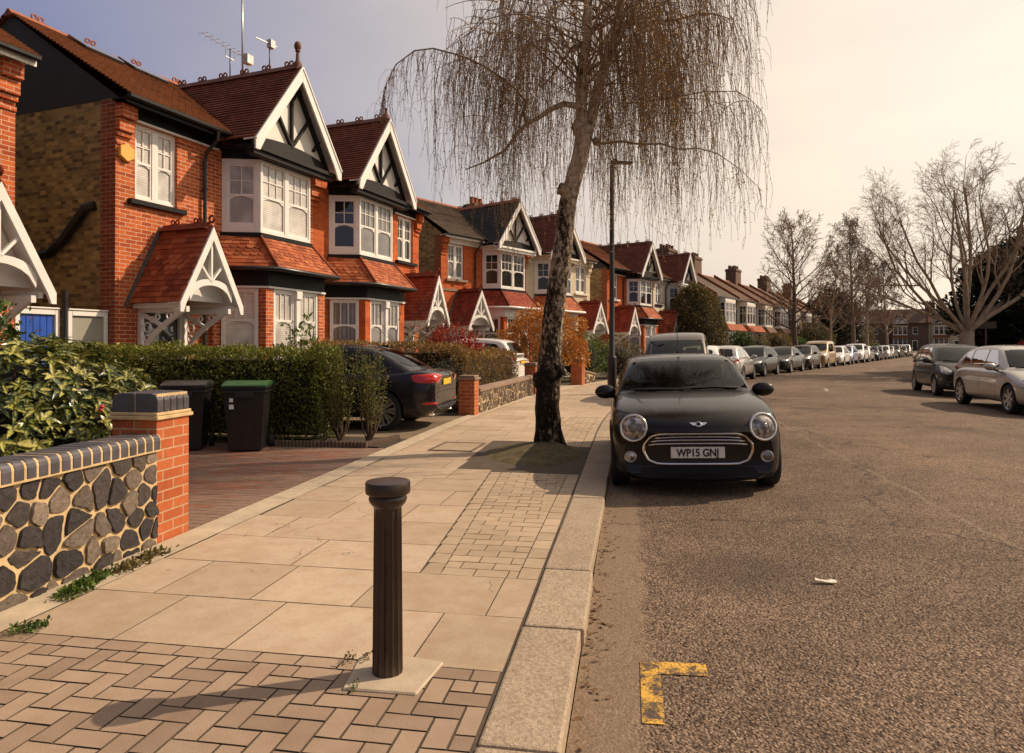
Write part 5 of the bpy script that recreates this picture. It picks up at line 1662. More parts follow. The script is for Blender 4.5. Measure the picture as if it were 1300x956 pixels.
for (s, o, r, m, lab, sd) in ((58, -4.6, (1.3, 1.2, 1.1), 'leaf_bush', 'brown bush below the white terrace bay', 1), (63.5, -4.4, (1.6, 1.4, 1.3), 'leaf_brown', 'orange-brown bush before the third terrace house', 2), (69, -4.4, (2.2, 1.6, 1.1), 'leaf_green', 'low green bush left of the round bare tree', 3),
                              (78, -4.4, (2.6, 2.2, 1.9), 'leaf_olive', 'rounded olive bush just right of the round bare tree trunk', 4), (104, -4.5, (3.2, 2.6, 2.4), 'leaf_olive', 'olive bush under the far birches', 5), (96, -5.4, (4.0, 3.2, 4.4), 'leaf_dark', 'tall dark evergreen mass behind the far birches', 6),
                              (118, -4.2, (2.6, 1.6, 1.0), 'leaf_red', 'low red hedge shrub far up the street on the left', 7), (112, -3.6, (3.4, 1.4, .9), 'leaf_green', 'low clipped green hedge far up the street', 8), (139, 9.0, (3.4, 1.4, 1.0), 'leaf_olive', 'low green hedge at the end of the street', 9)):
    bush('garden_bush', P(s, o, PZ), r, 3200 if r[0] < 3.5 else 7000, (.1 if s < 66 else .19) * (1.5 if r[0] > 3.5 else 1), m, lab, 'bush', 'garden bushes up the street', seed=20 + sd, core='leaf_dark', lump=.22, flat=.4)

# ------------------------------------------------------------------ bare trees
def wood(name, parent, mat, branches, n=6):
    mb = MB()
    for pts, rad in branches: mb.tube(pts, rad, n if rad[0] > .03 else (4 if rad[0] > .008 else 3), cap=False)
    return mb.build(name, mat, parent, smooth=True, uv=False)

def bare_tree(name, loc, label, seed, h, spread, trunk_r, trunk_h, nl, levels=4, upright=.5, mats=('bark_grey', 'twig_brown'), lean=(0, 0), group='bare street trees', twigs=1.0, droop=0.0, limbs=None, mind=.004, lr=.38, leader=0):
    rr = random.Random(seed)
    root = empty(name, loc, 0, label, 'tree', group)
    T_, B_, W_s = [], [], []
    def curve(p, d, L, r0, r1, k, wob, pull):
        pts = [p]; rad = [r0]
        for i in range(k):
            d = (d + V((rr.gauss(0, wob), rr.gauss(0, wob), rr.gauss(pull, wob * .6)))).normalized()
            pts.append(pts[-1] + d * L / k); rad.append(r0 + (r1 - r0) * (i + 1) / k)
        return pts, rad, d
    def grow(p, d, L, r, lv):
        pull = (upright * .22 if lv > 1 else -.02 - droop * .28)
        k = 6 if lv > 1 else 5
        pts, rad, dd = curve(p, d, L, r, max(r * .35, mind * .7), k, .10 + .03 * (levels - lv), pull)
        (B_ if lv >= levels - 1 else W_s).append((pts, rad))
        if lv <= 0: return
        m = int({4: 6, 3: 6, 2: 6, 1: 5}.get(lv, 4) * (twigs if lv <= 2 else 1) + rr.random())
        for j in range(m):
            f = .22 + .78 * (j + rr.random()) / m
            i = min(k - 1, int(f * k)); q = lerp(pts[i], pts[i + 1], f * k - i)
            t = (pts[i + 1] - pts[i]).normalized()
            az = rr.uniform(0, 6.28); s = t.cross(V((.3, .2, 1)) if abs(t.z) < .9 else V((1, 0, 0))).normalized(); u = s.cross(t)
            an = rr.uniform(.35, .8)
            nd = t * math.cos(an) + (s * math.cos(az) + u * math.sin(az)) * math.sin(an)
            grow(q, nd, L * rr.uniform(.38, .66) * (1.15 - .5 * f), max(mind, rad[i] * .5), lv - 1)
    tp, tr, td = curve(V((0, 0, -.05)), V((lean[0], lean[1], 1)).normalized(), trunk_h, trunk_r, trunk_r * .75, 6, .03, .1)
    tr[0] *= 1.25
    T_.append((tp, tr))
    if leader:
        # a central stem carried up through the crown, branches all the way
        lp, lrad, _ = curve(tp[-1], V((rr.gauss(0, .04), rr.gauss(0, .04), 1)).normalized(), h * .93 - trunk_h, trunk_r * .74, trunk_r * .10, 14, .05, .15)
        T_.append((lp, lrad))
        nb = int(nl * leader)
        for i in range(nb):
            f = (i + rr.random()) / nb; q = f * 13.9; k = int(q); p = lerp(lp[k], lp[k + 1], q - k)
            prof = math.sqrt(max(.06, 1 - ((f - .32) / .72) ** 2))
            az = i * 2.4 + rr.uniform(-.5, .5); el = .35 + 1.1 * f
            d = V((math.cos(az), math.sin(az), el * upright * 2)).normalized()
            grow(p, d, h * spread * prof * rr.uniform(.8, 1.1), max(mind * 1.6, lrad[k] * .42), levels - 1)
        limbs = []
    if limbs is None:
        limbs = []
        for i in range(nl):
            limbs.append((i * 2.4 + rr.uniform(-.4, .4), rr.uniform(.25, .9) * spread, rr.uniform(.75, 1.0)))
    for (az, out, ln) in limbs:
        d = V((math.cos(az) * out, math.sin(az) * out, 1)).normalized()
        st = tp[-1] - V((0, 0, trunk_h * rr.uniform(0, .12)))
        grow(st, d, (h - trunk_h) * ln * .82, trunk_r * rr.uniform(lr, lr * 1.5), levels)
    wood('trunk', root, M[mats[0]], T_, 10); wood('limbs', root, M[mats[0]], B_, 6); wood('twigs', root, M[mats[1]], W_s, 4)
    return root
def weeping_birch():
    rr = random.Random(17)
    D = 9.30; ppm = D / 866.7
    rt = V((.9856, .1706, 0)); fw = V((-.1706, .9856, 0)); base = V((-1.09, 9.28, PZ))
    root = empty('weeping_birch', base, 0, 'tall weeping birch with twisted trunk and hanging bare twigs on the left pavement', 'tree')
    def W(u, v, dep=0.0):
        return rt * ((u - 698) * ppm * (1 + dep / D)) + fw * dep + V((0, 0, 1.5 + (439.2 - v) * ppm * (1 + dep / D) - PZ))
    tr = MB()
    trunk = [(698, 582, .25), (698, 566, .215), (697, 540, .185), (696, 510, .178), (697, 482, .18), (699, 455, .168), (702, 425, .165), (705, 395, .155), (709, 362, .148), (714, 325, .14), (718, 292, .132), (722, 258, .128), (728, 232, .125), (737, 200, .125), (742, 176, .125), (745, 160, .12)]
    tpts = [W(u, v, .05 * math.sin(i * 1.3)) for i, (u, v, r) in enumerate(trunk)]
    # dense rings with burrs and ribs
    n = 28; vs = []; fs = []; K = 78
    for i in range(K):
        t = i / (K - 1) * (len(trunk) - 1); a = min(int(t), len(trunk) - 2); f = t - a
        c = lerp(tpts[a], tpts[a + 1], f); r = trunk[a][2] * (1 - f) + trunk[a + 1][2] * f
        flare = max(0, 1 - c.z / .4) ** 2
        for j in range(n):
            th = 2 * math.pi * j / n
            d = rt * math.cos(th) + fw * math.sin(th)
            k = 1 + .10 * mnoise.noise((math.cos(th) * 2.2, math.sin(th) * 2.2, c.z * 2.2)) + .09 * mnoise.noise((math.cos(th) * 5, math.sin(th) * 5, c.z * 6)) + flare * .35 * (.5 + .5 * math.cos(th * 5 + 1))
            k += .06 * mnoise.noise((math.cos(th) * 9, math.sin(th) * 9, c.z * 3))
            vs.append(c + d * r * k * .92)
    for i in range(K - 1):
        for j in range(n): fs.append((i * n + j, i * n + (j + 1) % n, (i + 1) * n + (j + 1) % n, (i + 1) * n + j))
    tr.mesh(vs, fs)
    def burr(u, v, r, dep):
        c = W(u, v, dep); q = []; m = 10
        for i in range(m + 1):
            ph = math.pi * i / m
            for j in range(12):
                th = 2 * math.pi * j / 12
                d = V((math.sin(ph) * math.cos(th), math.sin(ph) * math.sin(th), math.cos(ph)))
                q.append(c + d * r * (1 + .35 * mnoise.noise(d * 2.3 + c)))
        tr.mesh(q, [(i * 12 + j, i * 12 + (j + 1) % 12, (i + 1) * 12 + (j + 1) % 12, (i + 1) * 12 + j) for i in range(m) for j in range(12)])
    for b in ((688, 482, .12, -.06), (708, 470, .12, -.06), (699, 476, .13, -.10), (716, 240, .09, -.03), (714, 268, .07, -.05), (733, 210, .08, -.06), (742, 165, .13, -.02), (735, 160, .10, -.03), (758, 178, .055, -.05), (690, 540, .07, -.08), (722, 318, .07, -.05), (706, 388, .07, -.08)):
        burr(*b)
    tr.build('trunk', M['birch'], root, smooth=True, uv=False)
    limbs = []
    def poly(ps, r0, r1, dep0=0, dep1=0):
        k = len(ps); pts = [W(u, v, dep0 + (dep1 - dep0) * i / (k - 1)) for i, (u, v) in enumerate(ps)]
        limbs.append((pts, [r0 + (r1 - r0) * i / (k - 1) for i in range(k)]))
        return pts
    L1 = poly([(743, 168), (739, 135), (739, 105), (742, 75), (747, 48), (749, 20), (748, -20), (752, -80), (748, -160), (752, -260), (747, -360), (750, -460)], .085, .03, -.02, .1)
    L2 = poly([(747, 168), (754, 140), (760, 112), (769, 84), (779, 58), (785, 30), (789, 0), (794, -50), (792, -120), (800, -210), (806, -320), (803, -420)], .082, .028, .03, -.15)
    L2b = poly([(760, 108), (765, 88), (772, 60), (773, 50)], .035, .03, .04, .06)
    L3 = poly([(744, 142), (735, 133), (716, 130), (698, 138), (684, 148), (668, 156), (655, 170), (640, 190), (612, 206), (590, 214)], .05, .008, -.05, -.25)
    L4 = poly([(668, 154), (664, 140), (668, 128), (655, 112), (638, 98), (618, 85), (600, 75), (575, 66), (548, 59), (524, 62), (500, 80), (488, 104), (484, 128)], .026, .004, -.15, -.5)
    L5 = poly([(795, 30), (815, 26), (838, 24), (862, 22), (885, 15), (905, 14), (930, 22)], .022, .006, -.1, -.5)
    L6 = poly([(748, 174), (765, 181), (790, 178), (815, 182), (840, 181), (862, 188), (888, 187), (912, 194), (940, 214), (968, 242)], .024, .003, -.02, -.5)
    L7 = poly([(783, 60), (790, 100), (797, 130), (830, 126), (868, 120), (900, 114), (940, 114), (956, 124), (972, 138)], .022, .003, .0, .4)
    L8 = poly([(742, 52), (728, 58), (715, 78), (702, 96), (690, 110)], .024, .006, 0, .5)
    L9 = poly([(744, 60), (758, 62), (768, 78), (776, 100)], .018, .005, .1, -.6)
    L10 = poly([(748, 112), (738, 102), (720, 104), (705, 116)], .016, .005, -.1, -.7)
    anchors = []
    for Lp, w in ((L3, 40), (L4, 190), (L5, 30), (L6, 44), (L7, 44), (L8, 8), (L9, 6), (L10, 6)):
        anchors.append((Lp[2:], w))
    # many arching secondary branches round both stems
    for k in range(92):
        st = rr.choice([L1, L2])
        t = rr.uniform(.6, len(st) - 1.2) if k > 40 else rr.uniform(1.0, 6.0)
        i = int(t); p = lerp(st[i], st[i + 1], t - i)
        az = rr.uniform(0, 2 * math.pi)
        hz = p.z
        reach = rr.uniform(.8, 2.45) * (1.0 if hz < 8.5 else .85)
        dx = V((math.cos(az), math.sin(az), 0))
        if dx.dot(rt) > 0: reach *= 1.12
        if dx.dot(rt) < -.3: reach *= .98
        if dx.dot(rt) > .3: reach *= .84
        rise = rr.uniform(.25, 1.0)
        pts = [p]; m = 9
        for j in range(1, m + 1):
            f = j / m
            q = p + dx * reach * f ** .85 + V((0, 0, rise * math.sin(min(1, f * 1.25) * math.pi * .72) - .9 * max(0, f - .55) ** 1.5 * 2))
            q = q + V((mnoise.noise((k, f * 4, 1)), mnoise.noise((k, f * 4, 5)), mnoise.noise((k, f * 4, 9)))) * .12
            pts.append(q)
        r0 = rr.uniform(.008, .019)
        limbs.append((pts, [r0 * (1 - .82 * j / m) for j in range(m + 1)]))
        anchors.append((pts[2:], int(rr.uniform(9, 20))))
        # side shoots
        for _ in range(4):
            j = rr.randint(2, m - 1); q = pts[j]
            dd = (dx * rr.uniform(.2, 1) + V((rr.gauss(0, .7), rr.gauss(0, .7), rr.uniform(-.1, .5)))).normalized()
            L = rr.uniform(.3, .8); sp = [q]
            for g in range(1, 6): sp.append(q + dd * L * g / 5 - V((0, 0, .35 * L * (g / 5) ** 2)))
            limbs.append((sp, [.008, .007, .006, .005, .004, .003])); anchors.append((sp[1:], int(rr.uniform(4, 9))))
    wood('limbs', root, M['birch'], [l for l in limbs if l[1][0] > .03], 10)
    wood('branches', root, M['twig_brown'], [l for l in limbs if l[1][0] <= .03], 5)
    tw = MB(); ca = MB()
    axis = W(732, 300)
    for pts, w in anchors:
        for _ in range(int(w * .86)):
            t = rr.uniform(0, len(pts) - 1.001); i = int(t); p = lerp(pts[i], pts[i + 1], t - i)
            dv = p - axis
            if dv.dot(fw) < .1 and abs(dv.dot(rt)) < .55 and rr.random() < .8: continue
            if p.z > 8.5 and rr.random() < .6: continue
            rad = math.hypot(p.x - axis.x, p.y - axis.y)
            clump = mnoise.noise((p.x * 1.6, p.y * 1.6, 2.0))
            zb = 1.95 + 1.55 * min(1.3, rad / 2.6) ** 2.2 + 1.0 * clump + rr.choice([rr.uniform(-.35, .5), rr.uniform(0, 2.4)])
            if (p - axis).dot(rt) < -.75: zb += .55 * min(2, -(p - axis).dot(rt) - .2)
            L = min(rr.uniform(.5, 2.6), max(.3, p.z - zb))
            if p.z - L < 1.7: L = max(.2, p.z - 1.7)
            out = V((p.x - axis.x, p.y - axis.y, 0)); out = out.normalized() if out.length > .01 else V((1, 0, 0))
            k = 6; sp = [p]; a = (out * rr.uniform(0, .6) + V((rr.gauss(0, .35), rr.gauss(0, .35), rr.uniform(-.4, .3)))).normalized()
            for j in range(1, k + 1):
                f = j / k
                d = a * (1 - f) ** 3 * .7 + V((rr.gauss(0, .10), rr.gauss(0, .10), -1)); d.normalize()
                sp.append(sp[-1] + d * L / k)
            tw.tube(sp, [.0034, .003, .0027, .0024, .0022, .002, .0017], 3, cap=False)
            for q in range(2 if L > .5 else 1):
                j = rr.randint(1, k - 1); d = V((rr.gauss(0, 1), rr.gauss(0, 1), rr.uniform(-1.2, .1))).normalized(); l = rr.uniform(.10, .38)
                tq = [sp[j], sp[j] + d * l * .4, sp[j] + d * l * .6 - V((0, 0, l * .35)), sp[j] + d * l * .65 - V((0, 0, l * .8))]
                tw.tube(tq, [.0024, .0021, .0018, .0015], 3, cap=False)
                for c in tq[1:]: 
                    s = d.cross(V((rr.gauss(0, 1), rr.gauss(0, 1), .2))).normalized(); z_ = V((0, 0, -rr.uniform(.02, .035)))
                    ca.poly([c, c + z_ * .5 + s * .006, c + z_, c + z_ * .5 - s * .006], 0, rr.random())
            for q in range(int(L * 8)):
                t2 = rr.uniform(.3, k - .001); i2 = int(t2); c = lerp(sp[i2], sp[i2 + 1], t2 - i2)
                d = V((rr.gauss(0, .6), rr.gauss(0, .6), rr.uniform(-1.4, .2))).normalized(); s = d.cross(V((rr.gauss(0, 1), rr.gauss(0, 1), .2))).normalized()
                l = rr.uniform(.016, .036)
                ca.poly([c, c + d * l * .5 + s * l * .22, c + d * l, c + d * l * .5 - s * l * .22], 0, rr.random())
    tw.build('hanging_twigs', M['twig_brown'], root, uv=False)
    ca.build('catkins', M['catkin'], root, uv=False)
weeping_birch()

bare_tree('round_bare_tree', P(55.5, -1.0, PZ), 'rounded bare tree with a straight dark trunk on the left pavement up the street', 5, 10.9, .31, .25, 2.4, 30, 4, .42, ('bark_grey', 'twig_brown'), mind=.011, twigs=.8, leader=1)
bare_tree('street_birch', P(69, -1.0, PZ), 'slim pale-trunked birch just right of the round bare tree', 6, 10.5, .22, .16, 2.4, 26, 4, .6, ('bark_pale', 'twig_far'), mind=.011, twigs=.8, droop=.5, leader=1)
bare_tree('street_birch', P(82, -1.0, PZ), 'tallest brown-twigged birch in the group up the street', 7, 15.2, .25, .27, 3.0, 36, 4, .62, ('bark_far', 'twig_far'), mind=.014, twigs=.85, droop=.9, leader=1)
bare_tree('street_birch', P(92, -1.0, PZ), 'thin pale-trunked birch behind the tallest one', 8, 13.2, .22, .2, 3.0, 30, 4, .6, ('bark_pale', 'twig_far'), mind=.015, twigs=.8, droop=.9, leader=1)
bare_tree('street_birch', P(112, -1.0, PZ), 'farthest birch on the left, with weeping pinkish twigs', 9, 13.6, .28, .22, 2.8, 34, 4, .5, ('bark_pale', 'twig_far'), mind=.018, twigs=.85, droop=1.3, leader=1)
bare_tree('spreading_bare_tree', (16.1, 36.5, PZ), 'large pale many-limbed bare tree on the right pavement', 31, 10.2, .9, .40, 2.2, 11, 4, .42, ('bark_pale', 'twig_tan'), mind=.0055, twigs=.92, droop=.1, lr=.21,
          limbs=[(2.95, 1.35, 1.05), (2.75, .95, 1.0), (3.3, .62, 1.0), (2.2, .40, 1.05), (1.6, .22, 1.1), (4.4, .30, 1.08), (.3, .45, 1.05), (.1, .85, 1.0), (-.2, 1.25, 1.0), (1.2, .75, .95), (5.1, .75, .95), (3.0, 1.9, .9), (.35, 1.7, .9)])

# right-hand side beyond the parked cars
bush('dark_evergreen_tree', (21.3, 40.5, PZ), (3.6, 4.2, 3.7), 24000, .24, 'leaf_dark', 'big dark evergreen tree at the right edge behind the pale tree', 'tree', seed=41, core='leaf_dark', lump=.3, stems=3)
box_hedge('hedge', [(17.3, 36.2), (19.6, 35.0), (24.5, 43.5), (22.0, 45.0)], 1.35, 1.5, 6000, .09, 'leaf_bush', 'mixed brownish garden hedge under the dark evergreen on the right', seed=42)
bush('red_shrub', (18.2, 35.2, PZ), (.75, .7, .85), 1600, .09, 'leaf_red', 'bright red rounded shrub at the right edge above the silver car', 'shrub', seed=43, core='leaf_dark', lump=.12)
mb = MB(); mb.obox((17.0, 35.6, PZ - .05), (7.5, -3.6, 0), (.1, .22, 0), (0, 0, .85)); o = mb.build('garden_wall', M['brick_grey'], bevel=.01)
tag(o, 'low brown brick garden wall behind the pale tree on the right', 'garden wall')
# ------------------------------------------------------------------ street furniture
def bollard():
    root = empty('bollard', (-1.035, 2.83, PZ), 0, 'brown-black fluted cast iron bollard with a flat round cap in the foreground', 'bollard')
    mb = MB()
    # fluted shaft
    n = 14; per = 6; H0, H1 = .0, .725; vs = []; fs = []; K = 14
    tot = n * per
    for i in range(K):
        f = i / (K - 1); z = H0 + (H1 - H0) * f
        r = .0655 - .006 * f
        for j in range(tot):
            a = 2 * math.pi * j / tot
            q = (j % per) / per
            dep = .0105 * math.sin(math.pi * q) ** .8 if q > 0 else 0
            e = min(1, max(0, (z - .0) / .01)) * min(1, (H1 - z) / .02)
            vs.append((math.cos(a) * (r - dep * e), math.sin(a) * (r - dep * e), z))
    for i in range(K - 1):
        for j in range(tot): fs.append((i * tot + j, i * tot + (j + 1) % tot, (i + 1) * tot + (j + 1) % tot, (i + 1) * tot + j))
    mb.mesh(vs, fs); mb.build('shaft', M['iron_brown'], root, smooth=True, angle=30, uv=False)
    mb = MB(); mb.lathe([(.060, .72), (.066, .728), (.078, .742), (.083, .757), (.080, .770), (.074, .777)], 40, cap=False); mb.build('collar', M['iron_brown'], root, smooth=True, angle=40)
    mb = MB(); mb.lathe([(.074, .777), (.090, .779), (.0955, .783), (.0965, .790), (.0965, .826), (.094, .832), (.085, .834), (.06, .837), (.001, .838)], 44); mb.build('cap', M['iron_brown'], root, smooth=True, angle=50)
    o = MB(); pts = [(-.15, -.17), (.165, -.16), (.20, .13), (.02, .16), (-.19, .12)]
    o.prism([(a, b, -.006) for a, b in pts], (0, 0, .016)); b = o.build('bollard_base_patch', M['concrete'], bevel=.006)
    b.location = (-1.02, 2.83, PZ); b['kind'] = 'structure'
bollard()

def wheelie(loc, rz, lidmat, label, stickers):
    root = empty('wheelie_bin', loc, rz, label, 'wheelie bin', 'wheelie bins on the drive'); root.scale = (.97, .97, .915)
    mb = MB()
    # tapered tub: front face towards local -y
    b = [(-.215, -.25), (.215, -.25), (.215, .23), (-.215, .23)]; t = [(-.275, -.33), (.275, -.33), (.275, .33), (-.275, .33)]
    vs = [(x, y, .03) for x, y in b] + [(x, y, .93) for x, y in t]
    mb.mesh(vs, [(3, 2, 1, 0), (4, 5, 6, 7), (0, 1, 5, 4), (1, 2, 6, 5), (2, 3, 7, 6), (3, 0, 4, 7)])
    for z in (.87, .925):
        mb.box(-.295, .295, -.35, .345, z, z + .03)
    mb.box(-.12, .12, -.36, -.34, .80, .88)
    mb.build('body', M['bin'], root, bevel=.02, segs=3)
    mb = MB()
    n = 8; prof = []
    for i in range(n + 1):
        f = i / n; prof.append((-.36 + .74 * f, .962 + .075 * math.sin(math.pi * (f * .85 + .08)) ** .8))
    pts = [V((-.29, y, z)) for y, z in prof] + [V((-.29, .38, .96)), V((-.29, -.36, .958))]
    mb.prism(pts, (.58, 0, 0)); 
    mb.box(-.12, .12, -.375, -.35, .965, .985)
    mb.build('lid', M[lidmat], root, bevel=.014, segs=2)
    mb = MB(); mb.tube([(-.25, .40, .95), (.25, .40, .95)], .016, 8)
    for s_ in (-.25, .25): mb.tube([(s_, .32, .92), (s_, .40, .95)], .014, 6)
    mb.build('handle', M['bin'], root)
    for s_ in (-1, 1):
        w = MB(); w.lathe([(.03, -.03), (.095, -.03), (.10, -.02), (.10, .02), (.095, .03), (.03, .03)], 20, (s_ * .27, .27, .10), (1, 0, 0)); w.build('wheel', M['tyre'], root, smooth=True, angle=40)
    if stickers:
        for q in (((-.19, -.322, .74), .05, .055), ((-.19, -.334, .64), .06, .065)):
            w = MB(); w.obox(q[0], (q[1], 0, 0), (0, .003, 0), (0, -.0052, q[2])); w.build('sticker', M['plate_white'], root)
wheelie((-5.97, 8.47, PZ), R(24), 'bin_lid_grey', 'black wheelie bin with a dark grey lid, left of the green-lidded one', False)
wheelie((-5.13, 8.58, PZ), R(20), 'bin_lid_green', 'black wheelie bin with a green lid and two small white stickers', True)

def lamp(loc, h, label, r=.075, arm=.42, rz=0.0):
    root = empty('street_lamp', loc, rz, label, 'street lamp')
    mb = MB(); mb.lathe([(r * 1.35, -.05), (r * 1.35, 1.05), (r * 1.2, 1.1), (r * .82, 1.16), (r * .75, 3), (r * .6, h - .05), (r * .55, h)], 16); mb.build('post', M['lamp_black'], root, smooth=True, angle=40)
    mb = MB(); mb.box(-.045, .02, -.005 - r * 1.36, -r * 1.30, .45, .85); mb.build('access_door', M['lamp_black'], root)
    mb = MB(); mb.tube([(0, 0, h - .02), (.03, 0, h + .05), (arm * .5, 0, h + .06)], .03, 8)
    mb.build('arm', M['lamp_black'], root, smooth=True)
    mb = MB(); mb.box(-.05, arm * 1.25, -.10, .10, h + .05, h + .115); mb.lathe([(.05, 0), (.05, .07), (.03, .1)], 10, (.12, 0, h + .11)); hd = mb.build('lamp_head', M['lamp_black'], root, bevel=.015)
    mb = MB(); mb.box(.08, arm * 1.2, -.07, .07, h + .038, h + .049); mb.build('lamp_glass', M['glass_frost'], hd)
    return root
lamp((-.52, 20.3, PZ), 6.75, 'tall slim black lamp post on the left pavement beyond the birch', .10, .5, .3)
lamp(P(46, 10.7, PZ), 6.3, 'distant black lamp post in front of the big pale tree on the right', .09, .45, math.pi)

# give-way sign seen from behind, near the pale tree
root = empty('road_sign', (17.46, 37.5, PZ), R(-35), 'grey back of a triangular road sign with a plate beneath, beside the pale tree', 'road sign')
M['sign_back'] = m_plain('dull_sign_back', (.13, .11, .09), .6, .15, 5, .05, metal=.3)
mb = MB(); mb.tube([(0, 0, -.05), (0, 0, 3.4)], .035, 8); mb.build('post', M['sign_back'], root, smooth=True)
mb = MB(); mb.prism([(-.48, -.06, 3.44), (.48, -.06, 3.44), (.05, -.06, 2.75), (-.05, -.06, 2.75)], (0, .02, 0)); mb.build('sign_plate', M['sign_back'], root, bevel=.005)
mb = MB(); mb.box(-.45, .45, -.06, -.04, 2.28, 2.62); mb.build('lower_plate', M['sign_back'], root, bevel=.005)

# manhole cover
root = empty('manhole_cover', (-2.38, 9.32, PZ + .003), R(-2), 'rusty square manhole cover set in the flagstones left of the birch', 'manhole cover')
mb = MB()
for x0, x1, y0, y1 in ((-.31, .31, -.40, -.36), (-.31, .31, .36, .40), (-.31, -.27, -.358, .358), (.27, .31, -.358, .358)): mb.box(x0, x1, y0, y1, -.004, .010)
mb.build('frame', M['rust'], root, bevel=.003)
mb = MB(); mb.box(-.262, .262, -.352, .352, -.004, .006); mb.build('cover', M['block_light'], root, bevel=.003)

# weeds at the foot of the wall, grit, dead leaves, scraps
def weeds(name, spots, mat, n, label, seed, sp_=.06, sz=1):
    rr = random.Random(seed)
    root = empty(name, spots[0], 0, label, 'weeds', 'weeds in the paving joints')
    mb = MB(); o = V(spots[0])
    for sp in spots:
        for _ in range(n):
            c = V(sp) - o + V((rr.gauss(0, sp_ * .5), rr.gauss(0, sp_), 0))
            d = V((rr.gauss(0, .7), rr.gauss(0, .7), rr.uniform(.25, 1.1))).normalized(); s = d.cross(V((rr.gauss(0, 1), rr.gauss(0, 1), 0))).normalized()
            L = rr.uniform(.018, .045) * sz; c = c + V((0, 0, rr.uniform(0, .03)))
            mb.poly([c, c + d * L * .5 + s * L * .3, c + d * L, c + d * L * .5 - s * L * .3], 0, rr.random())
    mb.build('weed_leaves', M[mat], root, uv=False)
weeds('weed_clump', [(-3.12, 3.42, PZ), (-3.16, 3.55, PZ), (-3.18, 3.66, PZ)], 'leaf_green', 190, 'green weed clump at the foot of the nearest stone wall', 1)
weeds('weed_clump', [(-3.14, 3.85, PZ), (-3.15, 4.0, PZ), (-3.16, 4.12, PZ)], 'leaf_bush', 120, 'brown dried weeds along the foot of the nearest stone wall', 2)
weeds('weed_clump', [(-2.98, 2.93, PZ), (-2.92, 2.96, PZ)], 'leaf_green', 90, 'small green weed where the flagstones meet the block paving at left', 3, .035, .7)
weeds('weed_clump', [(-1.17, 2.92, PZ), (-1.25, 2.9, PZ)], 'leaf_bush', 40, 'small tuft of moss beside the bollard', 4, .022, .45)
weeds('weed_clump', [(-1.12, 2.67, PZ)], 'leaf_green', 36, 'tiny bright weed at the front of the bollard base', 5, .016, .4)
rr = random.Random(9); mb = MB()
for _ in range(230):
    s = rr.uniform(1, 9); o = abs(rr.gauss(.02, .07)) + .012
    if rr.random() < .35: s = rr.choice([3.4, 3.9, 5.1]) + rr.gauss(0, .2)
    p = P(s, o, road_z(o) + .006); d = V((rr.gauss(0, 1), rr.gauss(0, 1), rr.gauss(0, .25))).normalized(); q = d.cross(V((0, 0, 1))).normalized() + V((0, 0, rr.gauss(0, .3))); L = rr.uniform(.008, .032)
    mb.poly([p, p + d * L + q * L * .4, p + d * L * 1.6, p + d * L - q * L * .4], 0, rr.random())
mb.build('leaf_litter', M['dry_leaf'], kind='stuff', uv=False)
for i, (s, o, L, lab) in enumerate(((4.45, 1.36, .12, 'crumpled pale paper scrap on the road in front of the black hatchback'), (9.1, 5.0, .2, 'flat white paper scrap on the road at the right of the photo'))):
    mb = MB(); rr = random.Random(i)
    vs = [(x * L / 4, y * L / 6, .01 + rr.uniform(0, .018)) for y in range(3) for x in range(5)]
    mb.mesh(vs, [(y * 5 + x, y * 5 + x + 1, y * 5 + x + 6, y * 5 + x + 5) for y in range(2) for x in range(4)])
    o_ = mb.build('paper_scrap', M['paper'], uv=False); o_.location = P(s, o, road_z(o)); tag(o_, lab, 'litter', 'paper scraps on the road')
# ------------------------------------------------------------------ cars (local: front to -y, z up)
def evaluated(o):
    dg = bpy.context.evaluated_depsgraph_get()
    me = bpy.data.meshes.new_from_object(o.evaluated_get(dg))
    return me

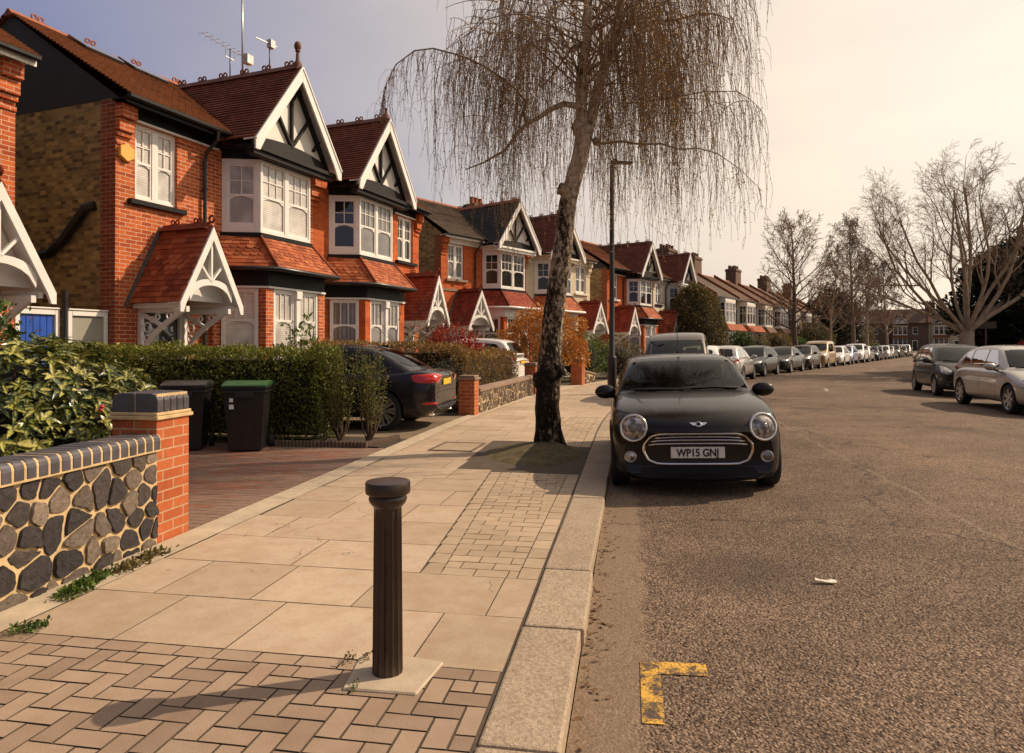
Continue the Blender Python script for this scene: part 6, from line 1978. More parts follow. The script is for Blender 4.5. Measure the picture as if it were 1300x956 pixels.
class Car:
    def __init__(self, name, spec, paint, mats=None):
        self.s = spec; self.paint = paint
        self.root = empty(name)
        self.build_body()
    # -------- lofted shells
    def loft(self, rings, mi=0):
        n = len(rings[0]); vs = []; fs = []
        for r in rings: vs += [V((x, y, z)) for x, y, z in r] + [V((-x, y, z)) for x, y, z in r[-2:0:-1]]
        m = 2 * n - 2
        for i in range(len(rings) - 1):
            for j in range(m): fs.append((i * m + j, (i + 1) * m + j, (i + 1) * m + (j + 1) % m, i * m + (j + 1) % m))
        for b, fl in ((0, False), ((len(rings) - 1) * m, True)):
            # end caps as quad strips between the left and right halves
            q = []
            for j in range(n - 1):
                a0 = b + j; a1 = b + j + 1
                c1 = b + (m - (j + 1)) % m; c0 = b + (m - j) % m
                f = [a0, a1, c1, c0]
                f = [x for k, x in enumerate(f) if x not in f[:k]]
                if len(f) > 2: q.append(tuple(f if fl else f[::-1]))
            fs += q
        return vs, fs
    def bowed(self, x, y, hw):
        s = self.s; L2 = s['L'] / 2
        t = min(1, abs(x) / hw)
        ff = max(0, min(1, (-y - s.get('bow_y', L2 - .9)) / .9)); fr = max(0, min(1, (y - (L2 - .8)) / .8))
        return y + s.get('bow', .22) * t ** 2.6 * ff ** .7 - s.get('bow_r', .14) * t ** 2.6 * fr ** .7
    def build_body(self):
        s = self.s; W2 = s['W'] / 2
        rings = []
        for (y, k, zb, zs, zt) in s['st']:
            hw = W2 * k; h = zs - zb
            prof = [(0, zb), (.80 * hw, zb), (.955 * hw, zb + .05), (.99 * hw, zb + .30 * h), (hw, zb + .56 * h), (.985 * hw, zb + .80 * h), (.94 * hw, zs - .012), (.86 * hw, zs + (zt - zs) * .45), (.55 * hw, zt - (zt - zs) * .12), (0, zt)]
            rings.append([(x, self.bowed(x, y, W2), z) for x, z in prof])
        mb = MB(); vs, fs = self.loft(rings); mb.mesh(vs, fs)
        o = mb.build('body', self.paint, uv=False)
        m = o.modifiers.new('s', 'SUBSURF'); m.levels = m.render_levels = 2
        me = evaluated(o); o.modifiers.clear(); o.data = me
        self.bvh_body = BVHTree.FromPolygons([v.co for v in me.vertices], [tuple(p.vertices) for p in me.polygons])
        # wheel arches
        cut = MB(); ar = s['wr'] * 1.13
        for wy in s['wheels']:
            for sx in (-1, 1):
                cut.lathe([(ar, 0), (ar, .34)], 36, (sx * (W2 - .26 if sx > 0 else W2 + .08), wy, s['wr']), (1, 0, 0)) if sx > 0 else cut.lathe([(ar, 0), (ar, .34)], 36, (-W2 - .08, wy, s['wr']), (1, 0, 0))
        c = cut.build('cutter', M['trim'], uv=False)
        me.materials.append(M['trim']) if len(me.materials) < 2 else None
        b = o.modifiers.new('b', 'BOOLEAN'); b.object = c; b.operation = 'DIFFERENCE'; b.solver = 'EXACT'
        me2 = evaluated(o); o.modifiers.clear(); o.data = me2
        bpy.data.objects.remove(c)
        g = s['gh']
        for p in me2.polygons:
            cc = p.center
            dark = False
            if abs(cc.x) < W2 - .03 and (cc.x * p.normal.x) < -.0 and cc.z < s['wr'] * 2.3 and any(abs(cc.y - wy) < ar + .02 for wy in s['wheels']): dark = True
            if any((cc.y - wy) ** 2 + (cc.z - s['wr']) ** 2 < (ar + .004) ** 2 for wy in s['wheels']) and abs(cc.x) < W2 - .01 and abs(p.normal.x) < .5 and cc.z < s['zbelt'] - .05: dark = True
            if cc.z > s['zbelt'] - .10 and g['yA0'] + .10 < cc.y < g['yD0'] - .05 and abs(cc.x) < .84 * W2 and p.normal.z > .5: dark = True
            if cc.z < .23: dark = True
            p.material_index = 1 if dark else 0
            p.use_smooth = True
        if len(me2.materials) < 2: me2.materials.append(M['trim'])
        me2.set_sharp_from_angle(angle=R(38))
        o.name = 'body'; o.parent = self.root; self.body = o
        # cabin shell
        self.cabin(W2)
    def ztop(self, y):
        P_ = self.s['gh']['top']
        for (a, za), (b, zb) in zip(P_, P_[1:]):
            if y <= b:
                f = (y - a) / (b - a); return za + (zb - za) * f
        return P_[-1][1]
    def cabin(self, W2):
        s = self.s; g = s['gh']; zb = s['zbelt']; H = s['H']
        wb, wr = g['wb'], g['wr']
        ys = [p[0] for p in g['top']]
        Y = []
        for a, b in zip(ys, ys[1:]):
            k = max(1, int((b - a) / .28))
            Y += [a + (b - a) * i / k for i in range(k)]
        Y.append(ys[-1])
        rings = []
        for y in Y:
            zt = self.ztop(y)
            def hw(z): return wb - (wb - wr) * max(0, z - zb) / (H - zb)
            zl = min(zb - .05, zt - .05)
            prof = [(0, zl), (hw(zb) * .9, zl), (hw(zb), zl + .01)]
            e = zt - .035
            for f in (.35, .7): prof.append((hw(zl + (e - zl) * f), zl + (e - zl) * f))
            prof += [(hw(e) - .004, e - .015), (hw(e) - .055, zt - .008), (hw(e) * .55, zt + .012), (0, zt + .022)]
            q = []
            for x, z in prof:
                t = min(1, abs(x) / wb)
                yA, yD = g['yA0'], g['yD0']; ym = (yA + yD) / 2
                k = (ym - y) / (ym - yA) if y < ym else 0
                k2 = (y - ym) / (yD - ym) if y > ym else 0
                q.append((x, y + .17 * t * t * max(0, k) ** 1.2 - .12 * t * t * max(0, k2) ** 1.5, z))
            rings.append(q)
        mb = MB(); vs, fs = self.loft(rings); mb.mesh(vs, fs)
        o = mb.build('roof', [self.s.get('roofpaint', self.paint), M['trim']], uv=False)
        m = o.modifiers.new('s', 'SUBSURF'); m.levels = m.render_levels = 2
        me = evaluated(o); o.modifiers.clear(); o.data = me
        for p in me.polygons: p.use_smooth = True
        self.bvh_cab = BVHTree.FromPolygons([v.co for v in me.vertices], [tuple(p.vertices) for p in me.polygons])
        self.cab = o; o.parent = self.root
    # -------- projected patches
    def hit(self, u, z, yaw, bvh=None):
        """cast towards the car from outside; yaw 0 = from the front, pi = from the rear, +-pi/2 = sides"""
        d = V((-math.sin(yaw), math.cos(yaw), 0)); ux = V((math.cos(yaw), math.sin(yaw), 0))
        o = ux * u + V((0, 0, z)) - d * 6
        best = None
        for b in ([bvh] if bvh else [self.bvh_body, self.bvh_cab]):
            loc, n, i, dist = b.ray_cast(o, d)
            if loc is not None and (best is None or dist < best[2]): best = (loc, n, dist)
        if best is None: return None
        n = best[1]
        if n.dot(d) > 0: n = -n
        return best[0], n
    def patch(self, name, outline, yaw, mat, off=.004, dome=0.0, parent=None, bvh=None, rnd=3, shrink=1.0, build=True, rings=(1, .9, .65, .35)):
        pts = outline
        if rnd:
            q = []
            n = len(pts)
            for i in range(n):
                a, b, c = pts[i - 1], pts[i], pts[(i + 1) % n]
                for k in range(rnd + 1):
                    t = k / rnd
                    p0 = (b[0] + (a[0] - b[0]) * .22, b[1] + (a[1] - b[1]) * .22); p1 = (b[0] + (c[0] - b[0]) * .22, b[1] + (c[1] - b[1]) * .22)
                    q.append(((1 - t) ** 2 * p0[0] + 2 * t * (1 - t) * b[0] + t * t * p1[0], (1 - t) ** 2 * p0[1] + 2 * t * (1 - t) * b[1] + t * t * p1[1]))
            # densify long edges
            d = []
            for i in range(len(q)):
                a, b = q[i], q[(i + 1) % len(q)]
                ln = math.hypot(b[0] - a[0], b[1] - a[1]); k = max(1, int(ln / .10))
                for j in range(k): d.append((a[0] + (b[0] - a[0]) * j / k, a[1] + (b[1] - a[1]) * j / k))
            pts = d
        cx = sum(p[0] for p in pts) / len(pts); cz = sum(p[1] for p in pts) / len(pts)
        n = len(pts); vs = []; fs = []
        def pr(u, z, e):
            h = self.hit(u, z, yaw, bvh)
            if h is None: return None
            return h[0] + h[1] * (off + e)
        last = None
        for r in rings:
            for (u, z) in pts:
                p = pr(cx + (u - cx) * r * shrink, cz + (z - cz) * r * shrink, dome * (1 - r * r))
                vs.append(p if p is not None else (last if last is not None else V((0, 0, 0)))); last = vs[-1]
        c = pr(cx, cz, dome); vs.append(c if c is not None else last)
        for k in range(len(rings) - 1):
            for j in range(n): fs.append((k * n + j, k * n + (j + 1) % n, (k + 1) * n + (j + 1) % n, (k + 1) * n + j))
        k = len(rings) - 1
        for j in range(n): fs.append((k * n + j, k * n + (j + 1) % n, len(vs) - 1))
        if not build: return pts, vs[:n]
        mb = MB(); mb.mesh(vs, fs)
        return mb.build(name, M[mat] if isinstance(mat, str) else mat, parent or self.root, smooth=True, uv=False)
    def rim_tube(self, name, outline, yaw, mat, r=.012, off=.004, parent=None, bvh=None, rnd=3):
        pts, edge = self.patch('', outline, yaw, mat, off, 0, None, bvh, rnd, 1.0, False)
        mb = MB(); mb.tube(edge + [edge[0], edge[1]], r, 6, cap=False)
        return mb.build(name, M[mat], parent or self.root, smooth=True, uv=False)
    def line(self, mb, pts, yaw, w=.006, off=.003, bvh=None):
        for (a, b) in zip(pts, pts[1:]):
            k = max(1, int(math.hypot(b[0] - a[0], b[1] - a[1]) / .06))
            L_ = [(a[0] + (b[0] - a[0]) * i / k, a[1] + (b[1] - a[1]) * i / k) for i in range(k + 1)]
            du, dz = b[0] - a[0], b[1] - a[1]; ln = math.hypot(du, dz); px, pz = -dz / ln * w / 2, du / ln * w / 2
            prev = None
            for (u, z) in L_:
                h1, h2 = self.hit(u + px, z + pz, yaw, bvh), self.hit(u - px, z - pz, yaw, bvh)
                if h1 and h2:
                    cur = (h1[0] + h1[1] * off, h2[0] + h2[1] * off)
                    if prev: mb.poly([prev[0], cur[0], cur[1], prev[1]])
                    prev = cur
    def window(self, name, outline, yaw, mat='car_glass', frit=.035, open_=True, parent=None):
        """glass with a dark ceramic border; the shell behind it is cut away"""
        cx = sum(p[0] for p in outline) / len(outline); cz = sum(p[1] for p in outline) / len(outline)
        self.holes.append((outline, yaw))
        pts, e0 = self.patch('', outline, yaw, None, .003, 0, None, self.bvh_cab, 3, 1.0, False)
        _, e1 = self.patch('', [(cx + (u - cx) * (1 - frit / max(.2, abs(u - cx) + .12)), cz + (z - cz) * (1 - frit / max(.15, abs(z - cz) + .05))) for u, z in pts], yaw, None, .0035, 0, None, self.bvh_cab, 0, 1.0, False)
        g = self.patch(name, outline, yaw, mat, .0055, .0, None, self.bvh_cab)
        mb = MB(); n = len(e0)
        for j in range(n): mb.poly([e0[j], e0[(j + 1) % n], e1[(j + 1) % n], e1[j]])
        mb.build('window_border', M['trim_gloss'], g, uv=False)
        return g
    def cut_holes(self):
        me = self.cab.data; bm = bmesh.new(); bm.from_mesh(me)
        kill = []
        for f in bm.faces:
            c = f.calc_center_median(); n = f.normal
            if c.z < self.s['zbelt'] - .02 and n.z < .3 and False: continue
            for outline, yaw in self.holes:
                d = V((-math.sin(yaw), math.cos(yaw), 0)); ux = V((math.cos(yaw), math.sin(yaw), 0))
                if n.dot(d) > -.12: continue
                ok = True
                cx = sum(p[0] for p in outline) / len(outline); cz = sum(p[1] for p in outline) / len(outline)
                for v in f.verts:
                    u, z = v.co.dot(ux), v.co.z
                    u = cx + (u - cx) * 1.0; 
                    ins = False; m = len(outline)
                    for i in range(m):
                        x1, y1 = outline[i]; x2, y2 = outline[(i + 1) % m]
                        if (y1 > z) != (y2 > z) and u < (x2 - x1) * (z - y1) / (y2 - y1) + x1: ins = not ins
                    if not ins: ok = False; break
                if ok: kill.append(f); break
        # the floor of the shell goes as well
        for f in bm.faces:
            if f not in kill and f.normal.z < -.7: kill.append(f)
        bmesh.ops.delete(bm, geom=list(set(kill)), context='FACES')
        bm.to_mesh(me); bm.free()
        # headlining
        s = self.s
    def interior(self, rear=True):
        s = self.s; g = s['gh']; zb = s['zbelt']; H = s['H']
        seats = MB()
        y0 = g['yA0'] + .95
        for (yy, xs) in ((y0, (-.36, .36)), (y0 + .85, (-.38, 0.0, .38))):
            for x in xs:
                seats.box(x - .22, x + .22, yy, yy + .14, zb - .25, zb + .12)
                seats.box(x - .12, x + .12, yy + .03, yy + .13, zb + .14, zb + .33)
                seats.box(x - .015, x + .015, yy + .05, yy + .09, zb + .10, zb + .16)
        seats.build('seats', M['seat'], self.root, bevel=.04, segs=3)
        d = MB(); d.box(-.60, .60, g['yA0'] + .32, g['yA0'] + .62, zb - .2, zb + .03); d.torus((.36, g['yA0'] + .62, zb + .02), (0, .85, .4), .17, .016, 22, 6)
        d.box(-.11, .11, g['yA1'] + .12, g['yA1'] + .14, H - .20, H - .12)
        d.build('dashboard', M['trim'], self.root, bevel=.02)
    # -------- wheels
    def wheels(self, style='spoke', n=5, mat='alloy', rimf=.70):
        s = self.s; r = s['wr']; W2 = s['W'] / 2; w = s.get('tw', .20)
        proto = None
        for wy in s['wheels']:
            for sx in (-1, 1):
                if proto is None:
                    mb = MB(); h = w / 2
                    mb.lathe([(r * rimf, -h), (r * .93, -h), (r * .985, -h * .78), (r, -h * .5), (r, h * .5), (r * .985, h * .78), (r * .93, h), (r * (rimf + .01), h), (r * rimf, h * .9)], 40, (0, 0, 0), (1, 0, 0), cap=False)
                    t = mb.build('wheel', M['tyre'], self.root, smooth=True, angle=50, uv=False)
                    q = MB(); rr = r * rimf
                    q.lathe([(rr, h * .9), (rr * 1.02, h * .95), (rr * .93, h * .85), (rr * .90, h * .3)], 36, (0, 0, 0), (1, 0, 0), cap=False)
                    q.lathe([(rr * .20, h * .45), (rr * .2, h * .80), (rr * .12, h * .84), (.001, h * .84)], 16, (0, 0, 0), (1, 0, 0), cap=False)
                    for k in range(n):
                        for dd in ((-.16, .16) if style == 'double' else (0,)):
                            a = 2 * math.pi * k / n
                            ca, sa_ = math.cos(a), math.sin(a); cb, sb = math.cos(a + dd), math.sin(a + dd)
                            wd0, wd1 = (rr * .15, rr * .20) if style != 'double' else (rr * .075, rr * .09)
                            if style == 'cover': wd0, wd1 = rr * .16, rr * .24
                            p0 = V((h * .74, ca * rr * .15, sa_ * rr * .15)); p1 = V((h * .82, cb * rr * .96, sb * rr * .96))
                            tn0 = V((0, -sa_, ca)); tn1 = V((0, -sb, cb))
                            A_ = [p0 - tn0 * wd0, p1 - tn1 * wd1, p1 + tn1 * wd1, p0 + tn0 * wd0]
                            q.prism(A_, (-h * .4, 0, 0))
                    rm = q.build('rim', M[mat], t, smooth=True, angle=30, uv=False)
                    b = MB(); b.lathe([(rr * .93, h * .22), (.001, h * .2)], 24, (0, 0, 0), (1, 0, 0), cap=False); b.lathe([(rr * .7, h * .23), (rr * .7, h * .3), (.02, h * .3)], 24, (0, 0, 0), (1, 0, 0), cap=False)
                    bk = b.build('brake_disc', M['trim'], t, uv=False)
                    proto = t
                    t.location = (sx * (W2 - w / 2 - .012), wy, r)
                    if sx < 0: t.rotation_euler = (0, 0, math.pi)
                else:
                    t = copy_tree_named(proto, self.root)
                    t.location = (sx * (W2 - w / 2 - .012), wy, r); t.rotation_euler = (0, 0, math.pi if sx < 0 else 0)
    def mirrors(self, paint=None, z=None, y=None):
        s = self.s; W2 = s['W'] / 2; g = s['gh']; zb = s['zbelt']
        y = y if y is not None else g['yA0'] + .42; z = z if z is not None else zb + .06
        for sx in (-1, 1):
            mb = MB(); m = 10; c = V((sx * (W2 + s.get('mo', .085)), y, z)); vs = []; fs = []
            for i in range(m + 1):
                ph = math.pi * i / m
                for j in range(14):
                    th = 2 * math.pi * j / 14
                    vs.append(c + V((math.cos(ph) * .125 * sx, (math.sin(ph) * math.cos(th)) * .075, math.sin(ph) * math.sin(th) * .085)))
            for i in range(m):
                for j in range(14): fs.append((i * 14 + j, i * 14 + (j + 1) % 14, (i + 1) * 14 + (j + 1) % 14, (i + 1) * 14 + j))
            mb.mesh(vs, fs); o = mb.build('mirror', paint or self.paint, self.root, smooth=True, uv=False)
            st = MB(); st.bar(c + V((-sx * .05, 0, -.06)), V((sx * (W2 - .10), y + .03, zb - .03)), .05, .035); st.build('mirror_stalk', M['trim'], o, bevel=.008)
    def plate(self, z, yaw, mat='plate_white', text=None, w=.52, h=.111, tilt=0.0, x=0):
        hs = [self.hit(x + u, zz, yaw) for u in (-.2, 0, .2) for zz in (z - .04, z + .04)]
        ys = [p[0].y for p in hs if p]
        if not ys: return
        if abs(yaw) < 1: y = min(ys) - .012; d = -1
        else: y = max(ys) + .012; d = 1
        mb = MB(); mb.box(x - w / 2, x + w / 2, min(y, y - d * .012), max(y, y - d * .012), z - h / 2, z + h / 2)
        o = mb.build('number_plate', M[mat], self.root, bevel=.003)
        if text:
            t = text_mesh(text, .105, .97); t.parent = o
            t.location = (x + (0), y + d * .003, z - .037); t.rotation_euler = (math.pi / 2, 0, 0 if d < 0 else math.pi)
        return o
    def done(self, loc, rz, label, group='parked cars', roll=0.0):
        self.cut_holes()
        tag(self.root, label, 'car', group)
        self.root.location = loc; self.root.rotation_euler = (0, roll, rz)
        return self.root

def copy_tree_named(o, parent):
    c = o.copy(); COL.objects.link(c); c.parent = parent
    for ch in o.children:
        k = ch.copy(); COL.objects.link(k); k.parent = c
    return c

def text_mesh(txt, size, sx=1.0, mat='ink'):
    cu = bpy.data.curves.new('lettering', 'FONT'); cu.body = txt; cu.size = size; cu.align_x = 'CENTER'; cu.extrude = .0008
    cu.offset = .0028
    o = bpy.data.objects.new('lettering', cu); COL.objects.link(o)
    me = evaluated(o)
    COL.objects.unlink(o); bpy.data.objects.remove(o)
    xs = [v.co.x for v in me.vertices]
    w = max(xs) - min(xs)
    k = (.405 / w) if sx else 1
    for v in me.vertices: v.co.x *= k
    me.materials.clear(); me.materials.append(M[mat])
    ob = bpy.data.objects.new('lettering', me); COL.objects.link(ob)
    return ob

PAINT = {}
def paint(key, col, rough=.32, metal=0.0, dust=.5):
    if key not in PAINT: PAINT[key] = m_paint('car_paint_' + key, col, rough, .45 if key == 'black' else .9, metal, dust)
    return PAINT[key]
paint('black', (.010, .0075, .006), .3, 0, .12); paint('black_blue', (.016, .015, .018), .25, .2, .3); paint('silver', (.42, .39, .35), .35, .55)
paint('white', (.72, .70, .66), .35); paint('dark_grey', (.055, .052, .05), .35, .4); paint('grey', (.20, .185, .17), .35, .5); paint('van_grey', (.12, .105, .095), .4, .3)
paint('lilac', (.30, .29, .42), .35, .3); paint('tan', (.38, .25, .12), .4, .2); paint('dark_brown', (.05, .038, .03), .35, .3); paint('charcoal', (.022, .021, .022), .3, .3)

def spec(L, W, H, wheels, wr, zbelt, nose, cowl, tail, gh, zb=.19, bow=.22, bow_r=.14, tw=.2):
    """nose/tail: (low z of bumper, shoulder z, top z) at the ends; cowl: (y, z) bonnet end"""
    L2 = L / 2; yc, zc = cowl
    st = [(-L2, .80, nose[0] + .06, nose[1] - .10, nose[2] - .10), (-L2 + .05, .90, nose[0], nose[1] - .03, nose[2] - .03), (-L2 + .20, .965, zb, nose[1] + .02, nose[2] + .02)]
    for f in (.35, .7, 1.0):
        y = -L2 + .20 + (yc + L2 - .20) * f
        st.append((y, 1.0, zb, nose[1] + .02 + (zbelt - nose[1] - .02) * f, nose[2] + .02 + (zc - nose[2] - .02) * f ** .85))
    yd = gh['yD0']
    for f in (.25, .55, .85): st.append((yc + (min(yd, L2 - .3) - yc) * f, 1.0, zb, zbelt + .01 * f, max(zbelt + .03, zc - .02)))
    if L2 - yd > .35: st.append((yd + .05, .99, zb, tail[1] + .01, tail[2] + .02))
    st += [(L2 - .22, .965, zb + .02, tail[1], tail[2]), (L2 - .06, .91, tail[0], tail[1] - .03, tail[2] - .03), (L2, .83, tail[0] + .06, tail[1] - .10, tail[2] - .10)]
    return dict(L=L, W=W, H=H, wheels=wheels, wr=wr, zbelt=zbelt, st=st, gh=gh, bow=bow, bow_r=bow_r, tw=tw)

def side_glass(car, wins, both=True):
    for k, q in enumerate(wins):
        car.window('side_window', q, math.pi / 2)                       # x positive side seen from +x: u = y
        car.window('side_window', [(-u, z) for u, z in q], -math.pi / 2)
def shut_lines(car, lines, handles=(), w=.007):
    for q in lines:
        for yaw, k in ((math.pi / 2, 1), (-math.pi / 2, -1)):
            mb = MB(); car.line(mb, [(u * k, z) for u, z in q], yaw, w, bvh=car.bvh_body)
            if mb.v: mb.build('door_gap', M['trim'], car.root, uv=False)
    for (y, z) in handles:
        for yaw, u in ((math.pi / 2, y), (-math.pi / 2, -y)):
            h = car.hit(u, z, yaw)
            if h:
                m = MB(); m.box(h[0].x - .012, h[0].x + .012, h[0].y - .09, h[0].y + .09, z - .012, z + .014)
                m.build('door_handle', car.paint, car.root, bevel=.008, segs=2)

# ------------------------------------------------------------------ the black hatchback in front
def mini():
    p = paint('black', None)
    s = dict(mo=.045, L=3.82, W=1.727, H=1.405, wheels=(-1.18, 1.31), wr=.308, zbelt=.925, bow=.30, bow_r=.2, tw=.19,
             st=[(-1.91, .83, .19, .60, .65), (-1.89, .90, .155, .68, .73), (-1.78, .965, .14, .755, .815), (-1.55, .995, .17, .82, .88), (-1.2, 1.0, .17, .865, .935), (-.86, 1.0, .17, .895, .97), (-.62, 1.0, .17, .91, .985),
                 (-.1, 1.0, .17, .92, .965), (.5, 1.0, .17, .925, .965), (1.15, 1.0, .17, .93, .965), (1.62, .975, .2, .915, .945), (1.84, .93, .24, .86, .90), (1.91, .85, .3, .76, .80)],
             gh=dict(wb=.775, wr=.60, yA0=-.80, yA1=-.17, yD1=1.40, yD0=1.74, top=[(-.80, .945), (-.50, 1.145), (-.20, 1.295), (.02, 1.345), (.5, 1.37), (1.0, 1.35), (1.42, 1.29), (1.62, 1.10), (1.76, .93)]))
    c = Car('parked_car', s, p); c.holes = []
    c.window('windscreen', [(-.71, .975), (.71, .975), (.57, 1.30), (-.57, 1.30)], 0, frit=.04)
    c.window('rear_window', [(-.56, 1.02), (.56, 1.02), (.50, 1.28), (-.50, 1.28)], math.pi)
    side_glass(c, [[(-.34, .965), (.48, .975), (.46, 1.27), (-.02, 1.27)], [(.56, .975), (1.42, .99), (1.22, 1.255), (.54, 1.27)]])
    c.interior()
    # round headlamps with chrome bezels
    for sx in (-1, 1):
        a = sx * .30
        yaw = a
        h = c.hit(sx * .615, .665, 0)
        n = V((sx * .26, -1, .20)).normalized(); o = h[0] + n * .012 + V((0, 0, .012))
        q = MB(); q.lathe([(.134, -.22), (.134, -.01), (.128, .002)], 28, o, n, cap=False); b = q.build('headlight', p, c.root, smooth=True, angle=40, uv=False)
        q = MB(); q.torus(o + n * .004, n, .128, .0135, 36, 8); q.build('headlight_ring', M['chrome'], b, smooth=True, uv=False)
        q = MB(); q.lathe([(.119, .0), (.105, .016), (.06, .03), (.001, .035)], 28, o, n, cap=False); q.build('headlight_lens', M['headlight'], b, smooth=True, uv=False)
        q = MB(); q.torus(o + n * .030, n, .044, .005, 22, 6); q.build('projector_ring', M['alloy_dark'], b, smooth=True, uv=False)
        q = MB(); q.lathe([(.040, .028), (.03, .040), (.001, .046)], 20, o, n, cap=False); q.build('projector', M['lens'], b, smooth=True, uv=False)
        # fog lamps
        fc = [(sx * .635 * math.cos(yaw) - (-1.70) * 0 + (-1.66) * math.sin(yaw) * 1.0 + .052 * math.cos(k * math.pi / 8), .385 + .052 * math.sin(k * math.pi / 8)) for k in range(16)]
        f = c.patch('fog_light', fc, yaw, 'headlight', .006, .012, rnd=0)
        c.rim_tube('fog_ring', fc, yaw, 'alloy', .010, .005, parent=f, rnd=0)
    # grille: rounded hexagon with chrome surround and three bars
    gr = [(a, b - .035) for a, b in [(-.525, .475), (-.48, .385), (-.38, .345), (.38, .345), (.48, .385), (.525, .475), (.52, .545), (.45, .635), (.355, .668), (-.355, .668), (-.45, .635), (-.52, .545)]]
    g = c.patch('grille', gr, 0, 'trim_gloss', .006)
    c.rim_tube('grille_surround', gr, 0, 'chrome', .0165, .008, parent=g)
    mb = MB()
    for (z, w) in ((.592, .415), (.556, .452), (.519, .475)): 
        q = []
        for k in range(15):
            u = -w + 2 * w * k / 14; h = c.hit(u, z - .014 * (u / w) ** 4, 0)
            if h: q.append(h[0] + h[1] * .014)
        mb = MB(); mb.tube(q, .0105, 8); mb.build('grille_bar', M['chrome'], g, smooth=True, uv=False)
    lo = [(-.58, .175), (.58, .175), (.54, .29), (-.54, .29)]
    c.patch('lower_intake', lo, 0, 'trim', .004)
    mb = MB(); c.line(mb, [(-.62, .312), (-.3, .302), (.3, .302), (.62, .312)], 0, .012, .006)
    mb.build('bumper_strip', M['trim'], c.root, uv=False)
    c.plate(.425, 0, 'plate_white', 'WP15 GNJ')
    # winged badge on the bonnet edge
    h = c.hit(0, .715, 0)
    if h:
        o, n = h; up = V((0, .55, .83))
        mb = MB(); mb.lathe([(.031, 0), (.031, .008), (.026, .011), (.001, .011)], 20, o + n * .002, n)
        t = V((1, 0, 0)); u = n.cross(t)
        if u.z < 0: u = -u
        for sx in (-1, 1):
            mb.prism([o + n * .003 + t * sx * .026 + u * .020, o + n * .003 + t * sx * .085 + u * .020, o + n * .003 + t * sx * .070 + u * .004, o + n * .003 + t * sx * .05 - u * .012, o + n * .003 + t * sx * .026 - u * .014], n * .006)
        b = mb.build('badge', M['chrome'], c.root)
        k = MB(); k.lathe([(.022, .0112), (.022, .0125), (.001, .0125)], 20, o + n * .002, n); 
        k.build('badge_centre', M['trim_gloss'], b)
    # bonnet gap, wipers, washer jets
    mb = MB()
    c.line(mb, [(-.50, .70), (-.30, .695), (.30, .695), (.50, .70)], 0, .006, .002)
    mb.build('bonnet_gap', M['trim'], c.root, uv=False)
    mb = MB()
    c.line(mb, [(.62, .985), (.30, 1.005), (-.05, .995)], 0, .020, .016, c.bvh_cab); mb.build('wiper', M['trim'], c.root, uv=False)
    mb = MB(); c.line(mb, [(.05, .985), (-.3, .992), (-.62, .985)], 0, .020, .014, c.bvh_cab); mb.build('wiper', M['trim'], c.root, uv=False)
    mb = MB(); mb.tube([(0, .05, 1.40), (0, .22, 1.83)], .005, 5); mb.lathe([(.02, 0), (.012, .03)], 8, (0, .05, 1.388)); mb.build('aerial', M['trim'], c.root)
    shut_lines(c, [[(-.42, .30), (-.46, .90)], [(.60, .32), (.66, .60), (.66, .93)], [(-.42, .30), (.60, .30)]], [(.50, .84)])
    # black arch trims and sills
    ar = s['wr'] * 1.13
    for wy in s['wheels']:
        for sx in (-1, 1):
            mb = MB()
            pts = [(a * math.pi / 14) for a in range(-1, 16)]
            for a0, a1 in zip(pts, pts[1:]):
                q = []
                for a, r in ((a0, ar), (a0, ar + .05), (a1, ar + .05), (a1, ar)):
                    yy, zz = wy - math.cos(a) * r, s['wr'] + math.sin(a) * r
                    yaw = sx * math.pi / 2; h = c.hit(yy * sx, zz, yaw, c.bvh_body)
                    x = h[0].x if h else sx * s['W'] / 2 * .97
                    q.append(V((x + sx * .006, yy, zz)))
                mb.poly(q); mb.poly([q[0], q[3], q[3] - V((sx * .05, 0, 0)), q[0] - V((sx * .05, 0, 0))])
            mb.build('arch_trim', M['trim'], c.root, uv=False)
    c.wheels('spoke', 8, 'alloy_dark', .68)
    c.mirrors(PAINT['black'], z=.955, y=-.40)
    mb = MB()
    for sx in (-1, 1): c.patch('tail_light', [(sx * -.62, .78), (sx * -.46, .78), (sx * -.46, .95), (sx * -.62, .95)], math.pi, 'red_light', .006)
    return c
off = .85
mc = mini()
x_ = .635
mc.done((x_, 6.80 + 1.91, road_z(x_ + .25) - .006), R(1.2), 'black small three-door hatchback with round headlights and chrome grille, front towards the camera', roll=-road_roll(.85))

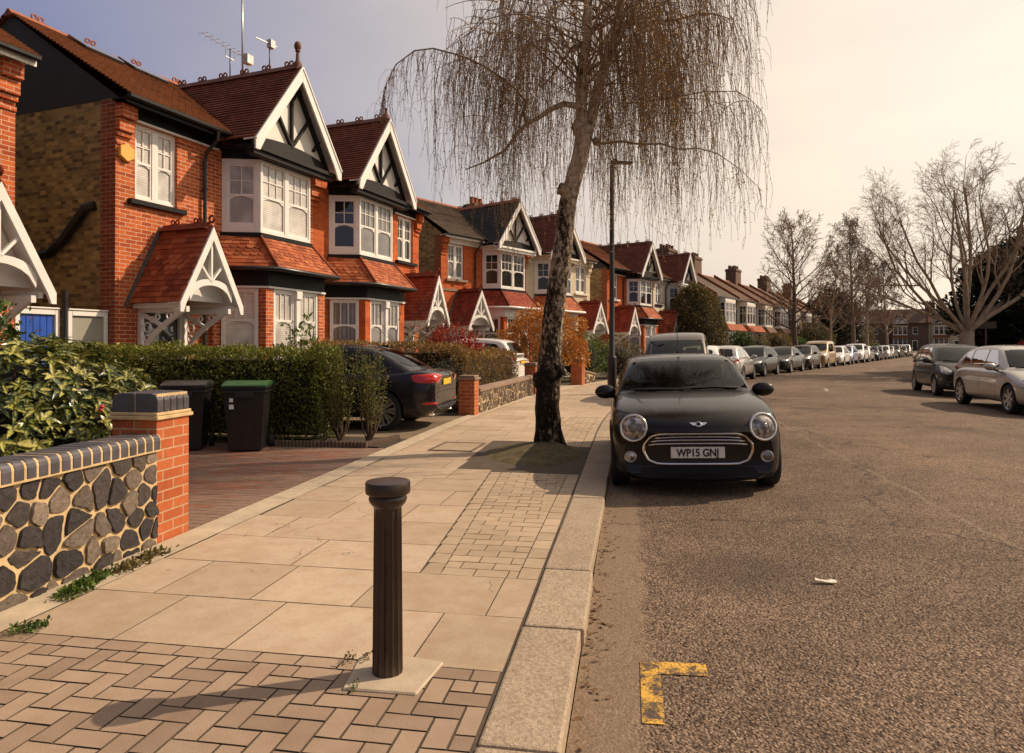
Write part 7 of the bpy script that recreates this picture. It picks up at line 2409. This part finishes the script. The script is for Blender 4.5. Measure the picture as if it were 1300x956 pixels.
# ------------------------------------------------------------------ other kinds of car
def hatch(pt, key='Golf', grille=True, wheel=('spoke', 7, 'alloy'), text=None):
    gh = dict(wb=.79, wr=.60, yA0=-1.05, yA1=-.28, yD1=1.55, yD0=2.0, top=[(-1.08, .93), (-.70, 1.17), (-.32, 1.38), (-.05, 1.445), (.4, 1.475), (1.0, 1.455), (1.55, 1.38), (1.85, 1.13), (2.02, .95)])
    s = spec(4.2, 1.76, 1.48, (-1.24, 1.34), .315, .92, (.22, .66, .72), (-1.0, .965), (.26, .86, .90), gh)
    c = Car('parked_car', s, pt); c.holes = []
    c.window('windscreen', [(-.70, .975), (.70, .975), (.56, 1.375), (-.56, 1.375)], 0)
    c.window('rear_window', [(-.58, 1.02), (.58, 1.02), (.50, 1.34), (-.50, 1.34)], math.pi)
    side_glass(c, [[(-.58, .965), (.16, .975), (.15, 1.36), (-.20, 1.35)], [(.23, .975), (.98, .985), (.95, 1.345), (.22, 1.365)], [(1.05, .99), (1.52, 1.0), (1.34, 1.30), (1.03, 1.335)]])
    c.interior()
    for sx in (-1, 1):
        yaw = sx * .55
        cu = lambda x, y: x * math.cos(yaw) + y * math.sin(yaw)
        u0 = cu(sx * .66, -1.80)
        h = c.patch('headlight', [(u0 - sx * .17, .60), (u0 + sx * .17, .64), (u0 + sx * .24, .75), (u0 + sx * .02, .745), (u0 - sx * .16, .70)], yaw, 'headlight', .005, .012)
        yr = math.pi - sx * .45
        ur = (sx * .70) * math.cos(yr) + 1.9 * math.sin(yr)
        c.patch('tail_light', [(ur - .15, .78), (ur + .15, .80), (ur + .14, .97), (ur - .12, .95)], yr, 'red_light', .005, .01)
    c.patch('grille', [(-.44, .63), (.44, .63), (.46, .70), (-.46, .70)], 0, 'trim_gloss', .005)
    c.patch('lower_intake', [(-.62, .25), (.62, .25), (.66, .40), (-.66, .40)], 0, 'trim', .005)
    c.patch('rear_bumper_strip', [(-.62, .28), (.62, .28), (.66, .40), (-.66, .40)], math.pi, 'trim', .005)
    mb = MB(); h = c.hit(0, .668, 0)
    if h: mb.lathe([(.055, 0), (.055, .012), (.001, .014)], 20, h[0] + h[1] * .004, h[1]); mb.build('badge', M['chrome'], c.root)
    c.plate(.50, 0, 'plate_white', text); c.plate(.62, math.pi, 'plate_yellow')
    shut_lines(c, [[(-.62, .28), (-.66, .90)], [(.19, .28), (.20, .93)], [(.86, .40), (1.02, .62), (1.02, .93)], [(-.62, .28), (.80, .28)], [(-1.9, .56), (-1.5, .60)]], [(.06, .83), (.88, .84)])
    mb = MB(); c.line(mb, [(-.58, 1.0), (0, .99), (.45, 1.0)], 0, .02, .014, c.bvh_cab); mb.build('wipers', M['trim'], c.root, uv=False)
    c.wheels(*wheel); c.mirrors()
    return c
def mpv(pt, text=None):
    gh = dict(wb=.78, wr=.60, yA0=-1.20, yA1=-.25, yD1=1.55, yD0=1.86, top=[(-1.22, .96), (-.78, 1.20), (-.34, 1.41), (-.05, 1.49), (.4, 1.525), (1.0, 1.51), (1.58, 1.44), (1.76, 1.16), (1.88, .97)])
    s = spec(3.9, 1.70, 1.53, (-1.20, 1.26), .30, .95, (.22, .70, .78), (-1.15, 1.0), (.26, .88, .93), gh, bow=.30)
    c = Car('parked_car', s, pt); c.holes = []
    c.window('windscreen', [(-.69, 1.0), (.69, 1.0), (.55, 1.42), (-.55, 1.42)], 0)
    c.window('rear_window', [(-.56, 1.04), (.56, 1.04), (.5, 1.40), (-.5, 1.40)], math.pi)
    side_glass(c, [[(-.50, .985), (.18, .995), (.17, 1.40), (-.12, 1.40)], [(.25, 1.0), (.95, 1.01), (.92, 1.39), (.24, 1.41)], [(1.02, 1.015), (1.45, 1.03), (1.34, 1.34), (1.0, 1.38)], [(-.92, .99), (-.60, .99), (-.46, 1.12)]])
    c.interior()
    for sx in (-1, 1):
        yaw = sx * .62
        u0 = sx * .60 * math.cos(yaw) - 1.62 * math.sin(yaw)
        c.patch('headlight', [(u0 - sx * .16, .64), (u0 + sx * .10, .66), (u0 + sx * .27, .87), (u0 + sx * .08, .83), (u0 - sx * .15, .74)], yaw, 'headlight', .005, .014)
        yr = math.pi - sx * .45; ur = sx * .66 * math.cos(yr) + 1.75 * math.sin(yr)
        c.patch('tail_light', [(ur - .10, .80), (ur + .13, .82), (ur + .12, 1.12), (ur - .06, 1.10)], yr, 'red_light', .005, .01)
    c.patch('grille', [(-.36, .64), (.36, .64), (.40, .74), (-.40, .74)], 0, 'trim', .005)
    c.patch('lower_intake', [(-.55, .25), (.55, .25), (.60, .44), (-.60, .44)], 0, 'trim', .005)
    c.plate(.53, 0, 'plate_white', text); c.plate(.62, math.pi, 'plate_yellow')
    shut_lines(c, [[(-.62, .28), (-.66, .93)], [(.21, .28), (.22, .95)], [(.80, .40), (.98, .62), (.98, .95)], [(-.62, .28), (.74, .28)]], [(.06, .86), (.84, .87)])
    mb = MB(); c.line(mb, [(-.58, 1.03), (0, 1.02), (.5, 1.04)], 0, .02, .014, c.bvh_cab); mb.build('wipers', M['trim'], c.root, uv=False)
    c.wheels('cover', 8, 'alloy', .70); c.mirrors()
    return c
def saloon(pt, text=None, rear_text=None):
    gh = dict(wb=.80, wr=.60, yA0=-.95, yA1=-.10, yD1=1.15, yD0=1.92, top=[(-.98, .91), (-.55, 1.16), (-.12, 1.355), (.2, 1.42), (.6, 1.435), (1.1, 1.38), (1.5, 1.22), (1.92, .985)])
    s = spec(4.64, 1.81, 1.44, (-1.48, 1.34), .335, .93, (.22, .68, .75), (-.90, .955), (.30, .97, 1.01), gh, bow=.26, bow_r=.16, tw=.22)
    c = Car('parked_car', s, pt); c.holes = []
    c.window('windscreen', [(-.71, .965), (.71, .965), (.57, 1.36), (-.57, 1.36)], 0)
    c.window('rear_window', [(-.62, 1.06), (.62, 1.06), (.54, 1.35), (-.54, 1.35)], math.pi)
    side_glass(c, [[(-.46, .965), (.30, .975), (.29, 1.32), (-.04, 1.31)], [(.37, .98), (1.10, .99), (.95, 1.28), (.36, 1.325)], [(1.17, .995), (1.56, 1.01), (1.15, 1.235), (1.08, 1.24)]])
    c.interior()
    for sx in (-1, 1):
        yaw = sx * .5; u0 = sx * .66 * math.cos(yaw) - 2.0 * math.sin(yaw)
        c.patch('headlight', [(u0 - sx * .19, .62), (u0 + sx * .16, .63), (u0 + sx * .23, .74), (u0 - sx * .18, .71)], yaw, 'headlight', .005, .012)
        yr = math.pi - sx * .62; ur = sx * .70 * math.cos(yr) + 2.1 * math.sin(yr)
        t = c.patch('tail_light', [(ur - sx * .26, .80), (ur + sx * .20, .79), (ur + sx * .30, .92), (ur + sx * .1, .955), (ur - sx * .28, .93)], yr, 'red_light', .006, .012)
        c.patch('reflector', [(ur - .16, .44), (ur + .12, .44), (ur + .12, .48), (ur - .16, .48)], yr, 'red_light', .006, .002)
        c.patch('grille', [(sx * .03, .56), (sx * .26, .57), (sx * .27, .71), (sx * .06, .715)], 0, 'trim_gloss', .006)
        h = c.hit(sx * -.62, .30, math.pi)
        if h:
            m = MB(); m.lathe([(.045, -.1), (.045, .02), (.038, .02), (.034, -.06)], 16, (h[0].x, h[0].y - .02, .285), (0, 1, 0), cap=False); m.build('exhaust', M['chrome'], c.root, smooth=True)
    c.patch('lower_intake', [(-.62, .25), (.62, .25), (.66, .42), (-.66, .42)], 0, 'trim', .005)
    c.patch('rear_diffuser', [(-.60, .26), (.60, .26), (.64, .38), (-.64, .38)], math.pi, 'trim', .006)
    c.plate(.50, 0, 'plate_white', text); c.plate(.80, math.pi, 'plate_yellow', rear_text)
    mb = MB(); h = c.hit(0, .93, math.pi)
    if h: mb.lathe([(.04, 0), (.04, .01), (.001, .012)], 18, h[0] + h[1] * .004, h[1]); mb.build('badge', M['chrome'], c.root)
    mb = MB(); c.line(mb, [(-.76, .945), (-.5, .705), (.5, .705), (.76, .945)], math.pi, .007); c.line(mb, [(-.80, .60), (-.5, .64), (.5, .64), (.80, .60)], math.pi, .007); mb.build('boot_gap', M['trim'], c.root, uv=False)
    mb = MB(); mb.prism([(-.012, .95, 1.405), (-.03, 1.16, 1.385), (-.012, 1.17, 1.43)], (.03, 0, 0)); mb.build('roof_fin', M['trim_gloss'], c.root)
    shut_lines(c, [[(-.52, .28), (-.56, .90)], [(.33, .28), (.34, .93)], [(.95, .40), (1.14, .66), (1.14, .96)], [(-.52, .28), (.90, .28)], [(-1.8, .58), (0, .70), (1.9, .78)]], [(.18, .83), (1.0, .86)])
    c.wheels('double', 8, 'alloy', .74); c.mirrors()
    return c
def suv(pt):
    gh = dict(wb=.83, wr=.66, yA0=-1.0, yA1=-.25, yD1=1.75, yD0=2.1, top=[(-1.02, 1.09), (-.66, 1.35), (-.28, 1.57), (.0, 1.635), (.5, 1.665), (1.2, 1.65), (1.78, 1.58), (1.98, 1.30), (2.12, 1.12)])
    s = spec(4.45, 1.85, 1.67, (-1.32, 1.34), .36, 1.07, (.26, .82, .90), (-.95, 1.12), (.32, 1.02, 1.06), gh, zb=.24, tw=.23)
    c = Car('parked_car', s, pt); c.holes = []
    c.window('windscreen', [(-.74, 1.13), (.74, 1.13), (.62, 1.56), (-.62, 1.56)], 0)
    c.window('rear_window', [(-.62, 1.18), (.62, 1.18), (.56, 1.53), (-.56, 1.53)], math.pi)
    side_glass(c, [[(-.52, 1.11), (.22, 1.12), (.21, 1.53), (-.14, 1.52)], [(.29, 1.12), (1.05, 1.13), (1.02, 1.52), (.28, 1.535)], [(1.12, 1.14), (1.66, 1.16), (1.52, 1.47), (1.10, 1.51)]])
    c.interior()
    for sx in (-1, 1):
        yaw = sx * .5; u0 = sx * .68 * math.cos(yaw) - 1.9 * math.sin(yaw)
        c.patch('headlight', [(u0 - sx * .20, .76), (u0 + sx * .16, .78), (u0 + sx * .24, .90), (u0 - sx * .16, .85)], yaw, 'headlight', .005, .012)
        yr = math.pi - sx * .5; ur = sx * .74 * math.cos(yr) + 2.0 * math.sin(yr)
        c.patch('tail_light', [(ur - .12, .92), (ur + .14, .92), (ur + .12, 1.22), (ur - .07, 1.22)], yr, 'red_light', .005, .012)
    c.patch('grille', [(-.42, .66), (.42, .66), (.48, .86), (-.48, .86)], 0, 'trim_gloss', .005)
    c.patch('lower_intake', [(-.66, .32), (.66, .32), (.70, .50), (-.70, .50)], 0, 'trim', .005)
    c.plate(.58, 0, 'plate_white'); c.plate(.90, math.pi, 'plate_yellow')
    shut_lines(c, [[(-.62, .36), (-.66, 1.04)], [(.25, .36), (.26, 1.07)], [(.86, .50), (1.08, .8), (1.08, 1.08)]], [(.1, .98), (.94, .99)])
    c.wheels('double', 5, 'alloy', .68); c.mirrors()
    return c
def van(pt):
    gh = dict(wb=.80, wr=.70, yA0=-1.25, yA1=-.45, yD1=2.0, yD0=2.14, top=[(-1.27, 1.10), (-.9, 1.38), (-.5, 1.64), (-.2, 1.76), (.3, 1.815), (1.2, 1.81), (1.95, 1.78), (2.08, 1.45), (2.16, 1.12)])
    s = spec(4.38, 1.80, 1.82, (-1.35, 1.35), .32, 1.08, (.24, .84, .95), (-1.2, 1.14), (.28, 1.04, 1.07), gh, zb=.2)
    c = Car('parked_van', s, pt); c.holes = []
    c.window('windscreen', [(-.74, 1.13), (.74, 1.13), (.66, 1.62), (-.66, 1.62)], 0)
    c.window('rear_window', [(-.6, 1.2), (.6, 1.2), (.56, 1.62), (-.56, 1.62)], math.pi)
    side_glass(c, [[(-.66, 1.12), (.22, 1.12), (.22, 1.60), (-.26, 1.60)], [(.32, 1.12), (1.1, 1.12), (1.1, 1.60), (.32, 1.61)]])
    c.interior()
    for sx in (-1, 1):
        yaw = sx * .5; u0 = sx * .66 * math.cos(yaw) - 1.9 * math.sin(yaw)
        c.patch('headlight', [(u0 - sx * .16, .72), (u0 + sx * .14, .74), (u0 + sx * .22, .98), (u0 - sx * .1, .92)], yaw, 'headlight', .005, .012)
        yr = math.pi - sx * .3; ur = sx * .78 * math.cos(yr) + 2.1 * math.sin(yr)
        c.patch('tail_light', [(ur - .06, .85), (ur + .07, .85), (ur + .06, 1.3), (ur - .05, 1.3)], yr, 'red_light', .005, .012)
    c.patch('grille', [(-.4, .68), (.4, .68), (.44, .82), (-.44, .82)], 0, 'trim', .005)
    c.patch('lower_intake', [(-.6, .28), (.6, .28), (.64, .46), (-.64, .46)], 0, 'trim', .005)
    c.plate(.56, 0, 'plate_white'); c.plate(.80, math.pi, 'plate_yellow')
    shut_lines(c, [[(-.72, .32), (-.76, 1.05)], [(.27, .32), (.28, 1.08)], [(1.2, .4), (1.2, 1.08)]], [(.12, 1.0)])
    c.wheels('cover', 6, 'alloy', .66); c.mirrors(M['trim'])
    return c

def park(c, s, off, flip, label, dz=0.0):
    """beside the kerb: nose towards the camera, or away when flip"""
    a = heading(s)
    p = P(s, off, road_z(off))
    rz = -a + (math.pi if flip else 0)
    rl = -road_roll(off)
    return c.done(p, rz, label, roll=(-rl if flip else rl))
def respray(src, s, off, flip, pt, label, dyaw=0.0):
    """another car of the same kind: the thing and each part copied, with its own paint"""
    old = src['paint_name']
    r = copy_deep(src, None, old, pt)
    p = P(s, off, road_z(off)); a = heading(s)
    r.location = p; rl = -road_roll(off)
    r.rotation_euler = (0, -rl if flip else rl, -a + (math.pi if flip else 0) + dyaw)
    r['label'] = label
    return r
def copy_deep(o, parent, old, pt):
    c = o.copy(); COL.objects.link(c); c.parent = parent
    if o.type == 'MESH':
        for i, sl in enumerate(c.material_slots):
            if sl.material and sl.material.name == old:
                sl.link = 'OBJECT'; sl.material = pt
    for ch in o.children: copy_deep(ch, c, old, pt)
    return c

# the two on the right and the one behind them
golf = hatch(PAINT['silver'], wheel=('spoke', 7, 'alloy'))
g_ = park(golf, 17.55, 8.78, False, 'silver five-door hatchback at the right edge of the photo'); g_.location = (8.86, 17.3, road_z(8.8)); g_.rotation_euler = (0, -road_roll(8.8), R(-4)); g_['paint_name'] = PAINT['silver'].name
jazz = mpv(PAINT['charcoal'])
j_ = park(jazz, 23.4, 8.75, False, 'black tall hatchback with big headlamps, parked behind the silver one on the right'); j_.location = (9.72, 22.75, road_z(8.8)); j_.rotation_euler = (0, -road_roll(8.8), R(-9)); j_['paint_name'] = PAINT['charcoal'].name
# black saloon nosed into the drive
bm = saloon(PAINT['black_blue'], rear_text=None)
b_ = bm.done((-5.42, 11.62, PZ + .006), R(-90 + 1.5), 'black saloon parked nose-in on the drive behind the hedge, red tail lamps showing'); b_['paint_name'] = PAINT['black_blue'].name
sv = suv(PAINT['white'])
s_ = sv.done((-5.6, 22.4, PZ), R(-90 - 8), 'white tall car on the next drive, seen between the long wall and the birch trunk'); s_['paint_name'] = PAINT['white'].name
vn = van(PAINT['van_grey'])
v_ = park(vn, 18.7, 1.02, False, 'grey high-roofed van parked directly behind the black small hatchback'); v_['paint_name'] = PAINT['van_grey'].name
LO = 1.05
respray(g_, 25.6, LO + .1, True, PAINT['white'], 'white hatchback facing away, just beyond the grey van')
respray(g_, 31.0, LO + .12, True, PAINT['silver'], 'silver hatchback facing away with a red tail lamp showing, second beyond the van')
respray(g_, 36.6, LO, False, PAINT['charcoal'], 'black hatchback facing the camera, next after the silver one on the left')
respray(b_, 42.2, LO, False, PAINT['dark_grey'], 'dark grey saloon facing the camera in the left-hand row')
respray(j_, 47.6, LO, False, PAINT['dark_brown'], 'dark brown small car just before the tan van in the left-hand row')
respray(v_, 52.6, LO, False, PAINT['tan'], 'tan-sided van in the left-hand row before the white car')
respray(g_, 58.2, LO + .1, False, PAINT['white'], 'white hatchback with dark grille facing the camera, right after the tan van')
respray(j_, 63.2, LO, False, PAINT['lilac'], 'lilac-blue car half hidden behind the white hatchback in the left-hand row')
respray(s_, 68.0, LO + .1, False, PAINT['white'], 'white tall car, second white one along the far left-hand row')
far = [('silver', g_, 'pale silver car after the second white one in the far left-hand row'), ('charcoal', b_, 'black saloon in the far left-hand row'), ('dark_grey', g_, 'dark grey hatchback in the far left-hand row before the white-sided one'),
       ('white', j_, 'small white car, last white one of the far left-hand row'), ('grey', b_, 'grey saloon in the far left-hand row'), ('dark_brown', s_, 'dark brown tall car near the end of the left-hand row'),
       ('dark_grey', j_, 'small dark car third from the end of the left-hand row'), ('charcoal', g_, 'black hatchback second from the end of the left-hand row'), ('silver', s_, 'silver tall car last in the left-hand row')]
for i, (k, src, lab) in enumerate(far): respray(src, 72.8 + i * 5.0 + (0, .5, -.2, .3, .1, .6, -.3, .2, .4)[i], LO + (.05 if i % 2 else 0), False, PAINT[k], lab, R((0, 1.5, -1, .8, -1.6, .5, 1.2, -.6, 0)[i]))
respray(g_, 35.2, 9.0, False, PAINT['silver'], 'silver car mostly hidden behind the black tall hatchback on the right', 0)
for o in (g_, j_, b_, s_, v_): del o['paint_name']
for o in list(COL.objects):
    if o.parent is None and 'paint_name' in o: del o['paint_name']
# ------------------------------------------------------------------ sun, sky, camera
SUN_EL, SUN_AZ = R(39), math.atan2(.884, .467)      # azimuth measured from +y towards +x
sd = V((math.sin(SUN_AZ) * math.cos(SUN_EL), math.cos(SUN_AZ) * math.cos(SUN_EL), math.sin(SUN_EL)))
sl = bpy.data.lights.new('sun', 'SUN'); sl.energy = 5.0; sl.angle = R(.53); sl.color = (1.0, .785, .568)
so = bpy.data.objects.new('sun', sl); COL.objects.link(so); so.rotation_euler = sd.to_track_quat('Z', 'Y').to_euler(); so.location = (20, 20, 40)
w = bpy.data.worlds.new('World'); SC.world = w; w.use_nodes = True
nt = w.node_tree; N_ = nt.nodes; bg = N_['Background']
sky = N_.new('ShaderNodeTexSky'); sky.sky_type = 'NISHITA'; sky.sun_disc = False
sky.sun_elevation = SUN_EL; sky.sun_rotation = SUN_AZ; sky.air_density = 1.2; sky.dust_density = 4.0; sky.ozone_density = 1.0
hs = N_.new('ShaderNodeHueSaturation'); hs.inputs['Saturation'].default_value = .55
nt.links.new(sky.outputs[0], hs.inputs['Color'])
# thin warm haze, thickest towards the sun
tc = N_.new('ShaderNodeTexCoord')
dp = N_.new('ShaderNodeVectorMath'); dp.operation = 'DOT_PRODUCT'; dp.inputs[1].default_value = V((sd.x, sd.y, sd.z * .35)).normalized()
nm = N_.new('ShaderNodeVectorMath'); nm.operation = 'NORMALIZE'; nt.links.new(tc.outputs['Generated'], nm.inputs[0])
nt.links.new(nm.outputs[0], dp.inputs[0])
rp = N_.new('ShaderNodeValToRGB'); e = rp.color_ramp.elements
mr = N_.new('ShaderNodeMapRange'); mr.inputs['From Min'].default_value = -1
nt.links.new(dp.outputs['Value'], mr.inputs['Value']); nt.links.new(mr.outputs[0], rp.inputs['Fac'])
e[0].position = 0; e[0].color = (.17, .15, .15, 1); e[1].position = .95; e[1].color = (1.05, .92, .75, 1)
for pos, c in ((.3, (.20, .19, .23)), (.42, (.225, .245, .41)), (.585, (.49, .455, .49)), (.70, (.72, .62, .55)), (.84, (1.0, .83, .65))):
    x = e.new(pos); x.color = (*c, 1)
nz = N_.new('ShaderNodeTexNoise'); nz.inputs['Scale'].default_value = 2.2; nz.inputs['Detail'].default_value = 6; nz.inputs['Roughness'].default_value = .55
mp = N_.new('ShaderNodeMapping'); mp.inputs['Scale'].default_value = (1, 1, 3.5); nt.links.new(nm.outputs[0], mp.inputs['Vector']); nt.links.new(mp.outputs[0], nz.inputs['Vector'])
wr = N_.new('ShaderNodeValToRGB'); wr.color_ramp.elements[0].position = .35; wr.color_ramp.elements[0].color = (.93, .94, .96, 1); wr.color_ramp.elements[1].position = .7; wr.color_ramp.elements[1].color = (1.10, 1.08, 1.05, 1)
nt.links.new(nz.outputs['Fac'], wr.inputs['Fac'])
mu = N_.new('ShaderNodeMixRGB'); mu.blend_type = 'MULTIPLY'; mu.inputs['Fac'].default_value = 1; nt.links.new(rp.outputs[0], mu.inputs['Color1']); nt.links.new(wr.outputs[0], mu.inputs['Color2'])
b2 = N_.new('ShaderNodeBackground'); nt.links.new(mu.outputs[0], b2.inputs['Color']); b2.inputs['Strength'].default_value = .88
nt.links.new(hs.outputs[0], bg.inputs['Color']); bg.inputs['Strength'].default_value = .022
ad = N_.new('ShaderNodeAddShader'); nt.links.new(bg.outputs[0], ad.inputs[0]); nt.links.new(b2.outputs[0], ad.inputs[1])
nt.links.new(ad.outputs[0], N_['World Output'].inputs['Surface'])

cd = bpy.data.cameras.new('camera'); cam = bpy.data.objects.new('camera', cd); COL.objects.link(cam)
cd.sensor_width = 36; cd.lens = 24; cd.clip_end = 6000; cd.clip_start = .05
cam.location = (0, 0, 1.5)
cam.rotation_euler = (R(90 + .41), 0, R(9.8))
cd.shift_y = -45 / 1300
SC.camera = cam
SC.render.engine = 'CYCLES'
SC.view_settings.view_transform = 'Standard'; SC.view_settings.look = 'None'; SC.view_settings.exposure = 0
SC.cycles.max_bounces = 6; SC.cycles.transparent_max_bounces = 12; SC.cycles.use_denoising = True
